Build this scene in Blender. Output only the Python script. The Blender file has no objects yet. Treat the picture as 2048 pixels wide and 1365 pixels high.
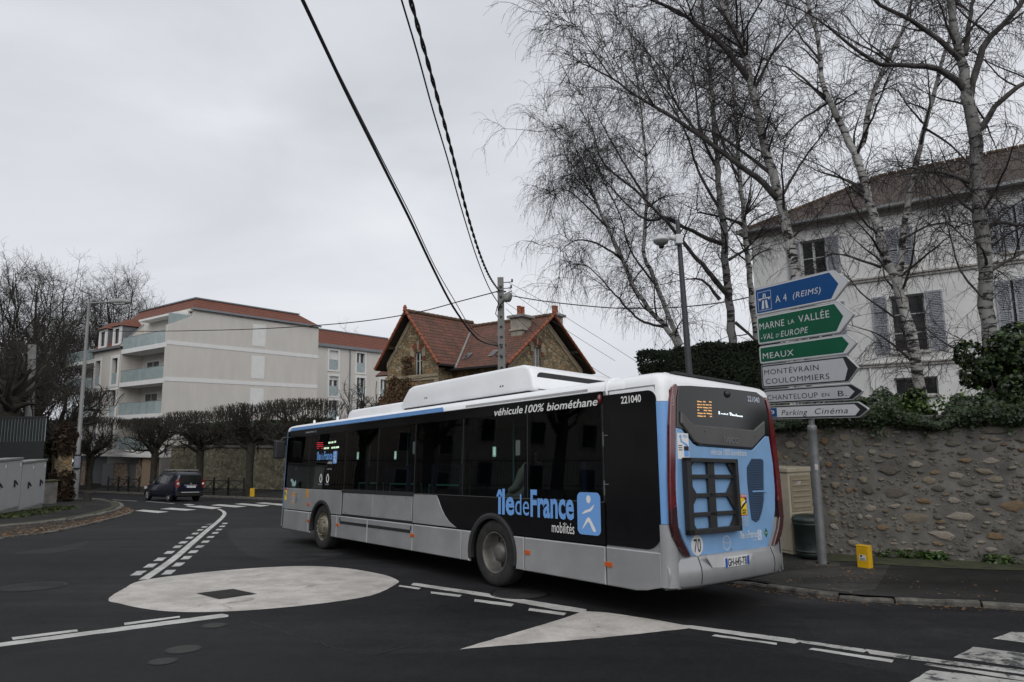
import bpy, bmesh, math, random
import numpy as np
from mathutils import Vector, Matrix
R = math.radians
sc = bpy.context.scene
COL = sc.collection

# ------------------------------------------------------------------ camera
F_PX, PITCH, ROLL, CAM_H = 1276.54, 0.1348, -0.0154, 1.612
CAM = Vector((0, 0, CAM_H))
_F = Vector((0, math.cos(PITCH), math.sin(PITCH))); _R0 = Vector((1, 0, 0)); _U0 = Vector((0, -math.sin(PITCH), math.cos(PITCH)))
_RT = _R0*math.cos(ROLL) + _U0*math.sin(ROLL); _UP = _U0*math.cos(ROLL) - _R0*math.sin(ROLL)
cd = bpy.data.cameras.new('camera'); cam = bpy.data.objects.new('camera', cd); COL.objects.link(cam)
cd.sensor_width = 36; cd.lens = F_PX/2048*36; cd.clip_start = .05; cd.clip_end = 3000
cam.matrix_world = Matrix(((_RT.x, _UP.x, -_F.x, 0), (_RT.y, _UP.y, -_F.y, 0), (_RT.z, _UP.z, -_F.z, CAM_H), (0, 0, 0, 1)))
sc.camera = cam

# ------------------------------------------------------------------ sky, sun, exposure
SUN_EL, SUN_AZ = 42, 272          # soft overcast sun, from behind the camera
w = bpy.data.worlds.new('World'); sc.world = w; w.use_nodes = True
nt = w.node_tree; N = nt.nodes; L = nt.links; N.clear()
out = N.new('ShaderNodeOutputWorld'); bg = N.new('ShaderNodeBackground'); sky = N.new('ShaderNodeTexSky')
sky.sky_type = 'NISHITA'; sky.sun_disc = False; sky.sun_elevation = R(SUN_EL); sky.sun_rotation = R(90-SUN_AZ)
sky.air_density = 1.0; sky.dust_density = 4.0
hs = N.new('ShaderNodeHueSaturation'); hs.inputs['Saturation'].default_value = .25; hs.inputs['Value'].default_value = .55
L.new(sky.outputs[0], hs.inputs['Color'])
tc = N.new('ShaderNodeTexCoord'); mp = N.new('ShaderNodeMapping'); mp.inputs['Scale'].default_value = (1.0, 1.0, 2.6)
L.new(tc.outputs['Generated'], mp.inputs['Vector'])
ns = N.new('ShaderNodeTexNoise'); ns.inputs['Scale'].default_value = 1.7; ns.inputs['Detail'].default_value = 5; ns.inputs['Roughness'].default_value = .5; ns.inputs['Distortion'].default_value = .4
L.new(mp.outputs[0], ns.inputs['Vector'])
rp = N.new('ShaderNodeValToRGB'); rp.color_ramp.elements[0].position = .3; rp.color_ramp.elements[1].position = .72
rp.color_ramp.elements[0].color = (5.7, 5.95, 6.5, 1); rp.color_ramp.elements[1].color = (8.3, 8.5, 8.95, 1)
L.new(ns.outputs['Fac'], rp.inputs['Fac'])
mx = N.new('ShaderNodeMix'); mx.data_type = 'RGBA'; mx.inputs['Factor'].default_value = .9
L.new(hs.outputs[0], mx.inputs[6]); L.new(rp.outputs[0], mx.inputs[7]); L.new(mx.outputs[2], bg.inputs['Color'])
bg.inputs['Strength'].default_value = .1
L.new(bg.outputs[0], out.inputs['Surface'])
sd = bpy.data.lights.new('sun', 'SUN'); sun = bpy.data.objects.new('sun', sd); COL.objects.link(sun)
sd.energy = 1.2; sd.angle = R(60); sd.color = (1, .98, .95)
sv = Vector((math.cos(R(SUN_AZ))*math.cos(R(SUN_EL)), math.sin(R(SUN_AZ))*math.cos(R(SUN_EL)), math.sin(R(SUN_EL))))
sun.rotation_euler = sv.to_track_quat('Z', 'Y').to_euler()
sc.view_settings.view_transform = 'Standard'; sc.view_settings.look = 'None'; sc.view_settings.exposure = .08; sc.view_settings.gamma = 1
sc.cycles.max_bounces = 6; sc.cycles.diffuse_bounces = 3; sc.cycles.transparent_max_bounces = 12
try: sc.cycles.use_denoising = True
except Exception: pass

# ------------------------------------------------------------------ pixel <-> place
GA, GB = -.0185, -.0718            # the street falls away from the camera: z = GA x + GB y
KP = Vector((-21.5, 45.4)); UU = Vector((math.cos(R(144.7)), math.sin(R(144.7)))); NN = Vector((math.cos(R(54.7)), math.sin(R(54.7))))
def pl(x, y): return GA*x + GB*y
def gz(x, y):                      # terrain: the plane, level beyond the far kerb
    d = (Vector((x, y))-KP).dot(NN)
    if d > 0: x -= NN.x*d; y -= NN.y*d
    return pl(x, y)
def ray(px, py):
    u = px-1024; v = py-682.5
    return _F*F_PX + _RT*u - _UP*v
def G(px, py, dz=0):               # pixel -> point on the sloping street
    d = ray(px, py); t = (CAM_H-dz)/(GA*d.x+GB*d.y-d.z); return CAM + d*t
def AT(px, py, Y):                 # pixel -> point at distance Y
    d = ray(px, py); return CAM + d*(Y/d.y)
def V(px, py, P, az):              # pixel -> point on the upright plane through P with direction az
    d = ray(px, py); n = Vector((-math.sin(R(az)), math.cos(R(az)), 0)); t = n.dot(Vector((P[0], P[1], 0))-Vector((0, 0, 0)))/n.dot(d); return CAM + d*t

# ------------------------------------------------------------------ mesh helpers
class MB:
    def __init__(s): s.v = []; s.f = []; s.m = []; s.sm = []
    def add(s, vs, fs, mi=0, smooth=False):
        o = len(s.v); s.v += [tuple(q) for q in vs]
        for f in fs: s.f.append([i+o for i in f]); s.m.append(mi); s.sm.append(smooth)
        return s
    def box(s, x0, x1, y0, y1, z0, z1, mi=0):
        return s.add([(x0,y0,z0),(x1,y0,z0),(x1,y1,z0),(x0,y1,z0),(x0,y0,z1),(x1,y0,z1),(x1,y1,z1),(x0,y1,z1)],
                     [(0,3,2,1),(4,5,6,7),(0,1,5,4),(1,2,6,5),(2,3,7,6),(3,0,4,7)], mi)
    def bbox(s, x0, x1, y0, y1, z0, z1, b=.01, mi=0):      # box with chamfered edges
        bm = bmesh.new(); bmesh.ops.create_cube(bm, size=1)
        for q in bm.verts: q.co = ((x0+x1)/2+q.co.x*(x1-x0), (y0+y1)/2+q.co.y*(y1-y0), (z0+z1)/2+q.co.z*(z1-z0))
        bmesh.ops.bevel(bm, geom=bm.edges[:], offset=b, segments=2, affect='EDGES', profile=.6)
        return s.bm(bm, mi)
    def bm(s, bm, mi=0, smooth=False):
        bm.verts.ensure_lookup_table(); bm.verts.index_update()
        s.add([q.co[:] for q in bm.verts], [[q.index for q in f.verts] for f in bm.faces], mi, smooth); bm.free(); return s
    def prism(s, poly, fn, a, b, mi=0, ch=0):
        # poly: 2D ring (ccw seen from b side); fn(u,v,h)->xyz ; from h=a to h=b, optional chamfer at b
        n = len(poly)
        vs = [fn(u, v, a) for u, v in poly]; fs = [list(range(n))[::-1]]
        if ch:
            c = inset(poly, ch); vs += [fn(u, v, b-ch*math.copysign(1, b-a)) for u, v in poly]; vs += [fn(u, v, b) for u, v in c]; lv = 2
        else: vs += [fn(u, v, b) for u, v in poly]; lv = 1
        for l in range(lv):
            for i in range(n): j = (i+1) % n; fs.append([l*n+i, l*n+j, (l+1)*n+j, (l+1)*n+i])
        fs.append([lv*n+i for i in range(n)])
        return s.add(vs, fs, mi)
    def tube(s, pts, rad, n=8, mi=0, cap=True, smooth=True):
        pts = [Vector(q) for q in pts]; k = len(pts)
        if not hasattr(rad, '__len__'): rad = [rad]*k
        vs = []; ref = None
        for i, q in enumerate(pts):
            d = (pts[min(i+1, k-1)]-pts[max(i-1, 0)]).normalized()
            if ref is None: ref = d.orthogonal().normalized()
            a = (ref - d*ref.dot(d)); a = a.normalized() if a.length > 1e-6 else d.orthogonal().normalized(); ref = a; b = d.cross(a)
            for j in range(n): t = 2*math.pi*j/n; vs.append(q+(a*math.cos(t)+b*math.sin(t))*rad[i])
        fs = [[i*n+j, i*n+(j+1) % n, (i+1)*n+(j+1) % n, (i+1)*n+j] for i in range(k-1) for j in range(n)]
        s.add(vs, fs, mi, smooth)
        if cap: s.add(vs[:n], [list(range(n))[::-1]], mi); s.add(vs[-n:], [list(range(n))], mi)
        return s
    def lathe(s, prof, n=24, fn=lambda x, y, h: (x, y, h), mi=0, smooth=True, mis=None):
        vs = [fn(r*math.cos(2*math.pi*j/n), r*math.sin(2*math.pi*j/n), h) for r, h in prof for j in range(n)]
        for i in range(len(prof)-1):
            s.add([], [], 0)
        o = len(s.v); s.v += [tuple(q) for q in vs]
        for i in range(len(prof)-1):
            for j in range(n):
                s.f.append([o+i*n+j, o+i*n+(j+1) % n, o+(i+1)*n+(j+1) % n, o+(i+1)*n+j]); s.m.append(mis[i] if mis else mi); s.sm.append(smooth)
        return s
    def build(s, name, mats, parent=None, recalc=True):
        me = bpy.data.meshes.new(name); me.from_pydata(s.v, [], s.f)
        for q in (mats if isinstance(mats, (list, tuple)) else [mats]): me.materials.append(q)
        me.polygons.foreach_set('material_index', s.m); me.polygons.foreach_set('use_smooth', s.sm)
        if recalc:
            bm = bmesh.new(); bm.from_mesh(me); bmesh.ops.recalc_face_normals(bm, faces=bm.faces[:]); bm.to_mesh(me); bm.free()
        me.update()
        o = bpy.data.objects.new(name, me); COL.objects.link(o)
        if parent: o.parent = parent
        return o
def inset(poly, c):
    n = len(poly); out = []
    A = sum(poly[i][0]*poly[(i+1) % n][1]-poly[(i+1) % n][0]*poly[i][1] for i in range(n)); sg = 1 if A > 0 else -1
    for i in range(n):
        p0, p1, p2 = Vector(poly[i-1]), Vector(poly[i]), Vector(poly[(i+1) % n])
        d0 = (p1-p0).normalized(); d1 = (p2-p1).normalized()
        n0 = Vector((-d0.y, d0.x))*sg; n1 = Vector((-d1.y, d1.x))*sg
        m = n0+n1; m = m/max(m.length_squared, .3)*2*1 if m.length > 1e-6 else n0
        out.append(tuple(p1+m*c))
    return out
def rrect(x0, x1, y0, y1, r, k=4):
    if not hasattr(r, '__len__'): r = [r]*4
    out = []
    for (cx, cy, a, q) in ((x0, y0, 180, r[0]), (x1, y0, 270, r[1]), (x1, y1, 0, r[2]), (x0, y1, 90, r[3])):
        if q <= 0: out.append((cx, cy)); continue
        ox = cx+q if cx == x0 else cx-q; oy = cy+q if cy == y0 else cy-q
        for i in range(k+1): t = R(a+90*i/k); out.append((ox+q*math.cos(t), oy+q*math.sin(t)))
    return out
def empty(name, loc=(0, 0, 0), rz=0, mat=None):
    o = bpy.data.objects.new(name, None); COL.objects.link(o); o.empty_display_size = .2
    if mat is not None: o.matrix_world = mat
    else: o.location = loc; o.rotation_euler = (0, 0, rz)
    return o
def tag(o, label, cat, group=None):
    o['label'] = label; o['category'] = cat
    if group: o['group'] = group
    return o
def struct(o): o['kind'] = 'structure'; return o
def stuff(o): o['kind'] = 'stuff'; return o
def copy_tree(o, parent=None):
    c = o.copy(); COL.objects.link(c); c.parent = parent
    for ch in list(o.children): copy_tree(ch, c)
    return c
_tcache = {}
def text_mesh(s, size, bold=0, shear=0, sx=1, align='LEFT', depth=0, sp=1):
    cu = bpy.data.curves.new('t', 'FONT'); cu.body = s; cu.size = size; cu.offset = bold; cu.shear = shear; cu.align_x = align; cu.resolution_u = 3; cu.space_character = sp; cu.extrude = depth
    ob = bpy.data.objects.new('t', cu); COL.objects.link(ob)
    dg = bpy.context.evaluated_depsgraph_get(); dg.update()
    me = bpy.data.meshes.new_from_object(ob.evaluated_get(dg)); bpy.data.objects.remove(ob); bpy.data.curves.remove(cu)
    vs = [(q.co.x*sx, q.co.y, q.co.z) for q in me.vertices]; fs = [list(q.vertices) for q in me.polygons]; bpy.data.meshes.remove(me)
    return vs, fs
def lettering(name, s, size, fn, mat, parent=None, width=None, bold=0, shear=0, align='LEFT', sp=1, h=0):
    # text in (u,v) mapped by fn(u,v,h)
    vs, fs = text_mesh(s, size, bold, shear, 1, align, 0, sp)
    x0 = min(q[0] for q in vs); x1 = max(q[0] for q in vs); k = 1 if not width else width/(x1-x0)
    if align == 'LEFT': vs = [((q[0]-x0)*k, q[1]) for q in vs]
    else: vs = [((q[0]-(x0+x1)/2)*k, q[1]) for q in vs]
    m = MB(); m.add([fn(u, v, h) for u, v in vs], fs); return m.build(name, mat, parent, recalc=False)

# ------------------------------------------------------------------ materials
def s2l(r, g, b):
    f = lambda c: (c/255/12.92) if c/255 <= .04045 else ((c/255+.055)/1.055)**2.4
    return (f(r), f(g), f(b))
def M(name, col, rough=.6, metal=0, var=.12, scale=4, bump=0, bscale=60, spec=.5, coat=0, col2=None, detail=4, rvar=0, stretch=None, space='Object'):
    m = bpy.data.materials.new(name); m.use_nodes = True; t = m.node_tree; n = t.nodes; l = t.links
    b = n['Principled BSDF']; b.inputs['Roughness'].default_value = rough; b.inputs['Metallic'].default_value = metal
    b.inputs['Specular IOR Level'].default_value = spec; b.inputs['Coat Weight'].default_value = coat; b.inputs['Coat Roughness'].default_value = .08
    c0 = Vector(col[:3])
    if var or col2 or bump:
        tc = n.new('ShaderNodeTexCoord'); src = tc.outputs[space]
        if stretch:
            mp = n.new('ShaderNodeMapping'); mp.inputs['Scale'].default_value = stretch; l.new(src, mp.inputs[0]); src = mp.outputs[0]
    if var or col2:
        x = n.new('ShaderNodeTexNoise'); x.inputs['Scale'].default_value = scale; x.inputs['Detail'].default_value = detail; x.inputs['Roughness'].default_value = .6; l.new(src, x.inputs['Vector'])
        r = n.new('ShaderNodeValToRGB'); r.color_ramp.elements[0].position = .3; r.color_ramp.elements[1].position = .7
        a = c0*(1-var); e = Vector(col2[:3]) if col2 else c0*(1+var)
        r.color_ramp.elements[0].color = (*a, 1); r.color_ramp.elements[1].color = (*e, 1)
        l.new(x.outputs['Fac'], r.inputs['Fac']); l.new(r.outputs[0], b.inputs['Base Color'])
        if rvar:
            q = n.new('ShaderNodeMapRange'); q.inputs['To Min'].default_value = rough-rvar; q.inputs['To Max'].default_value = rough+rvar; l.new(x.outputs['Fac'], q.inputs['Value']); l.new(q.outputs[0], b.inputs['Roughness'])
    else: b.inputs['Base Color'].default_value = (*c0, 1)
    if bump:
        y = n.new('ShaderNodeTexNoise'); y.inputs['Scale'].default_value = bscale; y.inputs['Detail'].default_value = 6; l.new(src, y.inputs['Vector'])
        k = n.new('ShaderNodeBump'); k.inputs['Strength'].default_value = bump; k.inputs['Distance'].default_value = .02; l.new(y.outputs['Fac'], k.inputs['Height']); l.new(k.outputs[0], b.inputs['Normal'])
    return m
def node_mat(name):
    m = bpy.data.materials.new(name); m.use_nodes = True; t = m.node_tree; return m, t.nodes, t.links, t.nodes['Principled BSDF']
def ramp(n, stops):
    r = n.new('ShaderNodeValToRGB'); e = r.color_ramp.elements
    while len(e) < len(stops): e.new(.5)
    for i, (p, c) in enumerate(stops): e[i].position = p; e[i].color = (*c, 1)
    return r
def tex(n, l, kind, vec, **k):
    x = n.new(kind)
    for a, v in k.items():
        if a in x.inputs: x.inputs[a].default_value = v
        else: setattr(x, a, v)
    l.new(vec, x.inputs['Vector']); return x
def mixc(n, l, fac, a, b, blend='MIX'):
    x = n.new('ShaderNodeMix'); x.data_type = 'RGBA'; x.blend_type = blend
    for s, i in ((fac, 0), (a, 6), (b, 7)):
        if hasattr(s, 'is_linked') or hasattr(s, 'links'): l.new(s, x.inputs[i])
        elif i == 0: x.inputs[0].default_value = s
        else: x.inputs[i].default_value = (*s, 1)
    return x.outputs[2]
def math_(n, l, op, a, b=None):
    x = n.new('ShaderNodeMath'); x.operation = op
    for s, i in ((a, 0), (b, 1)):
        if s is None: continue
        if isinstance(s, (int, float)): x.inputs[i].default_value = s
        else: l.new(s, x.inputs[i])
    return x.outputs[0]
def bumpn(n, l, b, h, strength, dist):
    k = n.new('ShaderNodeBump'); k.inputs['Strength'].default_value = strength; k.inputs['Distance'].default_value = dist; l.new(h, k.inputs['Height']); l.new(k.outputs[0], b.inputs['Normal']); return k

def mk_asphalt(name, base, patch, crackamt=.5, rough=.62):
    m, n, l, b = node_mat(name); tc = n.new('ShaderNodeTexCoord').outputs['Object']
    big = tex(n, l, 'ShaderNodeTexNoise', tc, Scale=.35, Detail=5, Roughness=.6)
    c = ramp(n, [(.35, tuple(v*(1-patch) for v in base)), (.65, tuple(v*(1+patch) for v in base))]); l.new(big.outputs['Fac'], c.inputs[0])
    fine = tex(n, l, 'ShaderNodeTexNoise', tc, Scale=130, Detail=2, Roughness=.7)
    fr = ramp(n, [(.35, (.55, .55, .55)), (.62, (1.15, 1.15, 1.13)), (.74, (2.2, 2.2, 2.15))]); l.new(fine.outputs['Fac'], fr.inputs[0])
    col = mixc(n, l, .8, c.outputs[0], fr.outputs[0], 'MULTIPLY')
    mid = tex(n, l, 'ShaderNodeTexNoise', tc, Scale=26, Detail=5, Roughness=.75); mdr = ramp(n, [(.3, (.55, .55, .55)), (.7, (1.5, 1.5, 1.48))]); l.new(mid.outputs['Fac'], mdr.inputs[0]); col = mixc(n, l, .75, col, mdr.outputs[0], 'MULTIPLY')
    md2 = tex(n, l, 'ShaderNodeTexNoise', tc, Scale=4.5, Detail=6, Roughness=.7); m2r = ramp(n, [(.3, (.75, .75, .75)), (.7, (1.3, 1.3, 1.3))]); l.new(md2.outputs['Fac'], m2r.inputs[0]); col = mixc(n, l, .7, col, m2r.outputs[0], 'MULTIPLY')
    mpx = n.new('ShaderNodeMapping'); mpx.inputs['Rotation'].default_value = (0, 0, R(40)); mpx.inputs['Scale'].default_value = (.12, 1.5, 1); l.new(tc, mpx.inputs[0]); trk = tex(n, l, 'ShaderNodeTexNoise', mpx.outputs[0], Scale=1.0, Detail=4, Roughness=.6); trr = ramp(n, [(.35, (.72, .72, .72)), (.65, (1.4, 1.4, 1.38))]); l.new(trk.outputs['Fac'], trr.inputs[0]); col = mixc(n, l, .8, col, trr.outputs[0], 'MULTIPLY')
    # cracks: cell edges broken up by a mask
    wv = tex(n, l, 'ShaderNodeTexNoise', tc, Scale=.9, Detail=3)
    wp = n.new('ShaderNodeVectorMath'); wp.operation = 'MULTIPLY_ADD'; l.new(wv.outputs['Color'], wp.inputs[0]); wp.inputs[1].default_value = (1.5, 1.5, 0); l.new(tc, wp.inputs[2])
    vo = n.new('ShaderNodeTexVoronoi'); vo.feature = 'DISTANCE_TO_EDGE'; vo.inputs['Scale'].default_value = .33; l.new(wp.outputs[0], vo.inputs['Vector'])
    cr = ramp(n, [(0.0, (1, 1, 1)), (.007, (0, 0, 0))]); l.new(vo.outputs['Distance'], cr.inputs[0])
    mk = tex(n, l, 'ShaderNodeTexNoise', tc, Scale=.22, Detail=2); mr = ramp(n, [(.5, (0, 0, 0)), (.6, (1, 1, 1))]); l.new(mk.outputs['Fac'], mr.inputs[0])
    k = math_(n, l, 'MULTIPLY', cr.outputs[0], mr.outputs[0]); k = math_(n, l, 'MULTIPLY', k, crackamt)
    col = mixc(n, l, k, col, tuple(v*.25 for v in base))
    # dusty streaks
    st = tex(n, l, 'ShaderNodeTexNoise', tc, Scale=3.2, Detail=6, Roughness=.7); sr = ramp(n, [(.55, (0, 0, 0)), (.78, (1, 1, 1))]); l.new(st.outputs['Fac'], sr.inputs[0])
    col = mixc(n, l, math_(n, l, 'MULTIPLY', sr.outputs[0], .35), col, tuple(v*2.1 for v in base))
    l.new(col, b.inputs['Base Color'])
    rr = n.new('ShaderNodeMapRange'); rr.inputs['To Min'].default_value = rough-.12; rr.inputs['To Max'].default_value = rough+.15; l.new(big.outputs['Fac'], rr.inputs['Value']); l.new(rr.outputs[0], b.inputs['Roughness'])
    b.inputs['Specular IOR Level'].default_value = .14
    bumpn(n, l, b, math_(n, l, 'ADD', fine.outputs['Fac'], mid.outputs['Fac']), .7, .01)
    return m
MAT = {}
MAT['asphalt'] = mk_asphalt('asphalt', (.0185, .0187, .0205), .45, .8, .7)
MAT['pavement'] = mk_asphalt('pavement_asphalt', (.028, .0275, .0265), .4, .9, .82)
def mk_paint(name, base, wear, rough=.6, sc_=1):
    m, n, l, b = node_mat(name); tc = n.new('ShaderNodeTexCoord').outputs['Object']
    a = tex(n, l, 'ShaderNodeTexNoise', tc, Scale=1.1*sc_, Detail=6, Roughness=.65); f = tex(n, l, 'ShaderNodeTexNoise', tc, Scale=9*sc_, Detail=8, Roughness=.75)
    c = ramp(n, [(.3, tuple(v*.8 for v in base)), (.7, base)]); l.new(a.outputs['Fac'], c.inputs[0])
    mm = math_(n, l, 'ADD', math_(n, l, 'MULTIPLY', f.outputs['Fac'], .6), math_(n, l, 'MULTIPLY', a.outputs['Fac'], .4))
    r = ramp(n, [(wear-.02, (1, 1, 1)), (wear+.03, (0, 0, 0))]); l.new(mm, r.inputs[0])
    g = tex(n, l, 'ShaderNodeTexNoise', tc, Scale=60, Detail=3); gr = ramp(n, [(.3, (.8, .8, .8)), (.7, (1, 1, 1))]); l.new(g.outputs['Fac'], gr.inputs[0])
    col = mixc(n, l, 1, c.outputs[0], gr.outputs[0], 'MULTIPLY')
    gm = tex(n, l, 'ShaderNodeTexNoise', tc, Scale=2.6*sc_, Detail=7, Roughness=.7); gmr = ramp(n, [(.38, (.62, .61, .6)), (.6, (1, 1, 1))]); l.new(gm.outputs['Fac'], gmr.inputs[0]); col = mixc(n, l, .8, col, gmr.outputs[0], 'MULTIPLY')
    # hairline cracks
    wv = tex(n, l, 'ShaderNodeTexNoise', tc, Scale=1.2, Detail=4); wp = n.new('ShaderNodeVectorMath'); wp.operation = 'MULTIPLY_ADD'; l.new(wv.outputs['Color'], wp.inputs[0]); wp.inputs[1].default_value = (1.2, 1.2, 0); l.new(tc, wp.inputs[2])
    vo = n.new('ShaderNodeTexVoronoi'); vo.feature = 'DISTANCE_TO_EDGE'; vo.inputs['Scale'].default_value = .55; l.new(wp.outputs[0], vo.inputs['Vector'])
    cr = ramp(n, [(0.0, (.8, .8, .8)), (.006, (0, 0, 0))]); l.new(vo.outputs['Distance'], cr.inputs[0])
    mk = ramp(n, [(.5, (0, 0, 0)), (.58, (1, 1, 1))]); l.new(a.outputs['Fac'], mk.inputs[0])
    col = mixc(n, l, math_(n, l, 'MULTIPLY', cr.outputs[0], mk.outputs[0]), col, (.1, .1, .1))
    col = mixc(n, l, r.outputs[0], col, (.055, .055, .055)); l.new(col, b.inputs['Base Color']); b.inputs['Roughness'].default_value = rough
    bumpn(n, l, b, g.outputs['Fac'], .3, .004)
    return m
MAT['road_paint'] = mk_paint('road_paint', (.66, .65, .62), .39)
MAT['road_paint_worn'] = mk_paint('road_paint_worn', (.56, .55, .52), .445)
MAT['island_paint'] = mk_paint('island_paint', (.66, .62, .57), .335)
MAT['kerb'] = M('kerb_stone', (.13, .122, .108), .9, var=.55, scale=7, bump=.9, bscale=25)
MAT['moss'] = M('moss', (.036, .036, .03), .95, var=.4, scale=3.5, bump=1, bscale=40, col2=(.062, .07, .022), detail=9)
MAT['soil'] = M('soil', (.04, .035, .025), .95, var=.4, scale=2, bump=.6)
MAT['black'] = M('black_rubber', (.012, .012, .012), .75, var=.25, scale=8)
MAT['steel'] = M('galvanised_steel', (.21, .215, .22), .5, .5, var=.2, scale=7)
MAT['concrete'] = M('grey_concrete', (.25, .25, .24), .85, var=.2, scale=3, bump=.3, bscale=40)
# ================================================================== ground, road, pavements
def P2(t, d): return KP + UU*t + NN*d
m = MB(); ts = [-200, -100, -40, 0, 40, 100, 200]; ds = [-220, -60, 0, 60, 400]
for t in ts:
    for d in ds: q = P2(t, d); m.v.append((q.x, q.y, gz(q.x, q.y)-.03))
for i in range(len(ts)-1):
    for j in range(len(ds)-1):
        a = i*len(ds)+j; m.f.append([a, a+1, a+len(ds)+1, a+len(ds)]); m.m.append(0); m.sm.append(False)
struct(m.build('ground', MAT['soil']))
m = MB(); ts = [-60, 0, 60, 150]; ds = [-75, -20, .1]
for t in ts:
    for d in ds: q = P2(t, d); m.v.append((q.x, q.y, pl(q.x, q.y)))
for i in range(len(ts)-1):
    for j in range(len(ds)-1):
        a = i*len(ds)+j; m.f.append([a, a+1, a+len(ds)+1, a+len(ds)]); m.m.append(0); m.sm.append(False)
road = struct(m.build('road', MAT['asphalt']))

def flat(name, pts, dz, mat, parent=None, thick=0):    # polygon (world xy) lying on the street plane, with a slightly ragged edge
    rj = random.Random(int(abs(pts[0][0]*977+pts[0][1]*131)*10)); out = []
    for i in range(len(pts)):
        p0, p1 = Vector(pts[i][:2]), Vector(pts[(i+1) % len(pts)][:2]); k = min(60, max(1, int((p1-p0).length/.09))) if name not in ('pavement', 'asphalt_patch') else 1
        for j in range(k): q = p0.lerp(p1, j/k); out.append((q.x+rj.uniform(-.007, .007)*(k > 1), q.y+rj.uniform(-.007, .007)*(k > 1)))
    pts = out; m = MB(); n = len(pts); m.add([(q[0], q[1], pl(q[0], q[1])+dz) for q in pts], [list(range(n))])
    if thick: m.add([(q[0], q[1], pl(q[0], q[1])+dz) for q in pts]+[(q[0], q[1], pl(q[0], q[1])+dz-thick) for q in pts], [[i, (i+1) % n, (i+1) % n+n, i+n] for i in range(n)])
    o = m.build(name, mat, parent)
    return o
def gp(pts): return [(lambda q: (q.x, q.y))(G(*p)) for p in pts]
def smooth(pts, k=4, closed=False):
    n = len(pts); out = []
    rng = range(n) if closed else range(n-1)
    for i in rng:
        p = [Vector(pts[(i+j) % n]) if closed else Vector(pts[min(max(i+j, 0), n-1)]) for j in (-1, 0, 1, 2)]
        for s in range(k):
            t = s/k; out.append(tuple(.5*((2*p[1])+(p[2]-p[0])*t+(2*p[0]-5*p[1]+4*p[2]-p[3])*t*t+(3*p[1]-p[0]-3*p[2]+p[3])*t**3)))
    if not closed: out.append(tuple(pts[-1]))
    return out
def offs(pts, w):                  # parallel line in xy
    out = []
    for i in range(len(pts)):
        a = Vector(pts[max(i-1, 0)][:2]); b = Vector(pts[min(i+1, len(pts)-1)][:2]); d = (b-a).normalized(); out.append((pts[i][0]-d.y*w, pts[i][1]+d.x*w))
    return out
def ribbon(name, pts, w, dz, mat, parent):
    a = offs(pts, w/2); b = offs(pts, -w/2); m = MB(); n = len(pts)
    m.add([(q[0], q[1], pl(*q)+dz) for q in a]+[(q[0], q[1], pl(*q)+dz) for q in b], [[i, i+1, n+i+1, n+i] for i in range(n-1)]); return m.build(name, mat, parent)
PW, PWW = MAT['road_paint'], MAT['road_paint_worn']
# painted central disc of the mini roundabout
isl = [(216,1200),(248,1178),(280,1163),(360,1151),(480,1139),(600,1133),(689,1137),(761,1149),(793,1160),(793,1169),(741,1192),(641,1208),(520,1220),(420,1225),(340,1224),(280,1217),(240,1208)]
flat('painted_roundabout', smooth(gp(isl), 4, True), .004, MAT['island_paint'], road)
tri = [(918,1300),(1120,1240),(1168,1223),(1215,1226),(1300,1239),(1362,1250),(1385,1257),(1330,1263),(1200,1277),(1000,1293)]
flat('painted_triangle', gp(tri), .004, MAT['island_paint'], road)
for q in [[(-300,1326),(-300,1334),(456,1235),(457,1231),(445,1228.5)], [(826,1167),(832,1167),(976,1188),(1175,1220),(1168,1227),(1110,1220),(976,1195),(822,1171)],
          [(1365,1251),(1385,1252),(1589,1279),(1600,1285),(1589,1288),(1380,1258)], [(1592,1280),(1726,1299),(1735,1303),(1726,1306),(1604,1287)], [(1729,1299),(1821,1312),(1818,1320),(1740,1309)], [(1824,1313),(2048,1342),(2150,1356),(2150,1366),(2048,1350),(1821,1320)]]:
    flat('edge_line', gp(q), .0042, PW if q[0][0] < 1500 else PWW, road)
for q in [[(23,1276),(154,1260),(157,1264),(26,1281)], [(247,1247),(359,1233),(361,1236),(249,1251.5)], [(800,1171),(842,1177),(838,1180),(797,1174)], [(862,1184),(924,1191),(918,1195),(862,1188)],
          [(950,1199),(1028,1209),(1022,1214),(948,1204)], [(1060,1217),(1133,1227),(1128,1232),(1056,1222)], [(1423,1273),(1430,1270),(1554,1287),(1552,1291)], [(1617,1300),(1626,1297),(1788,1321),(1784,1327)], [(1848,1331),(1855,1328),(2100,1362),(2100,1372)]]:
    flat('dash', gp(q), .0042, PW if q[0][0] < 1800 else PWW, road)
cl = smooth(gp([(287,1160),(345,1120),(390,1082),(422,1055),(440,1040),(449,1029),(446,1023),(437,1018.6)]), 6)
ribbon('centre_line', cl, .14, .0042, PW, road)
dl = [(1580,943),(1550,965),(1518,988),(1480,1015),(1437,1047),(1388,1082),(1345,1115),(1285,1158),(1213,1210),(1143,1258),(1050,1315)]
dr = [(1705,938),(1685,960),(1660,985),(1633,1010),(1597,1041),(1557,1077),(1515,1113),(1465,1153),(1415,1198),(1352,1250),(1280,1308)]
for i, rowd in enumerate((dl, dr)):
    w_ = [G(a/3.79, 800+b/3.79) for a, b in rowd]
    for k, c in enumerate(w_):
        a = w_[max(k-1, 0)]; b = w_[min(k+1, len(w_)-1)]; d = Vector((b.x-a.x, b.y-a.y)).normalized(); s = Vector((-d.y, d.x)); hl = .26; hw = .075
        flat('small_dash', [(c.x+d.x*x*hl+s.x*y*hw, c.y+d.y*x*hl+s.y*y*hw) for x, y in ((-1, -1), (1, -1), (1, 1), (-1, 1))], .0042, PWW if k % 4 == 2 else PW, road)
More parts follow.
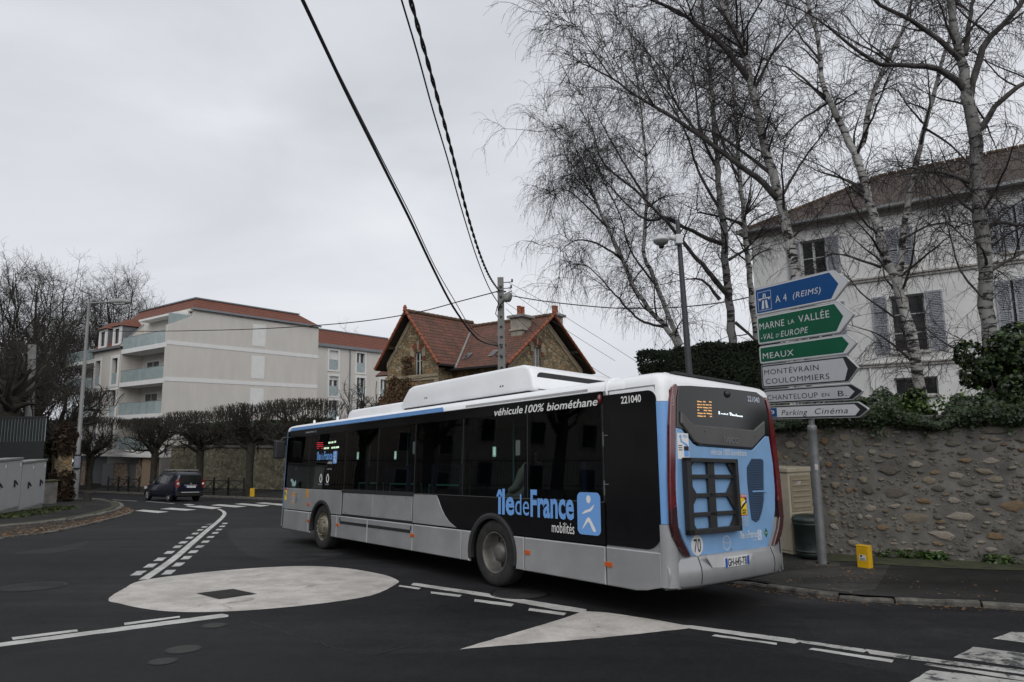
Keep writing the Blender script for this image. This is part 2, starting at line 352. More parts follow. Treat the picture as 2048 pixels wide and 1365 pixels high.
Z8 = lambda L: [(220+a/3.593, 780+b/3.593) for a, b in L]
for q in [[(177,870),(240,862),(425,877),(345,886)], [(358,857),(440,848),(622,862),(545,869)], [(540,838),(650,833),(805,848),(735,858)], [(722,830),(790,823),(985,838),(905,846)], [(888,821),(950,816),(1150,832),(1080,840)], [(1040,814),(1110,810),(1310,826),(1240,834)]]:
    flat('zebra_stripe', gp(Z8(q)), .0042, PW, road)
flat('dash', gp(Z8([(525,824),(570,821),(615,828),(560,833)])), .0042, PW, road)
for q in [[(1986.7,1278.6),(2022,1265),(2130,1270),(2110,1294)], [(1906.8,1316),(1947.4,1295),(2130,1318),(2110,1346)], [(1780,1390),(1860,1341),(2130,1374),(2110,1430)]]:
    flat('zebra_stripe', gp(q), .0042, PWW, road)
for a, b in [((226,1000),(274,1003)), ((292,1003.5),(348,1007.7)), ((116,992.5),(144,996)), ((171.5,996.6),(211,999))]:
    ribbon('dash', [(lambda q: (q.x, q.y))(G(*a)), (lambda q: (q.x, q.y))(G(*b))], .14, .0042, PW, road)
# resurfaced patches (older, paler asphalt) and trench seams
MAT['crack'] = M('crack_tar', (.008, .008, .008), .8, var=.2)
MAT['asphalt_old'] = mk_asphalt('old_asphalt', (.029, .0292, .0305), .22, .9, .7)
MAT['asphalt_new'] = mk_asphalt('new_asphalt', (.0135, .0136, .015), .18, .4, .6)
flat('asphalt_patch', smooth(gp([(456,1238),(560,1262),(640,1290),(740,1310),(830,1306),(960,1300),(1330,1266),(1700,1330),(1900,1400),(300,1500),(-200,1420),(-200,1345),(0,1312),(300,1268)]), 2, True), .002, MAT['asphalt_new'], road)
flat('asphalt_patch', smooth(gp([(460,1060),(560,1058),(600,1075),(700,1100),(640,1120),(520,1118),(470,1090)]), 3, True), .002, MAT['asphalt_old'], road)
flat('asphalt_patch', smooth(gp([(90,1098),(150,1088),(178,1082),(165,1094),(110,1106),(20,1108)]), 3, True), .002, MAT['asphalt_old'], road)
for q in ([(47,1107),(80,1104),(120,1097),(150,1091),(179,1085)], [(113,1084),(140,1083),(174,1082)], [(360,1050),(390,1048),(425,1047)], [(455,1236),(505,1246),(560,1262),(600,1276),(640,1288),(690,1302),(745,1311)], [(745,1311),(790,1300),(830,1290)], [(640,1108),(660,1104),(690,1108)], [(1190,1245),(1260,1262),(1420,1285),(1600,1312),(1700,1330)], [(0,1180),(60,1165),(110,1166)]):
    pts = gp(q); rndc = random.Random(len(q)+int(q[0][0])); fine_ = []
    for (x0, y0), (x1, y1) in zip(pts, pts[1:]):
        for j in range(8): t = j/8; fine_.append((x0+(x1-x0)*t+rndc.uniform(-.012, .012), y0+(y1-y0)*t+rndc.uniform(-.025, .025)))
    ribbon('crack', fine_, .022, .0035, MAT['crack'], road)
# covers in the road
MAT['iron'] = M('cast_iron', (.012, .0115, .011), .6, .5, var=.3, scale=10, bump=.5, bscale=60)
MAT['iron2'] = M('worn_iron', (.026, .025, .023), .7, .1, var=.3, scale=10, bump=.5, bscale=60)
mq = gp([(392,1188),(466,1179),(514,1189),(438,1200)])
ce = empty('manhole_cover', (sum(q[0] for q in mq)/4, sum(q[1] for q in mq)/4, 0)); cx, cy = ce.location.x, ce.location.y; ce.location.z = pl(cx, cy)
tag(ce, 'square iron manhole cover set in the painted roundabout disc', 'manhole cover')
m = MB(); loc = [(a-cx, b-cy, pl(a, b)-pl(cx, cy)) for a, b in mq]
m.add([(a*1.0, b*1.0, c+.0075) for a, b, c in loc], [(0, 1, 2, 3)]); m.build('frame', MAT['iron2'], ce)
m = MB(); m.add([(a*.88, b*.88, c*.88+.0095) for a, b, c in loc], [(0, 1, 2, 3)]); m.build('plate', MAT['iron'], ce)
m = MB(); A, B, C_, D = [Vector(q)*.86 for q in loc]
for k in range(1, 8):
    t = k/8
    for p, q in ((A.lerp(B, t), A.lerp(D, t)), (C_.lerp(B, t), C_.lerp(D, t)), (A.lerp(B, t), B.lerp(C_, 1-t)), (A.lerp(D, t), D.lerp(C_, 1-t))):
        m.tube([p+Vector((0, 0, .011)), q+Vector((0, 0, .011))], .006, 4)
m.build('tread_rib', MAT['iron2'], ce)
for px, py, r, lab, big in [(428,1252,.13,'small round cover beside the end of the solid white line',0), (366,1300,.16,'round iron cover in a dark asphalt patch near the bottom edge',0), (325,1324,.12,'sunken lid in the dark patch, nearest to the bottom edge',0), (66,1174,.42,'large round worn manhole cover at the left edge of the road',1), (650,1108,.45,'cracked round cover in the road beside the front wheel of the bus',1), (1040,1188,.42,'round cover in the shadow beside the rear wheel of the bus',1), (388,1049,.5,'round cover left of the dashed centre line',1)]:
    q = G(px, py); o = empty('manhole_cover', (q.x, q.y, q.z)); tag(o, lab, 'manhole cover')
    for nm, r0, r1, z, mt in (('rim', r*.9, r, .005, 'iron'), ('lid', 0, r*.89, .006, 'asphalt_old' if big else 'iron2')):
        m = MB(); k = 28
        vs = [(math.cos(2*math.pi*j/k)*rr, math.sin(2*math.pi*j/k)*rr, pl(math.cos(2*math.pi*j/k)*rr, math.sin(2*math.pi*j/k)*rr)+z) for rr in ((r0, r1) if r0 else (r1,)) for j in range(k)]
        m.add(vs, [[j, (j+1) % k, k+(j+1) % k, k+j] for j in range(k)] if r0 else [list(range(k))]); m.build(nm, MAT[mt], o)

def kerb(path, w, h0, parent, stone, name, gap=.012, seed=1, mat=None, jit=.012):
    # separate stones along a path; path runs along the road-side face, stones extend to its left
    rnd = random.Random(seed); pts = [Vector(q) for q in path]; seg = [0]
    for a, b in zip(pts, pts[1:]): seg.append(seg[-1]+(b-a).length)
    def atl(s):
        s = min(max(s, 0), seg[-1]-1e-4)
        for i in range(len(seg)-1):
            if s <= seg[i+1]: t = (s-seg[i])/(seg[i+1]-seg[i]); return pts[i].lerp(pts[i+1], t), (pts[i+1]-pts[i]).normalized()
    s = 0
    while s < seg[-1]-.2:
        ln = stone*(.7+.6*rnd.random()); e = min(s+ln, seg[-1]); m = MB(); k = 4; vs = []; hh = h0+rnd.uniform(-jit, jit); o_ = rnd.uniform(-jit, jit)
        for i in range(k+1):
            c, d = atl(s+gap+(e-s-2*gap)*i/k); nx = Vector((-d.y, d.x)); jz = rnd.uniform(-.005, .005)
            for off, z in ((o_, -.1), (o_+.004, hh-.025+jz), (o_+.03, hh+jz), (w, hh+jz), (w, -.1)):
                q = c+nx*off; vs.append((q.x, q.y, pl(q.x, q.y)+z))
        fs = [[i*5+j, i*5+j+1, (i+1)*5+j+1, (i+1)*5+j] for i in range(k) for j in range(4)]+[[0, 1, 2, 3, 4], [k*5+4, k*5+3, k*5+2, k*5+1, k*5]]
        m.add(vs, fs).build(name, mat or MAT['kerb'], parent); s = e
# right-hand pavement: kerb then asphalt up to the garden wall
kr = [(-4.5, 24.0), (-.9, 18.2), (1.2, 14.2), (2.4, 11.8)]+gp([(1444,1166),(1490,1172),(1560,1184),(1614,1192),(1668,1199),(1734,1205),(1879,1213),(2048,1222)])+[(8.6, 6.6), (14, 3.0)]
kr = kr[::-1]                        # road on the right-hand side of travel ... stones to the left
krs = smooth(kr, 3)
side_ = (Vector(krs[10])-Vector(krs[9])); 
rp_in = [(14.5, 9.2), (9.3, 12.6), (6.3, 14.2), (5.2, 14.6), (3.4, 17.0), (-2.5, 26.0)]
pv = flat('pavement', [q for q in offs(krs, -.1)]+rp_in[::-1], .075, MAT['pavement']) if False else None
inner = offs(krs, -.12)
pv = struct(flat('pavement', inner+rp_in[::-1], .07, MAT['pavement']))
kerb([q for q in krs[::-1]], .12, .066, pv, .8, 'kerb_stone', seed=4, jit=.018, mat=M('worn_kerb', (.06, .056, .05), .95, var=.6, scale=6, bump=1, bscale=22, col2=(.15, .14, .12), detail=8))
# paler, cracked slab of pavement by the sign
flat('asphalt_patch', gp([(1478,1160),(1640,1146),(1782,1138),(1752,1190),(1700,1196),(1560,1180)]), .0735, mk_asphalt('patched_pavement', (.045, .044, .042), .35, 1, .8), pv)
mo = flat('moss_strip', smooth([(lambda q: (q.x, q.y))(G(*p, .08)) for p in [(1640,1122),(1700,1123),(1793,1131),(1969,1139),(2048,1141)]], 3)+[(9.4, 12.2), (6.2, 13.8)], .078, MAT['moss'], pv)
# left-hand pavement corner with its double kerb
up = smooth(gp([(0,1063),(80,1055),(148,1046),(205,1035),(241,1023),(248,1017),(238,1010),(205,1005.5),(160,1002.5)]), 4)
up = [(-13, 12.0)]+up+[(-33, 47.5), (-46, 57)]
lo = smooth(gp([(0,1079),(52,1073),(105,1067),(160,1055),(210,1043),(245,1034),(266,1026),(262,1021),(248,1018)]), 4); lo = [(-11, 11)]+lo
pL = struct(flat('pavement', [q for q in offs(up, .1)]+[(-75, 60), (-75, 5), (-30, 5)], .15, MAT['pavement']))
kerb(up, .16, .155, pL, 1.0, 'kerb_stone', seed=7)
kerb(lo, .14, .05, pL, 1.0, 'gutter_stone', seed=9)
flat('gutter_bed', lo+up[1:len(up)-6][::-1], .03, M('leaf_litter', (.025, .022, .018), .95, var=.6, scale=9, bump=.8, col2=(.055, .04, .026)), pL)
flat('moss_strip', [q for q in offs(up, .17)][2:-2]+[q for q in offs(up, .5)][2:-2][::-1], .153, MAT['moss'], pL)
# far pavement and its kerb
m = MB(); a = [P2(t, .0) for t in (-60, -20, 0, 20, 40, 90)]; b = [P2(t, 7.0) for t in (-60, -20, 0, 20, 40, 90)]
m.add([(q.x, q.y, gz(q.x, q.y)+.12) for q in a+b]+[(q.x, q.y, gz(q.x, q.y)-.05) for q in a], [[i, i+1, 6+i+1, 6+i] for i in range(5)]+[[i, i+1, 12+i+1, 12+i] for i in range(5)])
pF = struct(m.build('pavement', MAT['pavement']))
for i in range(60):
    t0 = -14+i*1.0; a = P2(t0+.01, -.02); b = P2(t0+.99, -.02); c = P2(t0+.99, .14); d = P2(t0+.01, .14); m = MB()
    m.add([(q.x, q.y, pl(q.x, q.y)-.05) for q in (a, b)]+[(q.x, q.y, gz(q.x, q.y)+.127) for q in (a, b, c, d)], [[0, 1, 3, 2], [2, 3, 4, 5]]); m.build('kerb_stone', MAT['kerb'], pF)
# fallen leaves in the gutter
MAT['dead_leaf'] = M('dead_leaf', (.16, .075, .03), .8, var=.6, scale=3, col2=(.28, .15, .06))
rnd = random.Random(5); m = MB()
for k in range(900):
    i = rnd.randrange(2, len(lo)-1); c = Vector(lo[i]).lerp(Vector(lo[i-1]), rnd.random()); c2 = Vector(up[min(i, len(up)-6)]); q = c.lerp(c2, rnd.random()**1.5); s = rnd.uniform(.02, .06); a = rnd.random()*6.3
    z = pl(q.x, q.y)+.035+rnd.random()*.03; m.add([(q.x+math.cos(a+j*1.571)*s*(1 if j % 2 else .6), q.y+math.sin(a+j*1.571)*s*(1 if j % 2 else .6), z+rnd.uniform(0, .03)) for j in range(4)], [[0, 1, 2, 3]])
lv = stuff(m.build('fallen_leaves', MAT['dead_leaf'])); tag(lv, 'brown fallen leaves lying in the gutter of the left kerb', 'leaves')
# ================================================================== the bus
BX, BY, BYAW = 1.705, 7.2789, 2.2696
_n = Vector((-GA, -GB, 1)).normalized(); _f = Vector((math.cos(BYAW), math.sin(BYAW), 0)); _f.z = GA*_f.x+GB*_f.y; _f.normalize(); _l = _n.cross(_f)
BO = Vector((BX, BY, pl(BX, BY)))
bus = empty('city_bus', mat=Matrix(((_f.x, _l.x, _n.x, BO.x), (_f.y, _l.y, _n.y, BO.y), (_f.z, _l.z, _n.z, BO.z), (0, 0, 0, 1))))
tag(bus, 'white, grey and light blue single-deck city bus turning at the junction', 'bus')
def SP(px, py, y=0):               # pixel -> (along, up) on the bus's left side
    d = ray(px, py); q = CAM+d*(((BO+_l*y)-CAM).dot(_l)/d.dot(_l))-BO; return (q.dot(_f), q.dot(_n))
def RP(px, py, x=0):               # pixel -> (across from left, up) on the bus's rear
    d = ray(px, py); q = CAM+d*(((BO+_f*x)-CAM).dot(_f)/d.dot(_f))-BO; return (-q.dot(_l), q.dot(_n))
SL = lambda u, v, h: (u, h, v)     # left side: (along, up, out)
RE = lambda u, v, h: (-h, -u, v)   # rear: (across, up, out)
BW = 2.5; BL = 12.0
b_grey = M('bus_grey', (.40, .405, .41), .34, .45, var=.13, scale=1.8, coat=.25, rvar=.09, detail=7)
b_white = M('bus_white', (.86, .87, .88), .35, var=.04, scale=2, coat=.3)
b_blue = M('bus_blue', (.16, .35, .68), .35, var=.06, scale=2, coat=.3)
b_blue2 = M('bus_blue_door', (.19, .35, .58), .42, var=.1, scale=2.5, coat=.15)
b_black = M('bus_black_gloss', (.008, .008, .009), .12, var=.2, scale=3, spec=.5)
b_trim = M('bus_dark_trim', (.02, .02, .021), .5, var=.2, scale=6)
b_mid = M('bus_grey_trim', (.085, .082, .08), .45, var=.1, scale=4)
b_in = M('bus_interior', (.03, .032, .036), .7, var=.2)
b_red = M('bus_red_lens', (.11, .008, .012), .12, var=.25, scale=12, coat=.8)
b_red2 = M('bus_dark_lens', (.045, .012, .014), .18, var=.4, scale=30, coat=.6)
b_or = M('orange_lens', (.5, .085, .008), .3, var=.15, coat=.5)
t_white = M('white_letters', (.78, .78, .76), .5, var=0)
t_pale = M('pale_letters', (.52, .58, .66), .5, var=0)
t_blue = M('blue_letters', (.16, .36, .74), .45, var=0)
t_black = M('black_letters', (.01, .01, .012), .5, var=0)
def glow(name, col, s):
    m, n, l, b = node_mat(name); b.inputs['Base Color'].default_value = (*col, 1); b.inputs['Emission Color'].default_value = (*col, 1); b.inputs['Emission Strength'].default_value = s; return m
led_o = glow('led_orange', (1, .55, .2), .28); led_w = glow('led_white', (.85, .95, 1), .6); led_r = glow('led_red', (.8, .03, .05), .2); led_g = glow('led_green', (.75, 1, .7), .35)
gl = bpy.data.materials.new('tinted_glass'); gl.use_nodes = True; n = gl.node_tree.nodes; l = gl.node_tree.links; n.clear()
o_ = n.new('ShaderNodeOutputMaterial'); mxs = n.new('ShaderNodeMixShader'); tr = n.new('ShaderNodeBsdfTransparent'); tr.inputs[0].default_value = (.50, .55, .54, 1); gs = n.new('ShaderNodeBsdfGlossy'); gs.inputs['Roughness'].default_value = .015; fr = n.new('ShaderNodeFresnel'); fr.inputs[0].default_value = 1.52
l.new(fr.outputs[0], mxs.inputs[0]); l.new(tr.outputs[0], mxs.inputs[1]); l.new(gs.outputs[0], mxs.inputs[2]); l.new(mxs.outputs[0], o_.inputs[0])
MAT['glass'] = gl
def plate(name, poly, fn, a, b, mat, ch=0, parent=None):
    return MB().prism(poly, fn, a, b, 0, ch).build(name, mat, parent or bus)
def outline(e, rr=.12, rf=.45, k=5, s0=0, s1=BL):
    out = []
    for cx, cy, a0, r in ((s0+rr, -rr, 180, rr), (s0+rr, -BW+rr, 270, rr), (s1-rf, -BW+rf, 0, rf), (s1-rf, -rf, 90, rf)):
        seq = range(k+1)
        for i in seq:
            # rear-left arc runs from +y side round to the rear, so go clockwise overall
            pass
    pts = []
    def arc(cx, cy, r, a0, a1):
        for i in range(k+1): t = R(a0+(a1-a0)*i/k); pts.append((cx+max(r-e, .005)*math.cos(t), cy+max(r-e, .005)*math.sin(t)))
    arc(s0+rr, -rr, rr, 90, 180); arc(s0+rr, -BW+rr, rr, 180, 270); arc(s1-rf, -BW+rf, rf, 270, 360); arc(s1-rf, -rf, rf, 0, 90)
    return pts
def loft(levels, rr=.12, rf=.45, s0=0, s1=BL, cap=True, k=5):
    m = MB(); n_ = None
    for z, e in levels:
        r_ = max(rr, e+.02); f_ = max(rf, e+.02)
        o = outline(0, rr, rf, k, s0, s1) if False else None
        pts = []
        def arc(cx, cy, r, a0, a1):
            for i in range(k+1): t = R(a0+(a1-a0)*i/k); pts.append((cx+r*math.cos(t), cy+r*math.sin(t)))
        x0, x1, y0, y1 = s0+e, s1-e, -BW+e, -e; ra, rb = max(rr-e*.3, .03), max(rf-e*.3, .03)
        arc(x0+ra, y1-ra, ra, 90, 180); arc(x0+ra, y0+ra, ra, 180, 270); arc(x1-rb, y0+rb, rb, 270, 360); arc(x1-rb, y1-rb, rb, 0, 90)
        n_ = len(pts); m.v += [(x, y, z) for x, y in pts]
    for i in range(len(levels)-1):
        for j in range(n_): m.f.append([i*n_+j, i*n_+(j+1) % n_, (i+1)*n_+(j+1) % n_, (i+1)*n_+j]); m.m.append(0); m.sm.append(True)
    if cap: o = (len(levels)-1)*n_; m.f.append([o+j for j in range(n_)]); m.m.append(0); m.sm.append(False)
    return m
# roof shell, raised rear cap
loft([(2.655, 0), (2.70, 0.004), (2.745, .02), (2.78, .06), (2.805, .13), (2.82, .25), (2.825, .6)], s0=.5).build('roof', b_white, bus)
rc = loft([(2.46, .0), (2.62, 0.004), (2.70, .012), (2.76, .035), (2.80, .08), (2.825, .15), (2.84, .3)], rr=.14, rf=.02, s0=0, s1=.86).build('rear_roof_cap', b_white, bus)
MB().tube([(.875, -.03, 2.56), (.875, .004, 2.66), (.875, -.02, 2.75), (.875, -.08, 2.80), (.875, -.2, 2.83), (.875, -2.3, 2.83)], .018, 6).build('seam_bead', b_white, bus)
for w0, w1, hh in ((.35, 1.95, .012), (.42, 1.9, .022)):
    MB().box(.12 if hh > .02 else .22, .2 if hh > .02 else .3, -w1, -w0, 2.83, 2.84+hh).build('roof_rail', b_trim if hh > .02 else b_white, bus)
# corners
def corner(name, z0, z1, mat, cx, cy, r, a0, a1, h=0, k=8, e0=0):
    m = MB(); pts = [(cx+(r+h)*math.cos(R(a0+(a1-a0)*i/k)), cy+(r+h)*math.sin(R(a0+(a1-a0)*i/k))) for i in range(k+1)]
    zz = [z0, z0+.03, z1] if e0 else [z0, z1]
    for q, z in enumerate(zz):
        for x, y in pts: m.v.append((x+(e0*.7 if (e0 and q == 0 and x < 5) else 0), y-(e0 if (e0 and q == 0) else 0), z))
    for i in range(len(zz)-1):
        for j in range(k): m.f.append([i*(k+1)+j, i*(k+1)+j+1, (i+1)*(k+1)+j+1, (i+1)*(k+1)+j]); m.m.append(0); m.sm.append(True)
    return m.build(name, mat, bus)
corner('rear_corner', .385, 1.06, b_grey, .12, -.12, .12, 90, 180, .015)
corner('rear_corner', 1.064, 2.455, b_blue, .12, -.12, .12, 90, 180, .006)
corner('rear_corner', .385, 1.06, b_grey, .12, -2.38, .12, 180, 270, .015)
corner('rear_corner', 1.064, 2.455, b_blue, .12, -2.38, .12, 180, 270, .006)
corner('front_corner', .36, .76, b_grey, 11.55, -.45, .45, 0, 90, .012)
corner('front_corner', .765, 1.27, b_grey, 11.55, -.45, .45, 0, 90, .006)
corner('front_corner', 1.272, 2.655, b_black, 11.55, -.45, .45, 0, 86, .0)
corner('front_pillar', .765, 2.655, b_blue, 11.55, -.45, .45, 70, 84, .008)
corner('front_corner', .36, 2.655, b_black, 11.55, -2.05, .45, 270, 360, .0)
MB().box(11.99, 12.0, -2.05, -.45, .36, 2.655).build('windscreen', b_black, bus)
MB().box(.1, 11.55, -2.5, -2.47, .33, 2.655).build('right_side', b_black, bus)  # unseen side, made opaque black to block light coming through the bus
# underbody with wheel bays
m = MB()
for a, b, y0, y1 in ((.12, 2.62, -2.46, -.04), (3.76, 8.76, -2.46, -.04), (9.86, 11.6, -2.46, -.04), (2.62, 3.76, -2.0, -.5), (8.76, 9.86, -2.0, -.5)): m.box(a, b, y0, y1, .36, .74)
m.build('underbody', b_trim, bus)
MB().box(.3, 11.5, -2.46, -.1, .745, .78).build('floor', b_in, bus)
for c in (3.2, 9.3):
    m = MB()
    for i in range(12):
        a, b = R(15*i), R(15*(i+1)); m.add([(c+.57*math.cos(q), y, .47+.57*math.sin(q)) for q in (a, b) for y in (-.6, -.01)], [[0, 1, 3, 2]])
    m.box(c-.57, c+.57, -.62, -.6, .3, 1.04); m.build('wheel_bay', b_trim, bus)
# --- left side: skirts
def archcut(c, r, s0, s1, z0, z1, zc=.47, k=14):
    # (along, up) ring of a panel s0..s1 with a wheel arch of radius r round c cut out of its lower edge
    pts = [(s0, z0)]
    a0 = math.acos(min(1, max(-1, (z0-zc)/r))) if abs(z0-zc) < r else 0
    ang0 = math.pi-math.asin((z0-zc)/r); ang1 = math.asin((z0-zc)/r)
    for i in range(k+1):
        t = ang0+(ang1-ang0)*i/k; pts.append((c+r*math.cos(t), zc+r*math.sin(t)))
    return pts+[(s1, z0), (s1, z1), (s0, z1)]
def clip_arch(poly, c, r, right):
    return poly
def skirt(s0, s1, z0=.31, z1=.752, arch=None):
    ring = [(s0, z0), (s1, z0), (s1, z1), (s0, z1)]
    if arch:
        c, r, sidex = arch; zc = .47
        f = lambda z: math.sqrt(max(0, r*r-(z-zc)**2))
        zs = [z0+(z1-z0)*i/6 for i in range(7)]
        if sidex > 0: ring = [(c+f(z), z) for z in zs][::-1]+[(s1, z0), (s1, z1)] if False else [(s1, z0), (s1, z1)]+[(c+f(z), z) for z in zs[::-1]]
        else: ring = [(s0, z1), (s0, z0)]+[(c-f(z), z) for z in zs]
    return plate('skirt_panel', ring, SL, -.03, .018, b_grey, .012)
AR = .575
plate('skirt_panel', [(.12, .385), (.34, .33), (.5, .31), (.935, .31), (.935, .752), (.12, .752)], SL, -.03, .018, b_grey, .012)
for a, b in ((.955, 2.45), (3.97, 5.42), (5.435, 7.1), (7.115, 8.47), (9.98, 11.5)): skirt(a, b)
skirt(2.465, 2.62, arch=None) if False else skirt(2.465, 2.6, arch=(3.2, AR, -1)); skirt(3.7, 3.955, arch=(3.2, AR, 1)); skirt(8.485, 8.7, arch=(9.3, AR, -1)); skirt(9.8, 9.965, arch=(9.3, AR, 1))
# upper grey panels, hatch, black lower band
plate('side_panel', [(8.34, .775), (8.74, .775)]+[(9.3+AR*math.cos(R(t)), .47+AR*math.sin(R(t))) for t in range(148, 30, -8)]+[(9.86, .775), (11.55, .775), (11.55, 1.268), (8.34, 1.268)], SL, -.03, .006, b_grey, .004)
cv = [(4.72, 1.266), (4.66, 1.2), (4.58, 1.08), (4.47, .96), (4.33, .86), (4.12, .778)]
plate('side_panel', [(5.46, 1.262)]+cv+[(5.46, .778)], SL, -.03, .006, b_grey, .004)
plate('black_panel', [(.955, .77)]+[(2.66, .77)]+[(3.2+AR*math.cos(R(t)), .47+AR*math.sin(R(t))) for t in range(148, 30, -8)]+[(3.74, .77)]+[(q[0]-.006, q[1]) for q in cv[::-1]]+[(.955, 1.275)], SL, -.03, .004, b_black)
MB().box(5.46, 8.34, -.05, -.012, .765, 1.275).build('hatch_recess', b_trim, bus)
plate('hatch_panel', [(5.5, .80), (6.93, .80), (6.93, 1.225), (5.5, 1.225)], SL, -.02, .004, b_grey, .004); plate('hatch_panel', [(6.945, .80), (8.27, .80), (8.27, 1.225), (6.945, 1.225)], SL, -.02, .004, b_grey, .004)
MB().box(5.44, 8.33, -.01, .014, 1.232, 1.30).build('rubber_strip', b_trim, bus)
for s, z in ((5.62, .84), (6.6, .84), (7.1, .84), (8.1, .84), (5.7, 1.19), (6.5, 1.19), (7.3, 1.19), (7.95, 1.19)): MB().lathe([(.016, 0), (.014, .008), (0, .009)], 8, lambda x, y, h: (s+x, .004+h, z+y)).build('hatch_bolt', MAT['steel'], bus)
for a, b in ((5.5, 7.08), (7.13, 8.32)): MB().box(a, b, .017, .024, .60, .655).build('rub_rail', b_trim, bus)
MB().box(8.3, 8.34, .017, .023, .655, .72).build('rub_rail', b_trim, bus); MB().box(5.47, 5.5, .017, .023, .655, .72).build('rub_rail', b_trim, bus)
# arches
for c in (3.2, 9.3):
    m = MB(); k = 18; vs = []
    for i in range(k+1):
        t = R(-12+204*i/k)
        for r, h in ((AR-.075, -.03), (AR-.075, .02), (AR-.03, .034), (AR+.004, .022), (AR+.004, -.02)): vs.append((c+r*math.cos(t), h, .47+r*math.sin(t)))
    m.add(vs, [[i*5+j, i*5+j+1, (i+1)*5+j+1, (i+1)*5+j] for i in range(k) for j in range(4)]); m.build('wheel_arch', b_trim, bus)
# --- glazing
mull = [.955, 2.40, 3.98, 5.45, 6.83, 8.26, 10.2, 11.5]
for i, (a, b) in enumerate(zip(mull, mull[1:])):
    m = MB(); m.add([(a+.01, 0, 1.282), (b-.01, 0, 1.282), (b-.01, 0, 2.50), (a+.01, 0, 2.50)], [[3, 2, 1, 0]]); p_ = m.build('window', MAT['glass'], bus, recalc=False)
    MB().box(a-.045, a+.045, -.1, -.012, 1.27, 2.52).build('pillar', b_trim, bus)
    MB().box(a-.01, a+.01, -.012, .001, 1.282, 2.5).build('pillar_seal', b_trim, bus)
MB().box(.955, 11.5, -.12, -.012, 2.495, 2.65).build('cantrail', b_trim, bus)
plate('cantrail_panel', [(.955, 2.502), (11.5, 2.502), (11.5, 2.652), (.955, 2.652)], SL, -.012, .003, b_black)
MB().box(.955, 8.3, .0005, .006, 1.274, 1.282).build('window_sill', b_mid, bus)
plate('rear_side_panel', rrect(.105, .925, .775, 2.6, [.22, .0, .0, .12], 6), SL, -.03, .006, b_black)
plate('filler_flap', rrect(.42, .70, 1.55, 2.12, .03, 3), SL, .006, .0085, b_black)
MB().box(.12, .935, -.03, -.006, .74, 2.66).build('side_backing', b_grey, bus)
for z in (1.45, 2.05):
    m = MB(); m.box(.935, .945, .006, .02, z-.09, z+.09); m.box(.87, .935, .008, .014, z+.04, z+.05); m.build('hinge', MAT['steel'], bus)
# blue roof-edge band, ribbed vent strip
MB().bbox(4.57, 11.46, .0, .016, 2.657, 2.705, .006).build('blue_band', b_blue, bus); MB().bbox(4.6, 11.4, -.004, .013, 2.707, 2.735, .004).build('blue_band', b_blue, bus)
MB().bbox(.95, 4.56, .0, .012, 2.657, 2.672, .004).build('roof_trim', b_white, bus)
m = MB()
for i in range(140): s = 1.2+i*.0195; m.box(s, s+.011, -.004, .008, 2.678, 2.712)
m.build('vent_ribs', M('vent_grey', (.45, .45, .45), .6, var=.05), bus)['kind'] = 'stuff'
MB().lathe([(.055, 0), (.05, .02), (.03, .035), (0, .04)], 12, lambda x, y, h: (.985+x*.5, .003+h, 2.56+y*1.2)).build('marker_lamp', b_red, bus)
# side marker lamps
for px, py in ((619,1042),(618,1009),(677,1050),(827,1071),(1057,1105),(1220,1129)):
    s, z = SP(px, py); MB().bbox(s-.055, s+.055, .0, .035 if z < .75 else .025, z-.028, z+.028, .008).build('side_marker', b_or, bus)
# --- gas tanks fairing on the roof
def bprism(poly, fn, a, b, off, seg=3):
    bm = bmesh.new(); n_ = len(poly); lo_ = [bm.verts.new(fn(u, v, a)) for u, v in poly]; hi = [bm.verts.new(fn(u, v, b)) for u, v in poly]
    bm.faces.new(lo_[::-1]); bm.faces.new(hi)
    for i in range(n_): bm.faces.new((lo_[i], lo_[(i+1) % n_], hi[(i+1) % n_], hi[i]))
    bmesh.ops.recalc_face_normals(bm, faces=bm.faces[:]); bmesh.ops.bevel(bm, geom=bm.edges[:], offset=off, segments=seg, affect='EDGES', profile=.5); return bm
XS = lambda u, v, h: (u, -h, v)
fa = MB().bm(bprism([(6.52, 2.86), (6.42, 3.05), (6.22, 3.24), (6.05, 3.28), (2.8, 3.28), (2.66, 3.22), (2.58, 3.05), (2.55, 2.86)], XS, .26, 2.24, .06), smooth=True).build('tank_fairing', b_white, bus)
MB().bm(bprism([(9.0, 2.82), (8.92, 2.98), (8.8, 3.02), (6.4, 3.02), (6.4, 2.82)], XS, .33, 2.17, .04), smooth=True).build('front_fairing', b_white, bus)
MB().box(2.7, 6.4, -2.1, -.30, 2.80, 2.865).build('fairing_gap', b_trim, bus)
m = MB(); m.prism(rrect(.36, 2.12, 2.87, 3.15, [.02, .02, .1, .1], 4), lambda u, v, h: (2.568+(v-2.86)*.13-h, -u, v), 0, .004); m.build('fairing_opening_shade', b_trim, fa)  # dark plate laid on the fairing, its colour stands for the opening's shade
for s, z in ((5.6, 3.0), (5.54, 3.0), (3.35, 2.99), (3.29, 2.99)): MB().lathe([(.017, 0), (.0, .002)], 8, lambda x, y, h: (s+x, -.256+h, z+y)).build('fairing_fastener', b_trim, fa)
for s in (11.1, 9.75): MB().lathe([(.05, 0), (.05, .12), (.035, .14), (0, .145)], 10, lambda x, y, h: (s+x, -.45+y*.5, 2.8+h)).build('roof_antenna', b_white, bus)
m = MB(); m.bbox(11.5, 11.66, .08, .34, 1.98, 2.42, .04); m.tube([(11.5, .0, 2.5), (11.58, .12, 2.5), (11.58, .18, 2.42)], .02, 6); m.build('mirror', b_trim, bus)
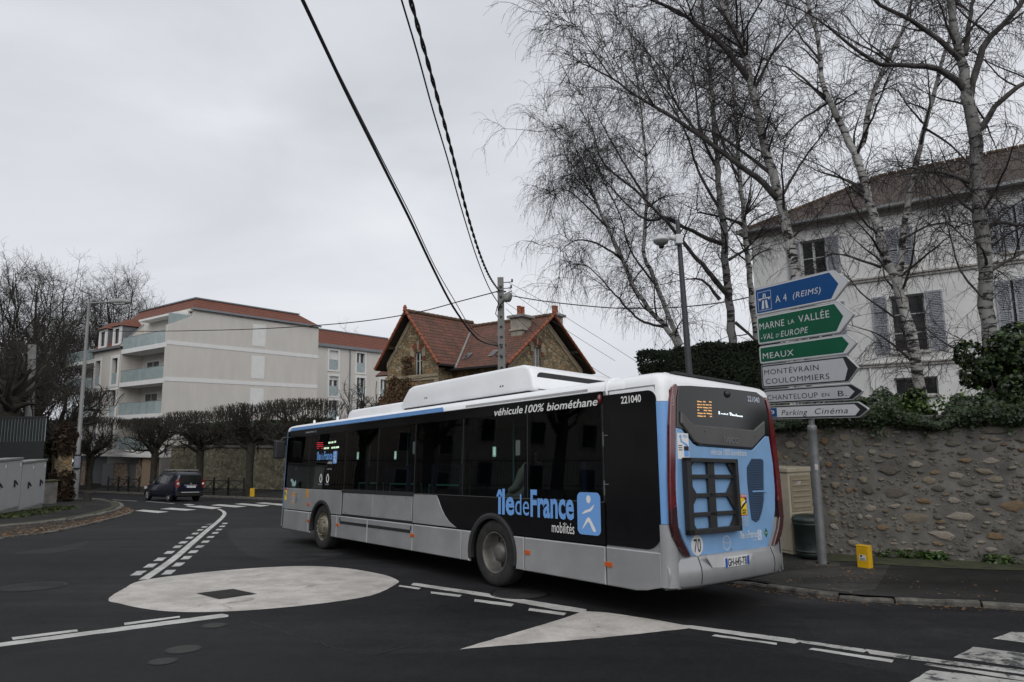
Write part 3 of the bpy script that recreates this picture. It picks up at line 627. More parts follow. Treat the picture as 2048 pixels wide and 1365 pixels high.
# --- wheels
b_tyre = M('tyre', (.014, .014, .014), .85, var=.35, scale=9, bump=.25, bscale=90, col2=(.03, .029, .027)); b_rim = M('rim_dusty', (.15, .14, .13), .5, .45, var=.3, scale=7); b_hub = M('front_hub', (.13, .125, .115), .5, .4, var=.3, scale=14, col2=(.3, .27, .19))
def bus_wheel(c, front, y0=-.03, flip=1):
    fn = lambda x, y, h: (c+x, y0+h*flip, .478+y)
    wroot = MB().lathe([(.285, -.28), (.44, -.285), (.47, -.26), (.478, -.22), (.478, -.06), (.468, -.03), (.445, -.008), (.40, .0), (.345, -.006), (.31, -.014), (.292, -.03)], 40, fn).build('wheel', b_tyre, bus)
    if front: MB().lathe([(.295, -.018), (.285, -.016), (.272, -.05), (.25, -.09), (.235, -.04), (.2, .0), (.15, .02), (.14, .03), (.11, .045), (0, .05)], 32, fn).build('rim', b_hub, wroot)
    else: MB().lathe([(.297, -.016), (.286, -.012), (.274, -.03), (.262, -.1), (.245, -.19), (.2, -.215), (.15, -.215), (.14, -.12), (.11, -.09), (.09, -.075), (0, -.07)], 36, fn).build('rim', b_rim, wroot)
    for i in range(8):
        t = 2*math.pi*i/8+.2; rr, hh, sz = (.262, -.07, .028) if front else (.20, -.196, .034)
        MB().lathe([(sz, 0), (sz*.9, .002), (0, .003)], 12, lambda x, y, h: fn(rr*math.cos(t)+x, rr*math.sin(t)+y, hh+h)).build('hand_hole', b_trim, wroot)
    for i in range(10):
        t = 2*math.pi*i/10; rr, hh = (.175, .012) if front else (.165, -.215)
        MB().lathe([(.016, 0), (.016, .035), (0, .04)], 6, lambda x, y, h: fn(rr*math.cos(t)+x, rr*math.sin(t)+y, hh+h)).build('wheel_nut', b_hub, wroot)
    return wroot
bus_wheel(3.2, 0); bus_wheel(9.3, 1); bus_wheel(3.2, 0, -2.47, -1); bus_wheel(9.3, 1, -2.47, -1)
# --- interior seen faintly through the tinted glass
b_seat = M('seat_blue', (.025, .04, .09), .8, var=.2); b_teal = M('teal_rail', (.12, .5, .42), .4, var=.05)
for s in (1.5, 2.65, 4.3, 5.15, 6.0, 6.85, 7.6):
    o = MB().bbox(s, s+.45, -.95, -.16, 1.12, 1.25, .03).bbox(s-.08, s+.03, -.95, -.16, 1.2, 1.78, .04).build('seat', b_seat, bus)
for a, b in ((8.0, 6.95), (6.7, 5.55), (5.3, 4.1)):
    m = MB(); m.tube([(a, -.22, 1.2), (a, -.22, 1.43), (b, -.22, 1.43), (b, -.22, 1.2)], .017, 6); m.build('grab_rail', b_teal, bus)
for s in (3.9, 5.4, 7.4): MB().tube([(s, -1.0, .8), (s, -1.0, 2.55)], .018, 6).build('grab_pole', b_teal, bus)
MB().box(.3, 11.5, -2.44, -.12, 2.58, 2.62).build('ceiling', M('bus_ceiling', (.12, .12, .12), .7, var=.05), bus)
MB().box(1.0, 11.4, -2.46, -2.44, .8, 2.6).build('inner_wall', b_in, bus)
# stickers on the windows
b_lit = M('green_sticker', (.25, .55, .42), .5, var=.1)
for px, py in ((716,912),(791,911),(989,904)):
    s, z = SP(px, py); plate('exit_sticker', rrect(s-.04, s+.04, z-.075, z+.075, .008, 2), SL, .0015, .004, b_lit)
    m = MB(); m.tube([(s+.012, .0055, z-.05), (s, .0055, z), (s-.015, .0055, z-.045)], .007, 4); m.tube([(s, .0055, z), (s, .0055, z+.03)], .009, 4); m.lathe([(.012, 0), (0, .002)], 8, lambda x, y, h: (s+x, .005+h, z+.048+y)); m.build('exit_figure', t_white, bus)
s, z = SP(1036, 896); plate('sticker', rrect(s-.05, s+.05, z-.11, z+.11, .01, 2), SL, .0015, .003, M('pale_sticker', (.09, .11, .1), .5, var=.05)); s, z = SP(828, 896); plate('sticker', rrect(s-.04, s+.04, z-.11, z+.11, .01, 2), SL, .0015, .003, M('pale_sticker2', (.06, .08, .08), .5, var=.05))
# writing on the left side
def side_text(name, px, py, s, size, mat, width=None, h=.0075, **k):
    u0, v0 = SP(px, py); return lettering(name, s, size, lambda u, v, hh: (u0-u, h, v0+v), mat, bus, width, **k)
for s_, xa_, ya_, xb_ in (('véhicule', 989, 832.5, 1046), ('100%', 1050, 826.5, 1089), ('biométhane', 1094, 822, 1196)):
    side_text('side_slogan', xa_, ya_, s_, .155, t_white, SP(xa_, ya_)[0]-SP(xb_, ya_)[0], .005, bold=.002, shear=.22)
side_text('fleet_number', 1243, 808, '221040', .125, t_white, SP(1243, 808)[0]-SP(1283, 805)[0], .0085, bold=.0025)
def logo(px0, px1, py, mat_t, mat_sub, mat_box, mat_fig, fn0, conv, k, hh, bold=.006):
    pass
def idf_logo(fn, W, mt, ms, mb, mf, parent, h):
    # fn(u,v,h) with u across in reading direction; W = overall width
    k = W/2.08
    lettering('logo_word', 'île', .50*k, lambda u, v, q: fn(u, v+.12*k, h), mt, parent, .42*k, bold=.014*k)
    lettering('logo_word', 'de', .42*k, lambda u, v, q: fn(u+.44*k, v+.12*k, h), mt, parent, .30*k)
    lettering('logo_word', 'France', .50*k, lambda u, v, q: fn(u+.77*k, v+.12*k, h), mt, parent, .85*k, bold=.014*k)
    lettering('logo_word', 'mobilités', .20*k, lambda u, v, q: fn(u+1.20*k, v-.07*k, h), ms, parent, .42*k)
    plate('logo_badge', rrect(1.68*k, 2.08*k, -.06*k, .46*k, .07*k, 5), lambda u, v, q: fn(u, v, h*.6+q), 0, h*.3, mb, 0, parent)
    m = MB(); ring = [(1.88*k+.038*k*math.cos(2*math.pi*i/16), .375*k+.05*k*math.sin(2*math.pi*i/16)) for i in range(16)]
    for poly in (ring, smooth([(1.76*k, .19*k), (1.82*k, .235*k), (1.9*k, .26*k), (1.98*k, .315*k), (1.93*k, .24*k), (1.86*k, .215*k)], 3, True), smooth([(1.76*k, .0), (1.80*k, .07*k), (1.84*k, .13*k), (1.885*k, .155*k), (1.94*k, .09*k), (2.0*k, -.01*k), (1.95*k, -.01*k), (1.90*k, .07*k), (1.868*k, .10*k), (1.84*k, .075*k)], 2, True)):
        m.add([fn(u, v, h) for u, v in poly], [list(range(len(poly)))])
    m.build('logo_figure', mf, parent)
s0, z0 = 3.10, .93
idf_logo(lambda u, v, h: (s0-u, h, z0+v), 2.08, t_blue, t_white, t_blue, t_white, bus, .009)
s1_, z1_ = SP(633, 924)
idf_logo(lambda u, v, h: (s1_-u, h, z1_-.02+v), 1.08, t_blue, t_white, t_blue, t_white, bus, .004)
side_text('small_caption', 655, 940, 'AVEC VOUS', .05, t_pale, .22, .004)
m = MB()
for px in (649, 668-12+7):
    c = SP(px-8 if px < 650 else px-8, 958)
for px in (642, 655.5):
    c = SP(px, 957); ring = [(c[0]+.075*math.cos(2*math.pi*i/20)*(1-.35*max(0, math.sin(2*math.pi*i/20))), c[1]+.10*math.sin(2*math.pi*i/20)) for i in range(20)]; ri = [(c[0]+(a-c[0])*.55, c[1]+(b-c[1])*.7) for a, b in ring]
    m.add([(a, .004, b) for a, b in ring]+[(a, .004, b) for a, b in ri], [[i, (i+1) % 20, 20+(i+1) % 20, 20+i] for i in range(20)])
m.build('games_emblem', t_white, bus)
for px in (639, 652.5): side_text('small_caption', px-2, 970, 'PARIS 2024', .035, t_pale, .2, .008)
# side destination display (fragments as the camera caught them)
m = MB(); rnd = random.Random(3)
for r_ in range(4):
    for c in range(3):
        if rnd.random() < .85: a, z = SP(636+c*4.2, 886+r_*3.7); m.box(a-.05, a+.05, .001, .003, z-.008, z+.008)
stuff(m.build('led_line_number', led_r, bus))
m = MB()
for x, y, ln in [(657,886,3),(661,885.5,2),(664,885,3),(669,884,3),(648,897,5),(654,896.5,4),(663,896,3),(667,895.5,4),(672,895,4),(676,894.5,2)]:
    a, z = SP(x, y); b_, _ = SP(x+ln, y); m.box(b_, a, .001, .003, z-.022, z+.018)
stuff(m.build('led_text', led_g, bus))
side_text('led_text', 612, 867, 'URBANWAY 12', .05, t_pale, .62, .005)
s, z = SP(584, 965); m = MB(); m.add([(s-a, .004, z+b) for a, b in smooth([(-.1, .04), (-.02, .09), (.08, .05), (.16, .0), (.24, .05), (.27, -.04), (.2, -.09), (.05, -.09), (-.01, 0)], 2, True)], [list(range(18))]); m.build('sticker', M('mint_sticker', (.3, .45, .45), .5, var=.05), bus)
st_y = M('sticker_yellow', (.75, .55, .02), .5, var=.05); st_r = M('sticker_red', (.55, .03, .03), .5, var=.05); st_o = M('sticker_orange', (.55, .28, .06), .5, var=.1)
c = SP(572, 989); MB().box(c[0]-.06, c[0]+.06, .006, .0085, c[1]-.14, c[1]+.14).build('warning_sticker', st_y, bus); MB().box(c[0]-.06, c[0]+.06, .006, .009, c[1]+.10, c[1]+.14).build('warning_band', st_r, bus)
m = MB(); m.add([(c[0]-.05, .0095, c[1]-.06), (c[0]+.05, .0095, c[1]+.02), (c[0]+.05, .0095, c[1]+.07), (c[0]-.05, .0095, c[1]-.01)], [[0, 1, 2, 3]]); m.build('warning_mark', t_black, bus)
for dx, dz, sx, sz, mm in ((0, .1, .13, .018, st_o), (0, .04, .13, .018, st_o), (-.02, 0, .11, .014, t_blue), (-.05, -.08, .018, .08, st_o), (.0, -.08, .018, .08, st_o), (.04, -.06, .02, .05, t_blue)):
    c = SP(587, 996); MB().box(c[0]-dx-sx, c[0]-dx+sx, .006, .0085, c[1]+dz-sz, c[1]+dz+sz).build('crest_mark', mm, bus)
for i in range(5): c = SP(591, 990+i*4.0); lettering('small_caption', 'Marne et Gondoire'[i*3:i*3+7], .045, lambda u, v, h: (c[0]-u, .0085, c[1]+v), t_black, bus)
c = SP(615, 987); MB().box(c[0]-.07, c[0]+.07, .006, .0085, c[1]-.1, c[1]+.1).build('sticker', st_o, bus)
# --- rear
MB().box(.0, .012, -2.38, -.12, .37, 1.06).build('rear_wall', b_grey, bus); MB().box(.004, .012, -2.38, -.12, 1.06, 2.6).build('rear_wall', b_trim, bus)
def rpoly(pts, x=0): return [RP(*q, x) for q in pts]
def rtext(name, px, py, s, size, mat, width=None, h=.05, **k):
    u0, v0 = RP(px, py); return lettering(name, s, size, lambda u, v, hh: (-h, -(u0+u), v0+v), mat, bus, width, **k)
# bumper, a solid with a rounded lower edge and a recess for the plate
bp = rpoly([(1342,1172),(1395,1171),(1470,1163),(1535,1148)])
m = MB(); prof = [(.02, .40), (-.02, .36), (-.055, .40), (-.07, .50), (-.065, .58), (-.035, .66), (-.02, .70), (.0, .705)]
k = 12; vs = []
for i in range(k+1):
    w_ = .0+2.5*i/k; bow = -.05*math.sin(math.pi*i/k); e = .10 if i in (0, k) else (.03 if i in (1, k-1) else 0)
    for x, z in prof: vs.append((x+bow+e, -w_, z))
m.add(vs, [[i*8+j, i*8+j+1, (i+1)*8+j+1, (i+1)*8+j] for i in range(k) for j in range(7)], 0, True); m.build('rear_bumper', b_grey, bus)
for w_ in (.44, 2.05): bw_ = -.05*math.sin(math.pi*w_/2.5)-.003; MB().tube([(x+bw_, -w_, z) for x, z in ((-.02, .70), (-.035, .66), (-.065, .58), (-.07, .50), (-.055, .40))], .005, 5).build('bumper_joint', b_trim, bus)
pr = rpoly([(1410,1112),(1504,1107),(1496,1131),(1424,1136)], -.1)
plate('plate_recess', pr, RE, .106, .112, M('recess_pale', (.5, .5, .5), .5, var=.1))
pq = [(.88, .545), (1.40, .545), (1.40, .655), (.88, .655)]
pp = plate('number_plate', rrect(.875, 1.40, .545, .655, .01, 2), RE, .108, .124, M('plate_white', (.62, .63, .63), .4, var=.05), .003)
for a in (.877, 1.352): MB().box(-.126, -.1235, -(a+.046), -a, .548, .652).build('plate_band', M('plate_blue', (.02, .08, .4), .4, var=.05), bus)
lettering('plate_number', 'GH-645-TB', .125, lambda u, v, h: (-.1265, -(.93+u), .558+v), t_black, bus, .415, bold=.002)
door = [(1383.5,1113.7),(1372,1090),(1359,1057),(1354,1020),(1352.6,980),(1352.5,856),(1364,859),(1387,888),(1396,893),(1505,900.5),(1529,873),(1537.5,873.6),(1546,930),(1549.8,980),(1550,1020),(1545,1062),(1533,1101)]
plate('engine_door', rpoly(door, -.03), RE, 0, .035, b_blue2, .012)
blk = [(1352.5,856),(1353,800),(1357,772),(1380,772),(1450,777),(1512,785),(1526,795),(1535,830),(1538.5,873),(1529,873),(1505,899),(1396,892),(1364,859)]
plate('rear_display_glass', rpoly(blk, -.02), RE, 0, .03, b_black, .006)
tp = [(1362.9,823),(1385.4,845.6),(1391,850),(1508.7,861),(1529.7,842.4),(1530.5,869),(1505.5,897),(1400,889),(1390,884),(1362.9,846.4)]
plate('display_surround', rpoly(tp, -.05), RE, .02, .052, b_mid, .012)
rtext('maker_badge', 1440, 886, 'IVECO', .10, MAT['steel'], RP(1470, 883)[0]-RP(1440, 886)[0], .058, bold=.003)
for px, py in ((1402,864),(1503,874)): c = RP(px, py); MB().lathe([(.012, 0), (0, .002)], 8, lambda x, y, h: (-.0525-h, -c[0]+x, c[1]+y)).build('screw', b_trim, bus)
c = RP(1450, 789); MB().lathe([(.05, 0), (.045, .02), (.02, .04), (0, .042)], 12, lambda x, y, h: (-.03-h, -c[0]+x, c[1]+y)).build('reversing_camera', b_trim, bus)
rtext('fleet_number', 1491, 803, '221040', .10, t_pale, .30, .033, bold=.002)
# rear display, caught between refreshes
m = MB(); Z1 = lambda x, y: (1300+x/6.204, 740+y/6.204)
for y, segs in ((392, ((583, 635), (655, 688), (730, 760))), (430, ((583, 622), (632, 645), (655, 680), (690, 725), (735, 758))), (465, ((585, 612), (620, 645), (658, 720), (732, 760))), (500, ((588, 606), (665, 705), (720, 762))), (537, ((588, 648), (660, 686), (700, 765))), (572, ((588, 650), (662, 686), (740, 765)))):
    for a, b in segs:
        p, q = RP(*Z1(a, y+(a-583)*.04), -.03), RP(*Z1(b, y+(b-583)*.04), -.03); m.box(-.0345, -.031, -q[0], -p[0], p[1]-.0065, p[1]+.0065)
stuff(m.build('led_line_number', led_o, bus))
m = MB()
for x0, x1, y0, y1 in ((850, 862, 515, 552), (876, 890, 540, 550), (895, 915, 545, 553), (918, 930, 540, 556), (935, 950, 548, 558), (958, 964, 540, 562), (982, 1008, 533, 541), (992, 1002, 533, 568), (1012, 1020, 545, 570), (1024, 1040, 556, 572), (1046, 1060, 560, 575), (1066, 1072, 548, 578), (1078, 1096, 566, 580), (1102, 1118, 570, 583), (1124, 1146, 572, 586)):
    p, q = RP(*Z1(x0, y1), -.03), RP(*Z1(x1, y0), -.03); m.box(-.0345, -.031, -q[0], -p[0], min(p[1], q[1]), max(p[1], q[1]))
stuff(m.build('led_text', led_w, bus))
# tail lamps
la = [(1345,775),(1352,768),(1355,775),(1351,800),(1350.5,860),(1350,960),(1352,1000),(1353,1010),(1345,1020),(1341,1020),(1339,960),(1339,850),(1341,800)]
lb = [(1341,1018),(1353,1010),(1355,1050),(1362,1076),(1374,1100),(1381,1114),(1370,1113),(1356,1095),(1348,1075),(1342,1050)]
plate('tail_lamp', rpoly(la, -.03), RE, 0, .04, b_red, .008); plate('tail_lamp', rpoly(lb, -.03), RE, 0, .04, b_red2, .008)
for k_ in (0, 1): 
    pts = rpoly(la if k_ == 0 else lb, -.03); plate('tail_lamp', [(2.49-a, b) for a, b in pts][::-1], RE, 0, .04, b_red if k_ == 0 else b_red2, .008)
c = RP(1346, 800, -.04)
for i in range(7): MB().lathe([(.012, 0), (0, .004)], 6, lambda x, y, h: (-.041-h, -c[0]-.012*(i % 2)+x, c[1]-.06+.02*i+y)).build('reflector_dot', M('reflector', (.4, .3, .3), .2, var=0) if i == 0 else bpy.data.materials['reflector'], bus)
rtext('rear_slogan', 1416, 909.5, 'véhicule 100% biométhane', .105, t_pale, RP(1488, 912)[0]-RP(1416, 909)[0], .037, bold=.002)
# poster frame
fr_ = empty('poster_frame'); fr_.parent = bus
q = rpoly([(1372,915),(1476,920),(1482,1065),(1375,1070)], -.1)
wa, wb, zb, zt = RP(1375, 990, -.115)[0]+.02, RP(1480, 990, -.115)[0], RP(1428, 1067, -.115)[1], RP(1424, 917, -.115)[1]
def bar(u0, u1, v0, v1, h0, h1, name='frame_bar'): MB().bbox(-h1, -h0, -u1, -u0, v0, v1, .006).build(name, b_trim, fr_)
for a in ((wa, wa+.085, zb, zt), (wb-.055, wb, zb, zt), (wa, wb, zb, zb+.06), (wa, wb, zt-.05, zt)): bar(*a, .05, .12)
bar(wa+(wb-wa)*.44, wa+(wb-wa)*.57, zb+.03, zt-.03, .045, .075, 'frame_rib')
for i in (1, 2, 3): z = zb+(zt-zb)*i/4; bar(wa+.06, wb-.04, z-.025, z+.025, .045, .075, 'frame_rib')
for i in range(4):
    z0, z1 = zb+(zt-zb)*i/4, zb+(zt-zb)*(i+1)/4
    for u, sg in ((wa+.075, 1), (wb-.05, -1)):
        zz, dz = (z0+.02, 1) if i % 2 == 1 else (z1-.02, -1)
        zz = z1-.02 if i % 2 == 1 else z0+.02; dz = -1 if i % 2 == 1 else 1
        zz, dz = (z1-.02, -1) if i in (1, 3) else (z0+.02, 1)
        zz, dz = ((z0+.02, 1) if i in (1, 3) else (z1-.02, -1))
        dz = -dz; zz = z0+.02 if dz > 0 else z1-.02
        MB().prism([(u, zz), (u+sg*.15, zz), (u, zz+dz*.17)], RE, .046, .072).build('frame_gusset', b_trim, fr_)
# ventilation grille
gp_ = [(1503,918),(1522,918),(1526,922),(1527,1000),(1524,1020),(1518,1040),(1512,1045),(1503,1040),(1499,1010),(1494,960),(1493.5,935)]
plate('grille_recess', rpoly(gp_, -.035), RE, .03, .0375, M('grille_blue', (.02, .045, .09), .6, var=.2)); gw = rpoly(gp_, -.035)
m = MB(); zs0, zs1 = min(b for a, b in gw), max(b for a, b in gw); z = zs0+.02
while z < zs1-.01:
    xs = []
    for i in range(len(gw)):
        (a0, b0), (a1, b1) = gw[i], gw[(i+1) % len(gw)]
        if (b0-z)*(b1-z) < 0: xs.append(a0+(a1-a0)*(z-b0)/(b1-b0))
    if len(xs) == 2: m.box(-.048, -.037, -max(xs), -min(xs), z, z+.008)
    z += .022
m.build('grille_slats', M('grille_slat', (.05, .1, .18), .5, var=.1), bus)['kind'] = 'stuff'
zc = RP(1515, 983)[1]; MB().box(-.055, -.04, -2.07, -1.72, zc-.008, zc+.012).build('grille_bar', b_blue2, bus)
# rear stickers and marks
c = RP(1394, 1091, -.035); rg = [(c[0]+.115*math.cos(2*math.pi*i/28), c[1]+.115*math.sin(2*math.pi*i/28)) for i in range(28)]
plate('speed_disc', rg, RE, .035, .039, M('disc_white', (.62, .62, .62), .5, var=.05)); lettering('speed_number', '70', .21, lambda u, v, h: (-.041, -(c[0]+u), c[1]-.075+v), t_black, bus, .135, bold=.001, align='CENTER')
c = RP(1366, 891, -.035); plate('merci_sticker', [(c[0]-.11, c[1]-.16), (c[0]+.11, c[1]-.16), (c[0]+.11, c[1]+.14), (c[0]-.11, c[1]+.14)], RE, .035, .038, t_white)
m = MB(); m.add([(-.0395, -(c[0]+a), c[1]+b) for a, b in ((-.08, .09), (-.05, .13), (-.02, .09), (-.04, .09), (-.02, .05), (.09, .01), (.09, -.02), (-.05, .04), (-.06, .09))], [list(range(9))]); m.box(-.041, -.038, -(c[0]+.1), -(c[0]+.01), c[1]-.13, c[1]-.06); m.build('merci_arrow', t_blue, bus)
lettering('merci_text', 'MERCI', .05, lambda u, v, h: (-.0395, -(c[0]+.0+u), c[1]+.09+v), t_blue, bus, .1); MB().box(-.042, -.038, -(c[0]+.1), -(c[0]+.01), c[1]-.06, c[1]-.01).build('merci_bus', t_black, bus)
m = MB(); [m.box(-.0395, -.038, -(c[0]-.02), -(c[0]-.095), c[1]-.06+.025*i, c[1]-.05+.025*i) for i in range(3)]; m.build('merci_lines', t_black, bus)
c = RP(1487, 1010, -.035); plate('blind_spot_sticker', [(c[0]-.075, c[1]-.13), (c[0]+.075, c[1]-.13), (c[0]+.075, c[1]+.13), (c[0]-.075, c[1]+.13)], RE, .035, .038, st_r)
MB().box(-.0395, -.038, -(c[0]+.065), -(c[0]-.065), c[1]-.12, c[1]+.085).build('warning_sticker', st_y, bus)
m = MB(); m.add([(-.0405, -(c[0]+a), c[1]+b) for a, b in ((-.065, -.06), (.065, .03), (.065, .085), (.0, .085), (.06, .05), (-.065, -.03))], [[0, 1, 2, 5], [2, 3, 4]]); m.build('warning_mark', t_black, bus)
m = MB(); m.add([(-.041, -(c[0]+a), c[1]+b) for a, b in ((-.045, 0), (.03, .035), (.045, .06), (-.03, .03))], [[0, 1, 2, 3]]); m.build('warning_lorry', t_white, bus)
for s_, dz, wd, mt in (('ATTENTION', .098, .13, t_white), ('ANGLES', -.08, .1, t_black), ('MORTS', -.112, .09, t_black)): lettering('warning_text', s_, .036, lambda u, v, h: (-.041, -(c[0]+u), c[1]+dz+v), mt, bus, wd, align='CENTER', bold=.001)
c0_ = RP(1479.5, 1083, -.035); idf_logo(lambda u, v, h: (-.035-h, -(c0_[0]+u), c0_[1]+v), .52, t_pale, t_pale, t_pale, b_blue2, bus, .004)
c = RP(1453, 1086, -.035); m = MB(); k = 20; m.add([(-.0375, -(c[0]+r*math.cos(2*math.pi*i/k)), c[1]+r*math.sin(2*math.pi*i/k)) for r in (.085, .075) for i in range(k)], [[i, (i+1) % k, k+(i+1) % k, k+i] for i in range(k)]); m.build('round_mark', t_pale, bus); lettering('round_mark_text', 'TRANSIT', .045, lambda u, v, h: (-.0375, -(c[0]+u), c[1]-.015+v), t_pale, bus, .15, align='CENTER')
c = RP(1532, 1066, -.035); m = MB(); m.add([(-.038, -(c[0]+a*.05), c[1]+b*.06) for a, b in ((0, 1), (1, 0), (0, -1), (-1, 0))], [[0, 1, 2, 3]]); m.build('gas_diamond', M('gas_green', (.01, .12, .05), .5, var=0), bus); lettering('gas_text', 'CNG', .03, lambda u, v, h: (-.0385, -(c[0]+u), c[1]-.01+v), t_white, bus, .06, align='CENTER')
c = RP(1462, 1098, -.035); MB().lathe([(.014, 0), (.01, .008), (0, .009)], 8, lambda x, y, h: (-.036-h, -c[0]+x, c[1]+y)).build('door_lock', MAT['steel'], bus)
c = RP(1484, 1042, -.035); m = MB(); [m.box(-.0375, -.036, -(c[0]+.05+.03*i), -(c[0]+.03+.03*i), c[1]-.07, c[1]+.05) for i in range(-1, 0)]; m.box(-.0375, -.036, -(c[0]+.02), -(c[0]), c[1]-.07, c[1]+.04); [m.box(-.0375, -.036, -(c[0]+.15), -(c[0]+.05), c[1]-.06+.025*i, c[1]-.054+.025*i) for i in range(5)]; m.build('network_mark', t_pale, bus)

# passenger behind the glass
def person_mesh(joints, edges, radii, name, mat, parent):
    me = bpy.data.meshes.new(name); me.from_pydata(joints, edges, []); o = bpy.data.objects.new(name, me); COL.objects.link(o); o.parent = parent
    md = o.modifiers.new('skin', 'SKIN'); 
    bm = bmesh.new(); bm.from_mesh(me); lay = bm.verts.layers.skin.verify()
    for i, q in enumerate(bm.verts): q[lay].radius = (radii[i], radii[i]); q[lay].use_root = (i == 0)
    bm.to_mesh(me); bm.free(); sb = o.modifiers.new('sub', 'SUBSURF'); sb.levels = 2; sb.render_levels = 2; me.materials.append(mat); return o
pe = empty('person', mat=bus.matrix_world @ Matrix.Translation((2.75, -.42, 1.2))); tag(pe, 'seated passenger in a pale jacket behind the bus window above the rear wheel', 'person')
J = [(0, 0, .1), (.0, 0, .32), (-.02, 0, .52), (0, 0, .62), (.02, 0, .73), (.03, 0, .82), (0, .19, .5), (.08, .24, .25), (.33, .2, .16), (0, -.19, .5), (.08, -.24, .25), (.33, -.2, .16), (.2, .1, .08), (.45, .1, .1), (.47, .1, -.3), (.58, .1, -.34), (.2, -.1, .08), (.45, -.1, .1), (.47, -.1, -.3), (.58, -.1, -.34)]
E_ = [(0, 1), (1, 2), (2, 3), (3, 4), (4, 5), (2, 6), (6, 7), (7, 8), (2, 9), (9, 10), (10, 11), (0, 12), (12, 13), (13, 14), (14, 15), (0, 16), (16, 17), (17, 18), (18, 19)]
person_mesh(J, E_, [.15, .16, .15, .06, .1, .085, .085, .065, .045, .085, .065, .045, .1, .075, .05, .045, .1, .075, .05, .045], 'body', M('pale_jacket', (.6, .68, .6), .8, var=.15), pe)
hm = MB()
for i in range(7):
    for j in range(12):
        pass
hm.lathe([(.0, .11), (.07, .09), (.1, .04), (.105, -.02), (.09, -.07)], 14, lambda x, y, h: (.015+x, y, .80+h)); hm.build('hair', M('dark_hair', (.02, .016, .012), .7, var=.2), pe)
# ================================================================== right side: garden wall, signpost, street furniture, white house
def stone_mat(name, cols, rough=.9):
    m, n, l, b = node_mat(name); tc = n.new('ShaderNodeTexCoord').outputs['Object']; oi = n.new('ShaderNodeObjectInfo')
    x = tex(n, l, 'ShaderNodeTexNoise', tc, Scale=9, Detail=8, Roughness=.7); r = ramp(n, cols)
    f = math_(n, l, 'ADD', math_(n, l, 'MULTIPLY', x.outputs['Fac'], .55), math_(n, l, 'MULTIPLY', oi.outputs['Random'], .55)); f = math_(n, l, 'SUBTRACT', f, .06); l.new(f, r.inputs[0])
    y = tex(n, l, 'ShaderNodeTexNoise', tc, Scale=35, Detail=6, Roughness=.8); g = ramp(n, [(.35, (.45, .45, .45)), (.65, (1.15, 1.15, 1.15))]); l.new(y.outputs['Fac'], g.inputs[0])
    l.new(mixc(n, l, .8, r.outputs[0], g.outputs[0], 'MULTIPLY'), b.inputs['Base Color']); b.inputs['Roughness'].default_value = rough
    bumpn(n, l, b, y.outputs['Fac'], .9, .03); return m
MAT['rubble'] = stone_mat('rubble_stone', [(.15, (.06, .055, .045)), (.32, (.20, .18, .15)), (.46, (.32, .265, .19)), (.58, (.42, .385, .335)), (.70, (.27, .17, .08)), (.82, (.24, .2, .15)), (.95, (.46, .43, .38))])
MAT['mortar'] = M('lime_mortar', (.12, .115, .104), .95, var=.35, scale=2.5, bump=.8, bscale=30, col2=(.185, .176, .16))
MAT['coping'] = M('wall_coping', (.13, .125, .115), .9, var=.3, scale=4, bump=.5)
WA = -27.6; W0 = Vector((6.26, 13.35)); WD = Vector((math.cos(R(WA)), math.sin(R(WA)))); WN = Vector((WD.y, -WD.x))   # WN points to the street
wall = empty('garden_wall', (W0.x, W0.y, pl(*W0)), R(WA)); tag(wall, 'rubble stone garden wall behind the signpost, topped with ivy', 'wall')
# local: x along wall (right +), -y to the street ; top level ~1.62 world
zb0 = pl(*W0); WT = 1.66-zb0
slope = GA*WD.x+GB*WD.y
m = MB(); xa, xb = -1.6, 9.0
m.add([(x, y, z) for x in (xa, xb) for y, z in ((0, slope*x-.3), (0, WT), (.4, WT), (.4, slope*x-.3))], [[0, 4, 5, 1], [1, 5, 6, 2], [2, 6, 7, 3], [0, 1, 2, 3], [7, 6, 5, 4]]); m.build('wall_core', MAT['mortar'], wall)
MB().bbox(xa-.02, xb, -.05, .45, WT, WT+.07, .015).build('coping', MAT['coping'], wall)
# stones: placed by dart throwing, flatter to the right of the old joint, small rubble to the left
rnd = random.Random(11); placed = []; shapes = []
def stone_mesh(seed):
    r_ = random.Random(seed); n_ = r_.choice((6, 7, 8, 9)); ang = sorted(2*math.pi*(i+r_.uniform(-.28, .28))/n_ for i in range(n_)); rad = [r_.uniform(.72, 1.05) for _ in ang]
    m = MB(); vs = []
    for sc_, h in ((1.0, .02), (.93, -.35), (.62, -.6)): vs += [(math.cos(a)*q*sc_+(r_.uniform(-.05, .05) if h < 0 else 0), h+r_.uniform(-.08, .08), math.sin(a)*q*sc_+(r_.uniform(-.05, .05) if h < 0 else 0)) for a, q in zip(ang, rad)]
    vs.append((r_.uniform(-.15, .15), -.68, r_.uniform(-.1, .1)))
    fs = [[l_*n_+i, l_*n_+(i+1) % n_, (l_+1)*n_+(i+1) % n_, (l_+1)*n_+i] for l_ in (0, 1) for i in range(n_)]+[[2*n_+i, 2*n_+(i+1) % n_, 3*n_] for i in range(n_)]
    m.add(vs, fs); o = m.build('stone', MAT['rubble'], wall); me = o.data; bpy.data.objects.remove(o); return me
meshes = [stone_mesh(i) for i in range(24)]
tries = 0
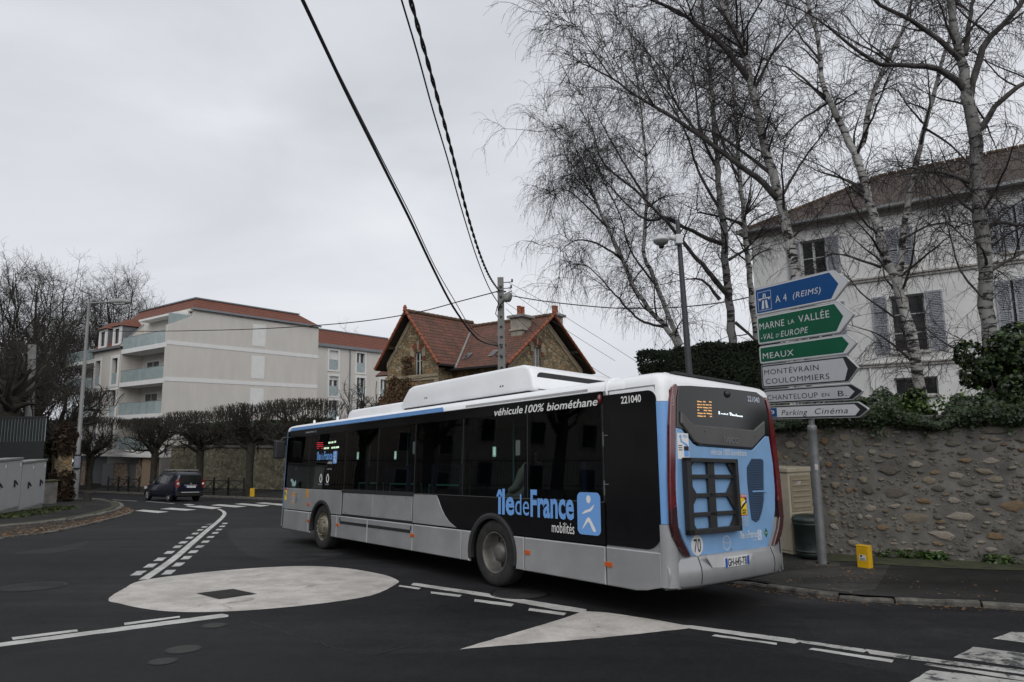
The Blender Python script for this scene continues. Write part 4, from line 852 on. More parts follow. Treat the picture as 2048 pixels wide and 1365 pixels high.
for cnt_, lo_, hi_ in ((24, .18, .27), (85, .12, .18), (180, .08, .12), (300, .052, .08)):
    tries = 0
    while len(placed) < cnt_ and tries < 9000:
        tries += 1; x = rnd.uniform(-1.3, 4.5)
        if x > 1.05: a = rnd.uniform(lo_, hi_); b = a*rnd.uniform(.32, .55)
        else: a = min(rnd.uniform(lo_, hi_), .16)*.72; b = a*rnd.uniform(.55, .95)
        z = rnd.uniform(slope*x+.05+b, WT-b-.02)
        if any(abs(x-q[0]) < (a+q[2])*.98 and abs(z-q[1]) < (b+q[3])*1.05 for q in placed): continue
        placed.append((x, z, a, b))
for x, z, a, b in placed:
    o = bpy.data.objects.new('stone', rnd.choice(meshes)); COL.objects.link(o); o.parent = wall; o.location = (x, .012, z); o.scale = (a*1.06, rnd.uniform(.05, .1), b*1.12); o.rotation_euler = (0, rnd.uniform(-.12, .12)+(math.pi if rnd.random() < .5 else 0), 0)
# small filling stones, joined
m = MB()
for k in range(3800):
    x = rnd.uniform(-1.4, 8.5); a = rnd.uniform(.018, .055); b = a*rnd.uniform(.5, .9); z = rnd.uniform(slope*x+.03, WT-.05)
    if x > 4.6: a *= 3.5; b *= 2.5
    if any(abs(x-q[0]) < (a+q[2])*.98 and abs(z-q[1]) < (b+q[3])*.98 for q in placed): continue
    n_ = 6; t0 = rnd.random(); vs = [(x+a*math.cos(t0+i*1.047), .005, z+b*math.sin(t0+i*1.047)) for i in range(n_)]+[(x+.6*a*math.cos(t0+i*1.047), -.02, z+.6*b*math.sin(t0+i*1.047)) for i in range(n_)]
    m.add(vs, [[i, (i+1) % 6, 6+(i+1) % 6, 6+i] for i in range(6)]+[[6, 7, 8, 9, 10, 11]])
stuff(m.build('small_stones', MAT['rubble'], wall))
# the wall turns the corner behind the bus
w2 = empty('garden_wall', (W0.x+WD.x*xa, W0.y+WD.y*xa, pl(*W0)), R(122)); tag(w2, 'stretch of garden wall turning the corner hidden behind the bus', 'wall')
MB().box(0, 14, -.4, 0, -1.2, WT-.1).build('wall_core', MAT['mortar'], w2)

# ---- leaves
def leaf_mat(name, a, b, rough=.4):
    m = M(name, a, rough, var=.35, scale=6, col2=b, spec=.45); return m
MAT['ivy'] = leaf_mat('ivy_leaf', (.008, .018, .006), (.034, .058, .016), .45); MAT['ivy2'] = leaf_mat('young_ivy_leaf', (.06, .11, .02), (.10, .17, .03))
MAT['yew'] = leaf_mat('conifer_needles', (.005, .011, .004), (.016, .028, .009), .85)
def leaves(P, Nrm, size, rng, name, mat, parent=None, droop=.5, aspect=1.0, bend=.25):
    # numpy cloud of little bent leaves at points P with normals Nrm
    n_ = len(P); t = rng.normal(size=(n_, 3)); t -= (t*Nrm).sum(1, keepdims=True)*Nrm; t /= np.linalg.norm(t, axis=1, keepdims=True)+1e-9; b = np.cross(Nrm, t)
    s = size*rng.uniform(.6, 1.3, (n_, 1)); c = []
    for u, v, h in ((-.5, 0, 0), (0, -.5*aspect, -bend*.3), (.5, 0, 0), (0, .55*aspect, -bend)): c.append(P+t*s*u+b*s*v+Nrm*s*h)
    verts = np.stack(c, 1).reshape(-1, 3); me = bpy.data.meshes.new(name); me.vertices.add(len(verts)); me.vertices.foreach_set('co', verts.ravel())
    me.loops.add(n_*4); me.polygons.add(n_); me.loops.foreach_set('vertex_index', np.arange(n_*4)); me.polygons.foreach_set('loop_start', np.arange(n_)*4); me.materials.append(mat); me.update(); me.validate()
    o = bpy.data.objects.new(name, me); COL.objects.link(o)
    if parent: o.parent = parent
    return o
rng = np.random.default_rng(3)
def unit(a): return a/(np.linalg.norm(a, axis=-1, keepdims=True)+1e-9)
# ivy over the top of the wall
ivy = empty('ivy', (W0.x, W0.y, zb0), R(WA)); tag(ivy, 'dark green ivy spilling over the top of the stone garden wall', 'ivy')
n_ = 26000; x = rng.uniform(-1.5, 6.5, n_); t = rng.random(n_); lump = .11*np.sin(x*2.3)+.07*np.sin(x*5.1+1)+.04*np.sin(x*11)
a = t*2*math.pi; top = WT+.22+lump*1.2; rz = .30+lump; P = np.stack([x, .1+np.cos(a)*.42, top-.12+np.sin(a)*rz*np.sqrt(rng.uniform(.3, 1, n_))], 1); Nn = unit(np.stack([rng.normal(0, .4, n_), np.cos(a)*.7+rng.normal(0, .4, n_)-.3, np.sin(a)+.5+rng.normal(0, .4, n_)], 1))
stuff(leaves(P, Nn, .062, rng, 'leaf_mass', MAT['ivy'], ivy))
P2_ = np.stack([rng.uniform(-1.5, 6.5, 2500), rng.uniform(-.2, .4, 2500), WT+.28+rng.normal(0, .1, 2500)], 1); stuff(leaves(P2_, unit(rng.normal(size=(2500, 3))+np.array([0, -.4, .8])), .06, rng, 'young_leaves', MAT['ivy2'], ivy))
# hanging strands
m = MB(); Ps = []
for k in range(45):
    x = rnd.uniform(-1.4, 6); ln = rnd.uniform(.15, .5)
    for i in range(int(ln/.022)): Ps.append((x+rnd.uniform(-.05, .05), -.09-rnd.random()*.05, WT+.05-i*.022))
Ps = np.array(Ps); stuff(leaves(Ps, unit(rng.normal(size=Ps.shape)*.5+np.array([0, -1, .3])), .055, rng, 'hanging_leaves', MAT['ivy'], ivy))
def shrub(name, label, c, r, cnt, size, mat, mat2=None, cat='shrub', stem=True, seed=1):
    rg = np.random.default_rng(seed); o = empty(name, c); tag(o, label, cat); k = 34; cl = unit(rg.normal(size=(k, 3)))*np.array(r)*rg.uniform(.3, 1.05, (k, 1)); ci = rg.integers(0, k, cnt)
    P = cl[ci]+unit(rg.normal(size=(cnt, 3)))*np.array(r)*.3*rg.uniform(.5, 1, (cnt, 1))**.5; P[:, 2] += r[2]; P = P[P[:, 2] > -.1]; Nn = unit(rg.normal(size=P.shape)*.7+unit(P-np.array([0, 0, r[2]]))*.6+np.array([0, -.1, .5]))
    stuff(leaves(P, Nn, size, rg, 'foliage', mat, o))
    if mat2: q = rg.random(len(P)) < .12; stuff(leaves(P[q]+np.array([0, 0, .03]), Nn[q], size*1.05, rg, 'young_leaves', mat2, o))
    if stem:
        mm = MB()
        for j in range(5): mm.tube([(rg.uniform(-.05, .05), rg.uniform(-.05, .05), -.3), tuple(cl[j]*.4+np.array([0, 0, r[2]*.7])), tuple(cl[j]+np.array([0, 0, r[2]]))], [.03, .018, .006], 5)
        mm.build('stem', bpy.data.materials.get('bark_dark') or M('bark_dark', (.045, .037, .03), .9, var=.4, scale=12, bump=.6), o)
    return o
q = V(2030, 700, W0, WA); shrub('ivy_bush', 'tall ivy bush climbing the trunk above the wall at the right edge', (q.x+.45, q.y+.35, 1.6), (1.05, .6, .95), 13000, .08, MAT['ivy'], MAT['ivy2'], 'bush', seed=2)
q = V(1850, 775, W0, WA); shrub('ivy_bush', 'low leafy bush at the foot of the forked birch', (q.x, q.y+.4, 1.6), (.5, .3, .32), 3500, .07, MAT['ivy'], MAT['ivy2'], 'bush', seed=5)
# clipped conifer hedge behind the wall
def hedge(name, label, pts, w_, h, z0, cnt, mat, size=.05, seed=3, rough=.1, parent=None):
    rg = np.random.default_rng(seed); o = empty(name, (pts[0][0], pts[0][1], z0)); tag(o, label, 'hedge'); A = np.array(pts[0]); B = np.array(pts[1]); d = B-A; L_ = np.linalg.norm(d); d /= L_; nn = np.array([-d[1], d[0]])
    core = MB(); c = [(0, 0), tuple(d*L_)]
    core.add([(c[i][0]+nn[0]*s*w_*.42, c[i][1]+nn[1]*s*w_*.42, z) for i in (0, 1) for s in (-1, 1) for z in (0, h*.93)], [[0, 1, 3, 2], [4, 5, 7, 6], [0, 1, 5, 4], [2, 3, 7, 6], [1, 3, 7, 5]]); core.build('inner_mass', bpy.data.materials.get('hedge_core') or M('hedge_core', (.008, .01, .006), .95, var=.3), o)
    k = cnt; u = rg.uniform(-.03, 1.03, k)*L_; f = rg.random(k); v = np.where(f < .55, -1, np.where(f < .62, 1, rg.uniform(-1, 1, k))); z = np.where(f < .62, rg.uniform(0, 1, k), 1.0)*h
    bump_ = (np.sin(u*2.1+seed)*.5+np.sin(u*5.3)*.3+np.sin(z*4+u)*.4)*rough; v2 = v*(w_/2+bump_+rg.normal(0, .04, k)); z2 = z+np.where(z >= h*.999, bump_+rg.normal(0, .05, k), 0)
    P = np.stack([d[0]*u+nn[0]*v2, d[1]*u+nn[1]*v2, z2], 1); Nn = unit(rg.normal(size=(k, 3))*.7+np.stack([nn[0]*v, nn[1]*v, np.full(k, .5)], 1)); stuff(leaves(P, Nn, size, rg, 'foliage', mat, o, aspect=1.6)); return o
MAT['hedgecore'] = M('hedge_core', (.008, .01, .006), .95, var=.3)
ha = AT(1318, 735, 21); hb = AT(1545, 735, 17.5); hedge('conifer_hedge', 'dark clipped conifer hedge rising behind the bus', [(ha.x, ha.y), (hb.x, hb.y)], 1.6, 3.55, .3, 60000, MAT['yew'], .055, 3, .18)
hc = AT(1195, 770, 27); hd = AT(1290, 770, 24); hedge('low_hedge', 'low dark hedge glimpsed between the house and the bus roof', [(hc.x, hc.y), (hd.x, hd.y)], 1.2, 2.7, 0, 9000, MAT['yew'], .09, 6)
# weeds along the foot of the wall
weeds = MB(); Ps = []; Ns = []
for k in range(26):
    px = rnd.choice([1700, 1770, 1800, 1830, 1870, 1900, 1960, 1985, 2010])+rnd.uniform(-18, 18); q = V(px, 1130, W0, WA); q = Vector((q.x, q.y))+WN*rnd.uniform(.02, .14); zg = pl(*q)+.08
    for i in range(rnd.randint(14, 40)): a = rnd.random()*6.28; rr = rnd.random()*.12; Ps.append((q.x+math.cos(a)*rr, q.y+math.sin(a)*rr, zg+rnd.random()*.14)); Ns.append((math.cos(a), math.sin(a), 1.2))
Ps = np.array(Ps); wd = stuff(leaves(Ps, unit(np.array(Ns)+rng.normal(0, .4, Ps.shape)), .05, rng, 'weeds', leaf_mat('weed_leaf', (.02, .05, .01), (.07, .12, .025)), None, aspect=1.8)); tag(wd, 'green weeds growing along the foot of the garden wall', 'weeds')

# ---- direction signpost
sg = G(1646, 1137); SAZ = 118
sign = empty('direction_signpost', (sg.x, sg.y, sg.z+.07), 0); tag(sign, 'grey steel signpost carrying six arrow-shaped direction panels', 'signpost')
s_alu = M('sign_aluminium', (.42, .43, .44), .4, .5, var=.12, scale=5); s_back = M('sign_back', (.12, .12, .125), .5, .5, var=.1)
s_blue = M('sign_blue', (.004, .062, .21), .5, var=.06, scale=2, spec=.25); s_green = M('sign_green', (.003, .09, .045), .5, var=.08, scale=2, spec=.25); s_white = M('sign_white', (.47, .48, .50), .4, var=.08, scale=2, coat=.2); s_pale = M('sign_brightwhite', (.56, .57, .58), .4, var=.06, scale=2, coat=.2); s_let = M('sign_letter_white', (.56, .57, .58), .4, var=0)
MB().lathe([(.078, 0), (.078, 2.0), (.077, 2.33), (.083, 2.34), (.083, 2.42), (.076, 2.44), (.05, 2.46)], 20).build('pole', MAT['steel'], sign)
MB().lathe([(.05, 2.44), (.05, 4.95), (0, 4.96)], 14).build('pole_top', MAT['steel'], sign)
MB().lathe([(.3, .0), (.28, .015), (.11, .02)], 16).build('base_patch', MAT['soil'], sign)
c = V(1624, 934, sg, SAZ); MB().prism([(-.05, -.05), (.05, -.05), (.05, .05), (-.05, .05)], lambda u, v, h: (-.015+u*.6, -.079-h, c.z-sign.location.z+v), 0, .003).build('sticker', M('old_sticker', (.4, .36, .36), .6, var=.5, scale=30), sign)
sd_ = Vector((-math.cos(R(SAZ)), -math.sin(R(SAZ)))); sn_ = Vector((sd_.y, -sd_.x))     # reading direction, facing direction
def sign_panel(tl, bl, trs, tip, face, rim, border, nm, texts):
    # pixels: top-left, bottom-left, top-right shoulder, tip -> real rectangle with a point on the right
    f = lambda px, py: (lambda q: ((Vector((q.x, q.y))-Vector((sg.x, sg.y))).dot(sd_), q.z))(V(px, py, (sg.x+sn_.x*.09, sg.y+sn_.y*.09), SAZ))
    a, b, c_, d_ = f(*tl), f(*bl), f(*trs), f(*tip); u0 = (a[0]+b[0])/2; zt = (a[1]+c_[1])/2; us = c_[0]; ut = d_[0]; zbm = b[1]-(a[1]-zt) if False else b[1]+(zt-a[1])
    h = zt-zbm; zc = (zt+zbm)/2; r = .05
    ring = [(u0+r, zbm), (us, zbm), (us+.03, zbm+.015), (ut-.02, zc-.03), (ut, zc), (ut-.02, zc+.03), (us+.03, zt-.015), (us, zt), (u0+r, zt), (u0+r*.3, zt-r*.3), (u0, zt-r), (u0, zbm+r), (u0+r*.3, zbm+r*.3)]
    z0 = sign.location.z; fn = lambda u, v, hh: (sd_.x*u+sn_.x*(.09+hh), sd_.y*u+sn_.y*(.09+hh), v-z0)
    pn = MB().prism(ring, fn, -.03, .0, 0, .006).build('sign_panel', s_alu, sign)
    MB().prism(inset(ring, .02), fn, .001, .003).build('panel_border', border, pn)
    k = .042 if border != s_alu else .03
    fr_ = inset(ring, k); us2 = us-.06 if face in (s_white, s_pale) else us-.0; tp = ut-(.20 if h > .4 else .15)
    sh = us-.02 if h > .4 else us-.03
    fr_ = [(u0+k+.02, zbm+k), (sh-.03, zbm+k), (tp, zc), (sh-.03, zt-k), (u0+k+.02, zt-k), (u0+k, zt-k-.02), (u0+k, zbm+k+.02)]
    MB().prism(fr_, fn, .003, .005).build('panel_face', face, pn)
    for s_, x, fz, size, wd, mt, it in texts:
        lettering('panel_text', s_, size, lambda u, v, hh: fn(u0+x*(us-u0)+u, zbm+fz*h+v, .0065), mt, pn, wd*(us-u0), bold=0, shear=it, sp=1.1)
    MB().box(-.05, .05, -.02, .02, -.02, .02).build('bracket', MAT['steel'], pn).location = fn(0, zt-.06, -.07)
    return fn, u0, us, zbm, zt, pn
fn, u0, us, zbm, zt, pn = sign_panel((1506,580),(1513,634),(1663,538),(1698,562), s_blue, 0, s_let, 0, [('A 4', .29, .32, .2, .15, s_let, 0), ('(REIMS)', .52, .345, .155, .34, s_let, .2)])
m = MB(); h = zt-zbm; e = lambda x, y: (u0+x*(us-u0), zbm+y*h)
x0, x1, y0, y1 = .05, .235, .14, .82
fr_o = [e(x0, y0), e(x1, y0), e(x1, y1), e(x0, y1)]; fr_i = inset(fr_o, .008)
m.add([fn(u, v, .0065) for u, v in fr_o+fr_i], [[i, (i+1) % 4, 4+(i+1) % 4, 4+i] for i in range(4)])
for poly in ([(.095, .2), (.13, .2), (.136, .5), (.11, .5)], [(.155, .2), (.19, .2), (.175, .5), (.149, .5)], [(.12, .6), (.137, .6), (.139, .74), (.126, .74)], [(.148, .6), (.165, .6), (.159, .74), (.146, .74)], [(.06, .55), (.225, .55), (.225, .585), (.06, .585)], [(.07, .50), (.09, .50), (.09, .55), (.07, .55)], [(.195, .50), (.215, .50), (.215, .55), (.195, .55)]):
    m.add([fn(*e(*q), .0065) for q in poly], [[0, 1, 2, 3]])
m.build('motorway_symbol', s_let, pn)
sign_panel((1511,637),(1518,693),(1673,600),(1708,626), s_green, 0, s_let, 0, [('MARNE', .04, .52, .185, .33, s_let, 0), ('LA', .42, .545, .12, .075, s_let, 0), ('VALLÉE', .55, .54, .185, .36, s_let, 0), ('-VAL', .05, .16, .16, .17, s_let, .2), ('D\'', .25, .17, .10, .05, s_let, .2), ('EUROPE', .315, .165, .16, .34, s_let, .2)])
sign_panel((1516,695),(1521,731),(1690,666),(1714,684), s_green, 0, s_let, 0, [('MEAUX', .05, .27, .165, .38, s_let, 0)])
sign_panel((1520,732),(1526,779),(1691,710),(1717,731), s_white, 0, t_black, 0, [('MONTÉVRAIN', .045, .56, .145, .66, t_black, 0), ('COULOMMIERS', .055, .18, .145, .76, t_black, 0)])
sign_panel((1526,783),(1530,812),(1702,764),(1726,781), s_white, 0, t_black, 0, [('CHANTELOUP', .045, .26, .14, .60, t_black, 0), ('EN', .69, .30, .09, .08, t_black, 0), ('B.', .86, .27, .14, .09, t_black, 0)])
fn, u0, us, zbm, zt, pn = sign_panel((1532,815),(1536,843),(1715,800),(1737,817), s_pale, 0, t_black, 0, [('Parking', .18, .28, .145, .30, t_black, .25), ('Cinéma', .56, .30, .145, .34, t_black, .25)])
m = MB(); h = zt-zbm; m.prism([(u0+.05, zbm+.05), (u0+.24, zbm+.05), (u0+.24, zt-.05), (u0+.05, zt-.05)], fn, .005, .0065); m.build('parking_square', s_blue, pn); lettering('parking_letter', 'P', .15, lambda u, v, hh: fn(u0+.095+u, zbm+.07+v, .0075), s_let, pn, .09, bold=.004)
for z_ in (2.7, 3.1, 3.55, 3.95, 4.4, 4.85): MB().lathe([(.06, 0), (.06, .03)], 12, lambda x, y, h: (x, y, z_+h)).build('clamp', MAT['steel'], sign)

# ---- utility cabinet, bin, gas marker
q = G(1588, 1109, .08); cab = empty('utility_cabinet', (q.x-.12, q.y-.25, pl(q.x, q.y)+.07), R(24)); tag(cab, 'tall beige utility cabinet with louvred side, standing against the garden wall', 'cabinet')
c_bei = M('cabinet_beige', (.40, .355, .27), .6, var=.14, scale=2.5, bump=.1); c_lou = M('cabinet_louvre', (.25, .215, .15), .6, var=.14, scale=2.5)
CW, CD, CH = .62, .75, 1.62       # local: near corner at (0,0); louvred face along +x, pale face along +y (to the left)
MB().bbox(0, CW, 0, CD, .05, CH, .012).build('body', c_bei, cab); MB().bbox(-.03, CW+.03, -.03, CD+.03, CH, CH+.09, .02).build('cap', c_bei, cab); MB().bbox(.01, CW-.01, .01, CD-.01, 0, .05, .005).build('plinth', b_trim, cab)
for z0 in (.12, .86):
    MB().bbox(.05, CW-.03, -.016, .0, z0, z0+.70, .006).build('door', c_lou, cab)
    for i in range(6): MB().prism([(.09, 0), (CW-.07, 0), (CW-.09, .03), (.11, .03)], lambda u, v, h: (u, -.016-h*.9+v*.3, z0+.08+.105*i+v), 0, .02).build('louvre', c_lou, cab)
MB().box(-.004, .0, .05, CD-.05, .1, .11).build('door_gap', b_trim, cab)
q = G(1611, 1116, .08); bn = empty('litter_bin', (q.x+.05, q.y-.06, pl(q.x, q.y)+.07)); tag(bn, 'dark green ribbed litter bin between the beige cabinet and the signpost', 'bin')
b_gr = M('bin_green', (.012, .022, .019), .45, var=.2, scale=5)
MB().lathe([(.0, .04), (.2, .04), (.22, .07), (.235, .12), (.228, .13), (.24, .3), (.25, .62), (.262, .64), (.262, .68), (.25, .69)], 24).build('body', b_gr, bn); MB().lathe([(.268, .69), (.275, .72), (.262, .76), (.22, .8), (.12, .825), (0, .83)], 24).build('lid', b_gr, bn); MB().lathe([(.24, .14), (.252, .15), (.252, .17), (.24, .18)], 24).build('rib', b_gr, bn)
q = G(1731, 1136, .07); yb = empty('gas_marker', (q.x, q.y, pl(q.x, q.y)+.07), R(-54)); tag(yb, 'yellow gas marker box standing at the foot of the garden wall', 'marker')
y_m = M('marker_yellow', (.62, .36, .008), .45, var=.12, scale=5)
MB().bbox(-.1, .1, -.07, .07, 0, .36, .01).build('body', y_m, yb); MB().bbox(-.104, .104, -.074, .074, .36, .372, .005).build('lid', y_m, yb)
MB().box(-.055, .055, -.074, -.0705, .13, .22).build('label', M('marker_label', (.55, .56, .55), .5, var=.15, scale=20), yb); m = MB(); m.lathe([(.018, 0), (0, .002)], 8, lambda x, y, h: (-.02+x, -.0745-h, .20+y)); m.build('label_mark', t_black, yb); m = MB(); [m.box(-.04, .04, -.0755, -.0742, .14+.018*i, .147+.018*i) for i in range(2)]; stuff(m.build('label_lines', t_black, yb))
# ---- camera mast
base = Vector((4.15, 14.6)); tp = AT(1355, 440, 14.3); mast = empty('camera_mast', (base.x, base.y, pl(*base)+.07)); tag(mast, 'slender dark grey mast with a white dome camera on a bracket', 'mast')
lc = lambda v: tuple(Vector(v)-mast.location)
m_d = M('mast_grey', (.06, .065, .07), .5, .4, var=.12); MB().tube([lc((base.x, base.y, pl(*base))), lc(tuple(Vector((base.x, base.y, pl(*base))).lerp(tp, .35))), lc(tp)], [.10, .085, .05], 12).build('pole', m_d, mast)
c_w = M('camera_white', (.55, .56, .56), .4, var=.06); k = lc(AT(1350, 480, 14.25)); MB().bbox(k[0]-.0, k[0]+.16, k[1]-.1, k[1]+.1, k[2]-.11, k[2]+.11, .02).build('bracket_box', c_w, mast)
e_ = lc(AT(1322, 476, 14.1)); MB().tube([(k[0], k[1], k[2]+.02), (e_[0]+.05, e_[1], e_[2]+.04)], [.05, .06], 8).build('bracket_arm', c_w, mast)
dm = MB().lathe([(0, .12), (.09, .11), (.13, .06), (.18, .02), (.19, -.01), (.17, -.03)], 18, lambda x, y, h: (e_[0]+x, e_[1]+y, e_[2]-.05+h)).build('dome_housing', c_w, mast)
MB().lathe([(.17, -.03), (.15, -.08), (.08, -.12), (0, -.125)], 18, lambda x, y, h: (e_[0]+x, e_[1]+y, e_[2]-.05+h)).build('dome_skirt', M('camera_grey', (.2, .2, .2), .4, var=.05), dm); MB().lathe([(.06, -.11), (.065, -.16), (.04, -.2), (0, -.21)], 14, lambda x, y, h: (e_[0]+x, e_[1]+y, e_[2]-.05+h)).build('lens_ball', b_black, dm)

# ---- white house
WHP = AT(1824, 725, 23.0); HAZ = -35.3
wh = empty('white_house', (WHP.x, WHP.y, 0), R(HAZ)); tag(wh, 'white rendered three-storey house with grey louvred shutters behind the birches', 'house')
h_w = M('white_render', (.68, .678, .665), .9, var=.12, scale=1.2, bump=.15, bscale=20, col2=(.76, .757, .745)); h_st = M('stone_band', (.40, .385, .355), .85, var=.15, scale=3)
h_sh = M('shutter_grey', (.31, .325, .36), .6, var=.12, scale=4); h_wd = M('window_wood', (.5, .5, .49), .5, var=.08); h_gl = M('dark_pane', (.02, .022, .024), .06, var=.3, scale=2); h_ir = M('balcony_iron', (.015, .015, .016), .5, var=.1); h_cur = M('net_curtain', (.22, .22, .215), .9, var=.2, scale=9)
def tile_mat(name, a, b, c, sx, sz):
    # rows of flat tiles: bump and colour by brick pattern in object space of the roof plane
    m, n, l, bs = node_mat(name); uv = n.new('ShaderNodeUVMap').outputs[0]
    br = n.new('ShaderNodeTexBrick'); br.inputs['Scale'].default_value = 1; br.inputs['Brick Width'].default_value = sx; br.inputs['Row Height'].default_value = sz; br.inputs['Mortar Size'].default_value = .006; br.inputs['Mortar Smooth'].default_value = .1; br.inputs['Bias'].default_value = 0
    br.inputs['Color1'].default_value = (*a, 1); br.inputs['Color2'].default_value = (*b, 1); br.inputs['Mortar'].default_value = (*tuple(v*.3 for v in a), 1); l.new(uv, br.inputs['Vector'])
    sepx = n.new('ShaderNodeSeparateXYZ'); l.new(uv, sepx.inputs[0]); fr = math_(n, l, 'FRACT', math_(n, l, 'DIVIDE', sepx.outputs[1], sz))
    no = tex(n, l, 'ShaderNodeTexNoise', uv, Scale=.9, Detail=6, Roughness=.7); rr = ramp(n, [(.42, (0, 0, 0)), (.68, (1, 1, 1))]); l.new(no.outputs['Fac'], rr.inputs[0])
    n2 = tex(n, l, 'ShaderNodeTexNoise', uv, Scale=7, Detail=4); r2 = ramp(n, [(.3, (.6, .6, .6)), (.7, (1.25, 1.25, 1.25))]); l.new(n2.outputs['Fac'], r2.inputs[0])
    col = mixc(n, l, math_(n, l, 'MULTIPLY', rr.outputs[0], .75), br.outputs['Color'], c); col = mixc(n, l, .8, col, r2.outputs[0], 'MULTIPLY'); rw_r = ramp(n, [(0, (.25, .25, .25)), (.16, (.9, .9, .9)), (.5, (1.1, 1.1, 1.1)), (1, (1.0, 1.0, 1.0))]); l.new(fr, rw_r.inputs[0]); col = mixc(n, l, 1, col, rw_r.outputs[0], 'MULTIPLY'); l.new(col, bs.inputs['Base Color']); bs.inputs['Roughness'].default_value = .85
    hgt = math_(n, l, 'ADD', math_(n, l, 'MULTIPLY', math_(n, l, 'SUBTRACT', 1, fr), 1.0), math_(n, l, 'MULTIPLY', br.outputs['Fac'], -.8)); bumpn(n, l, bs, hgt, 1.0, .06); return m
def roof_quad(m, pts, uvs):        # pts ring + uv in metres, for tile_mat
    o = len(m.v); m.v += [tuple(p) for p in pts]; m.f.append([o+i for i in range(len(pts))]); m.m.append(0); m.sm.append(False); m.uv = getattr(m, 'uv', [])+list(uvs)
def roof_build(m, name, mat, parent):
    o = m.build(name, mat, parent, recalc=False); ly = o.data.uv_layers.new(name='UVMap'); ly.data.foreach_set('uv', [c for q in m.uv for c in q]); return o
def slope_face(m, e0, e1, r1, r0):  # eave e0->e1, ridge r0->r1 ; uv along eave / up slope
    e0, e1, r0, r1 = map(Vector, (e0, e1, r0, r1)); ux = (e1-e0).normalized(); nn = ux.cross(r0-e0 if (r0-e0).length > (r1-e0).length*0 else r1-e0).normalized(); vy = nn.cross(ux)
    pts = [e0, e1, r1, r0] if (r1-r0).length > 1e-4 else [e0, e1, r1]
    roof_quad(m, pts, [((p-e0).dot(ux), (p-e0).dot(vy)) for p in pts])
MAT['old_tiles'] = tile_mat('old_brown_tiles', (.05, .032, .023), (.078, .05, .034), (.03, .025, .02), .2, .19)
X0, X1, ZE, DP = -5.3, 9.5, 9.55, 9.0      # facade from the hidden left corner to out of frame
rects = []                          # openings (x0,x1,z0,z1)
op = {'w1': (-3.42, -2.52, 7.45, 8.85), 'w2': (-.52, .56, 4.14, 6.22), 'w3': (-.40, .42, 7.3, 8.75), 'w4': (2.95, 3.75, 7.3, 8.9), 'w5': (2.9, 3.8, 4.2, 6.3), 'w6': (-.62, .72, 2.55, 3.19), 'w0': (-3.45, -2.5, 4.14, 6.22)}
def holed_wall(m, x0, x1, z0, z1, holes, y=0, depth=.3):
    xs = sorted({x0, x1}|{v for h in holes for v in h[:2]}); zs = sorted({z0, z1}|{v for h in holes for v in h[2:]})
    for a, b in zip(xs, xs[1:]):
        for c, d in zip(zs, zs[1:]):
            if any(h[0] <= (a+b)/2 <= h[1] and h[2] <= (c+d)/2 <= h[3] for h in holes): continue
            m.add([(a, y, c), (b, y, c), (b, y, d), (a, y, d)], [[0, 1, 2, 3]])
    for h in holes: a, b, c, d = h; m.add([(x, yy, z) for yy in (y, y+depth) for x, z in ((a, c), (b, c), (b, d), (a, d))], [[0, 1, 5, 4], [1, 2, 6, 5], [2, 3, 7, 6], [3, 0, 4, 7]])
m = MB(); holed_wall(m, X0, X1, -2.5, ZE, list(op.values())); m.add([(X0, 0, -2.5), (X0, DP, -2.5), (X0, DP, ZE), (X0, 0, ZE), (X1, 0, -2.5), (X1, DP, -2.5), (X1, DP, ZE), (X1, 0, ZE)], [[0, 1, 2, 3], [4, 5, 6, 7], [1, 5, 6, 2]]); m.build('wall', h_w, wh, recalc=False)
for z, hh, pr in ((6.86, .10, .07), (6.96, .06, .12), (3.62, .10, .07), (3.72, .05, .12), (9.3, .1, .06), (9.4, .1, .14), (9.5, .06, .2)): MB().box(X0-pr, X1, -pr, 0, z, z+hh).build('string_course', h_st, wh)
for k, (a, b, c, d) in op.items():
    wn = empty('window'); wn.parent = wh; y = .2
    m = MB(); fw = .05
    for q in ((a, a+fw, c, d), (b-fw, b, c, d), (a+fw, b-fw, c, c+fw), (a+fw, b-fw, d-fw, d), ((a+b)/2-.045, (a+b)/2+.045, c+fw, d-fw)): m.box(q[0], q[1], y, y+.06, q[2], q[3])
    nb = 1 if k == 'w6' else (2 if d-c < 1.8 else 3)
    for i in range(1, nb+0): z = c+(d-c)*i/nb; m.box(a+fw, (a+b)/2-.045, y+.01, y+.04, z-.015, z+.015); m.box((a+b)/2+.045, b-fw, y+.01, y+.04, z-.015, z+.015)
    m.build('frame', h_wd, wn)
    for s0_, s1_ in ((a+fw, (a+b)/2-.045), ((a+b)/2+.045, b-fw)): MB().box(s0_, s1_, y+.03, y+.035, c+fw, d-fw).build('pane', MAT['glass2'] if 'glass2' in MAT else h_gl, wn)
    MB().bbox(a-.08, b+.08, -.1, .02, c-.09, c-.01, .01).build('sill', h_st, wn)
    if k in ('w2', 'w5', 'w0', 'w1', 'w3', 'w4'):
        m = MB(); zr = c+(.42 if k in ('w2', 'w5', 'w0') else .16)
        m.box(a, b, -.03, .0, zr, zr+.035); m.box(a, b, -.03, .0, c+.06, c+.08)
        nbar = 12
        for i in range(nbar+1): x = a+(b-a)*i/nbar; m.box(x-.006, x+.006, -.02, -.008, c+.0, zr)
        m.build('guard_rail', h_ir, wn)
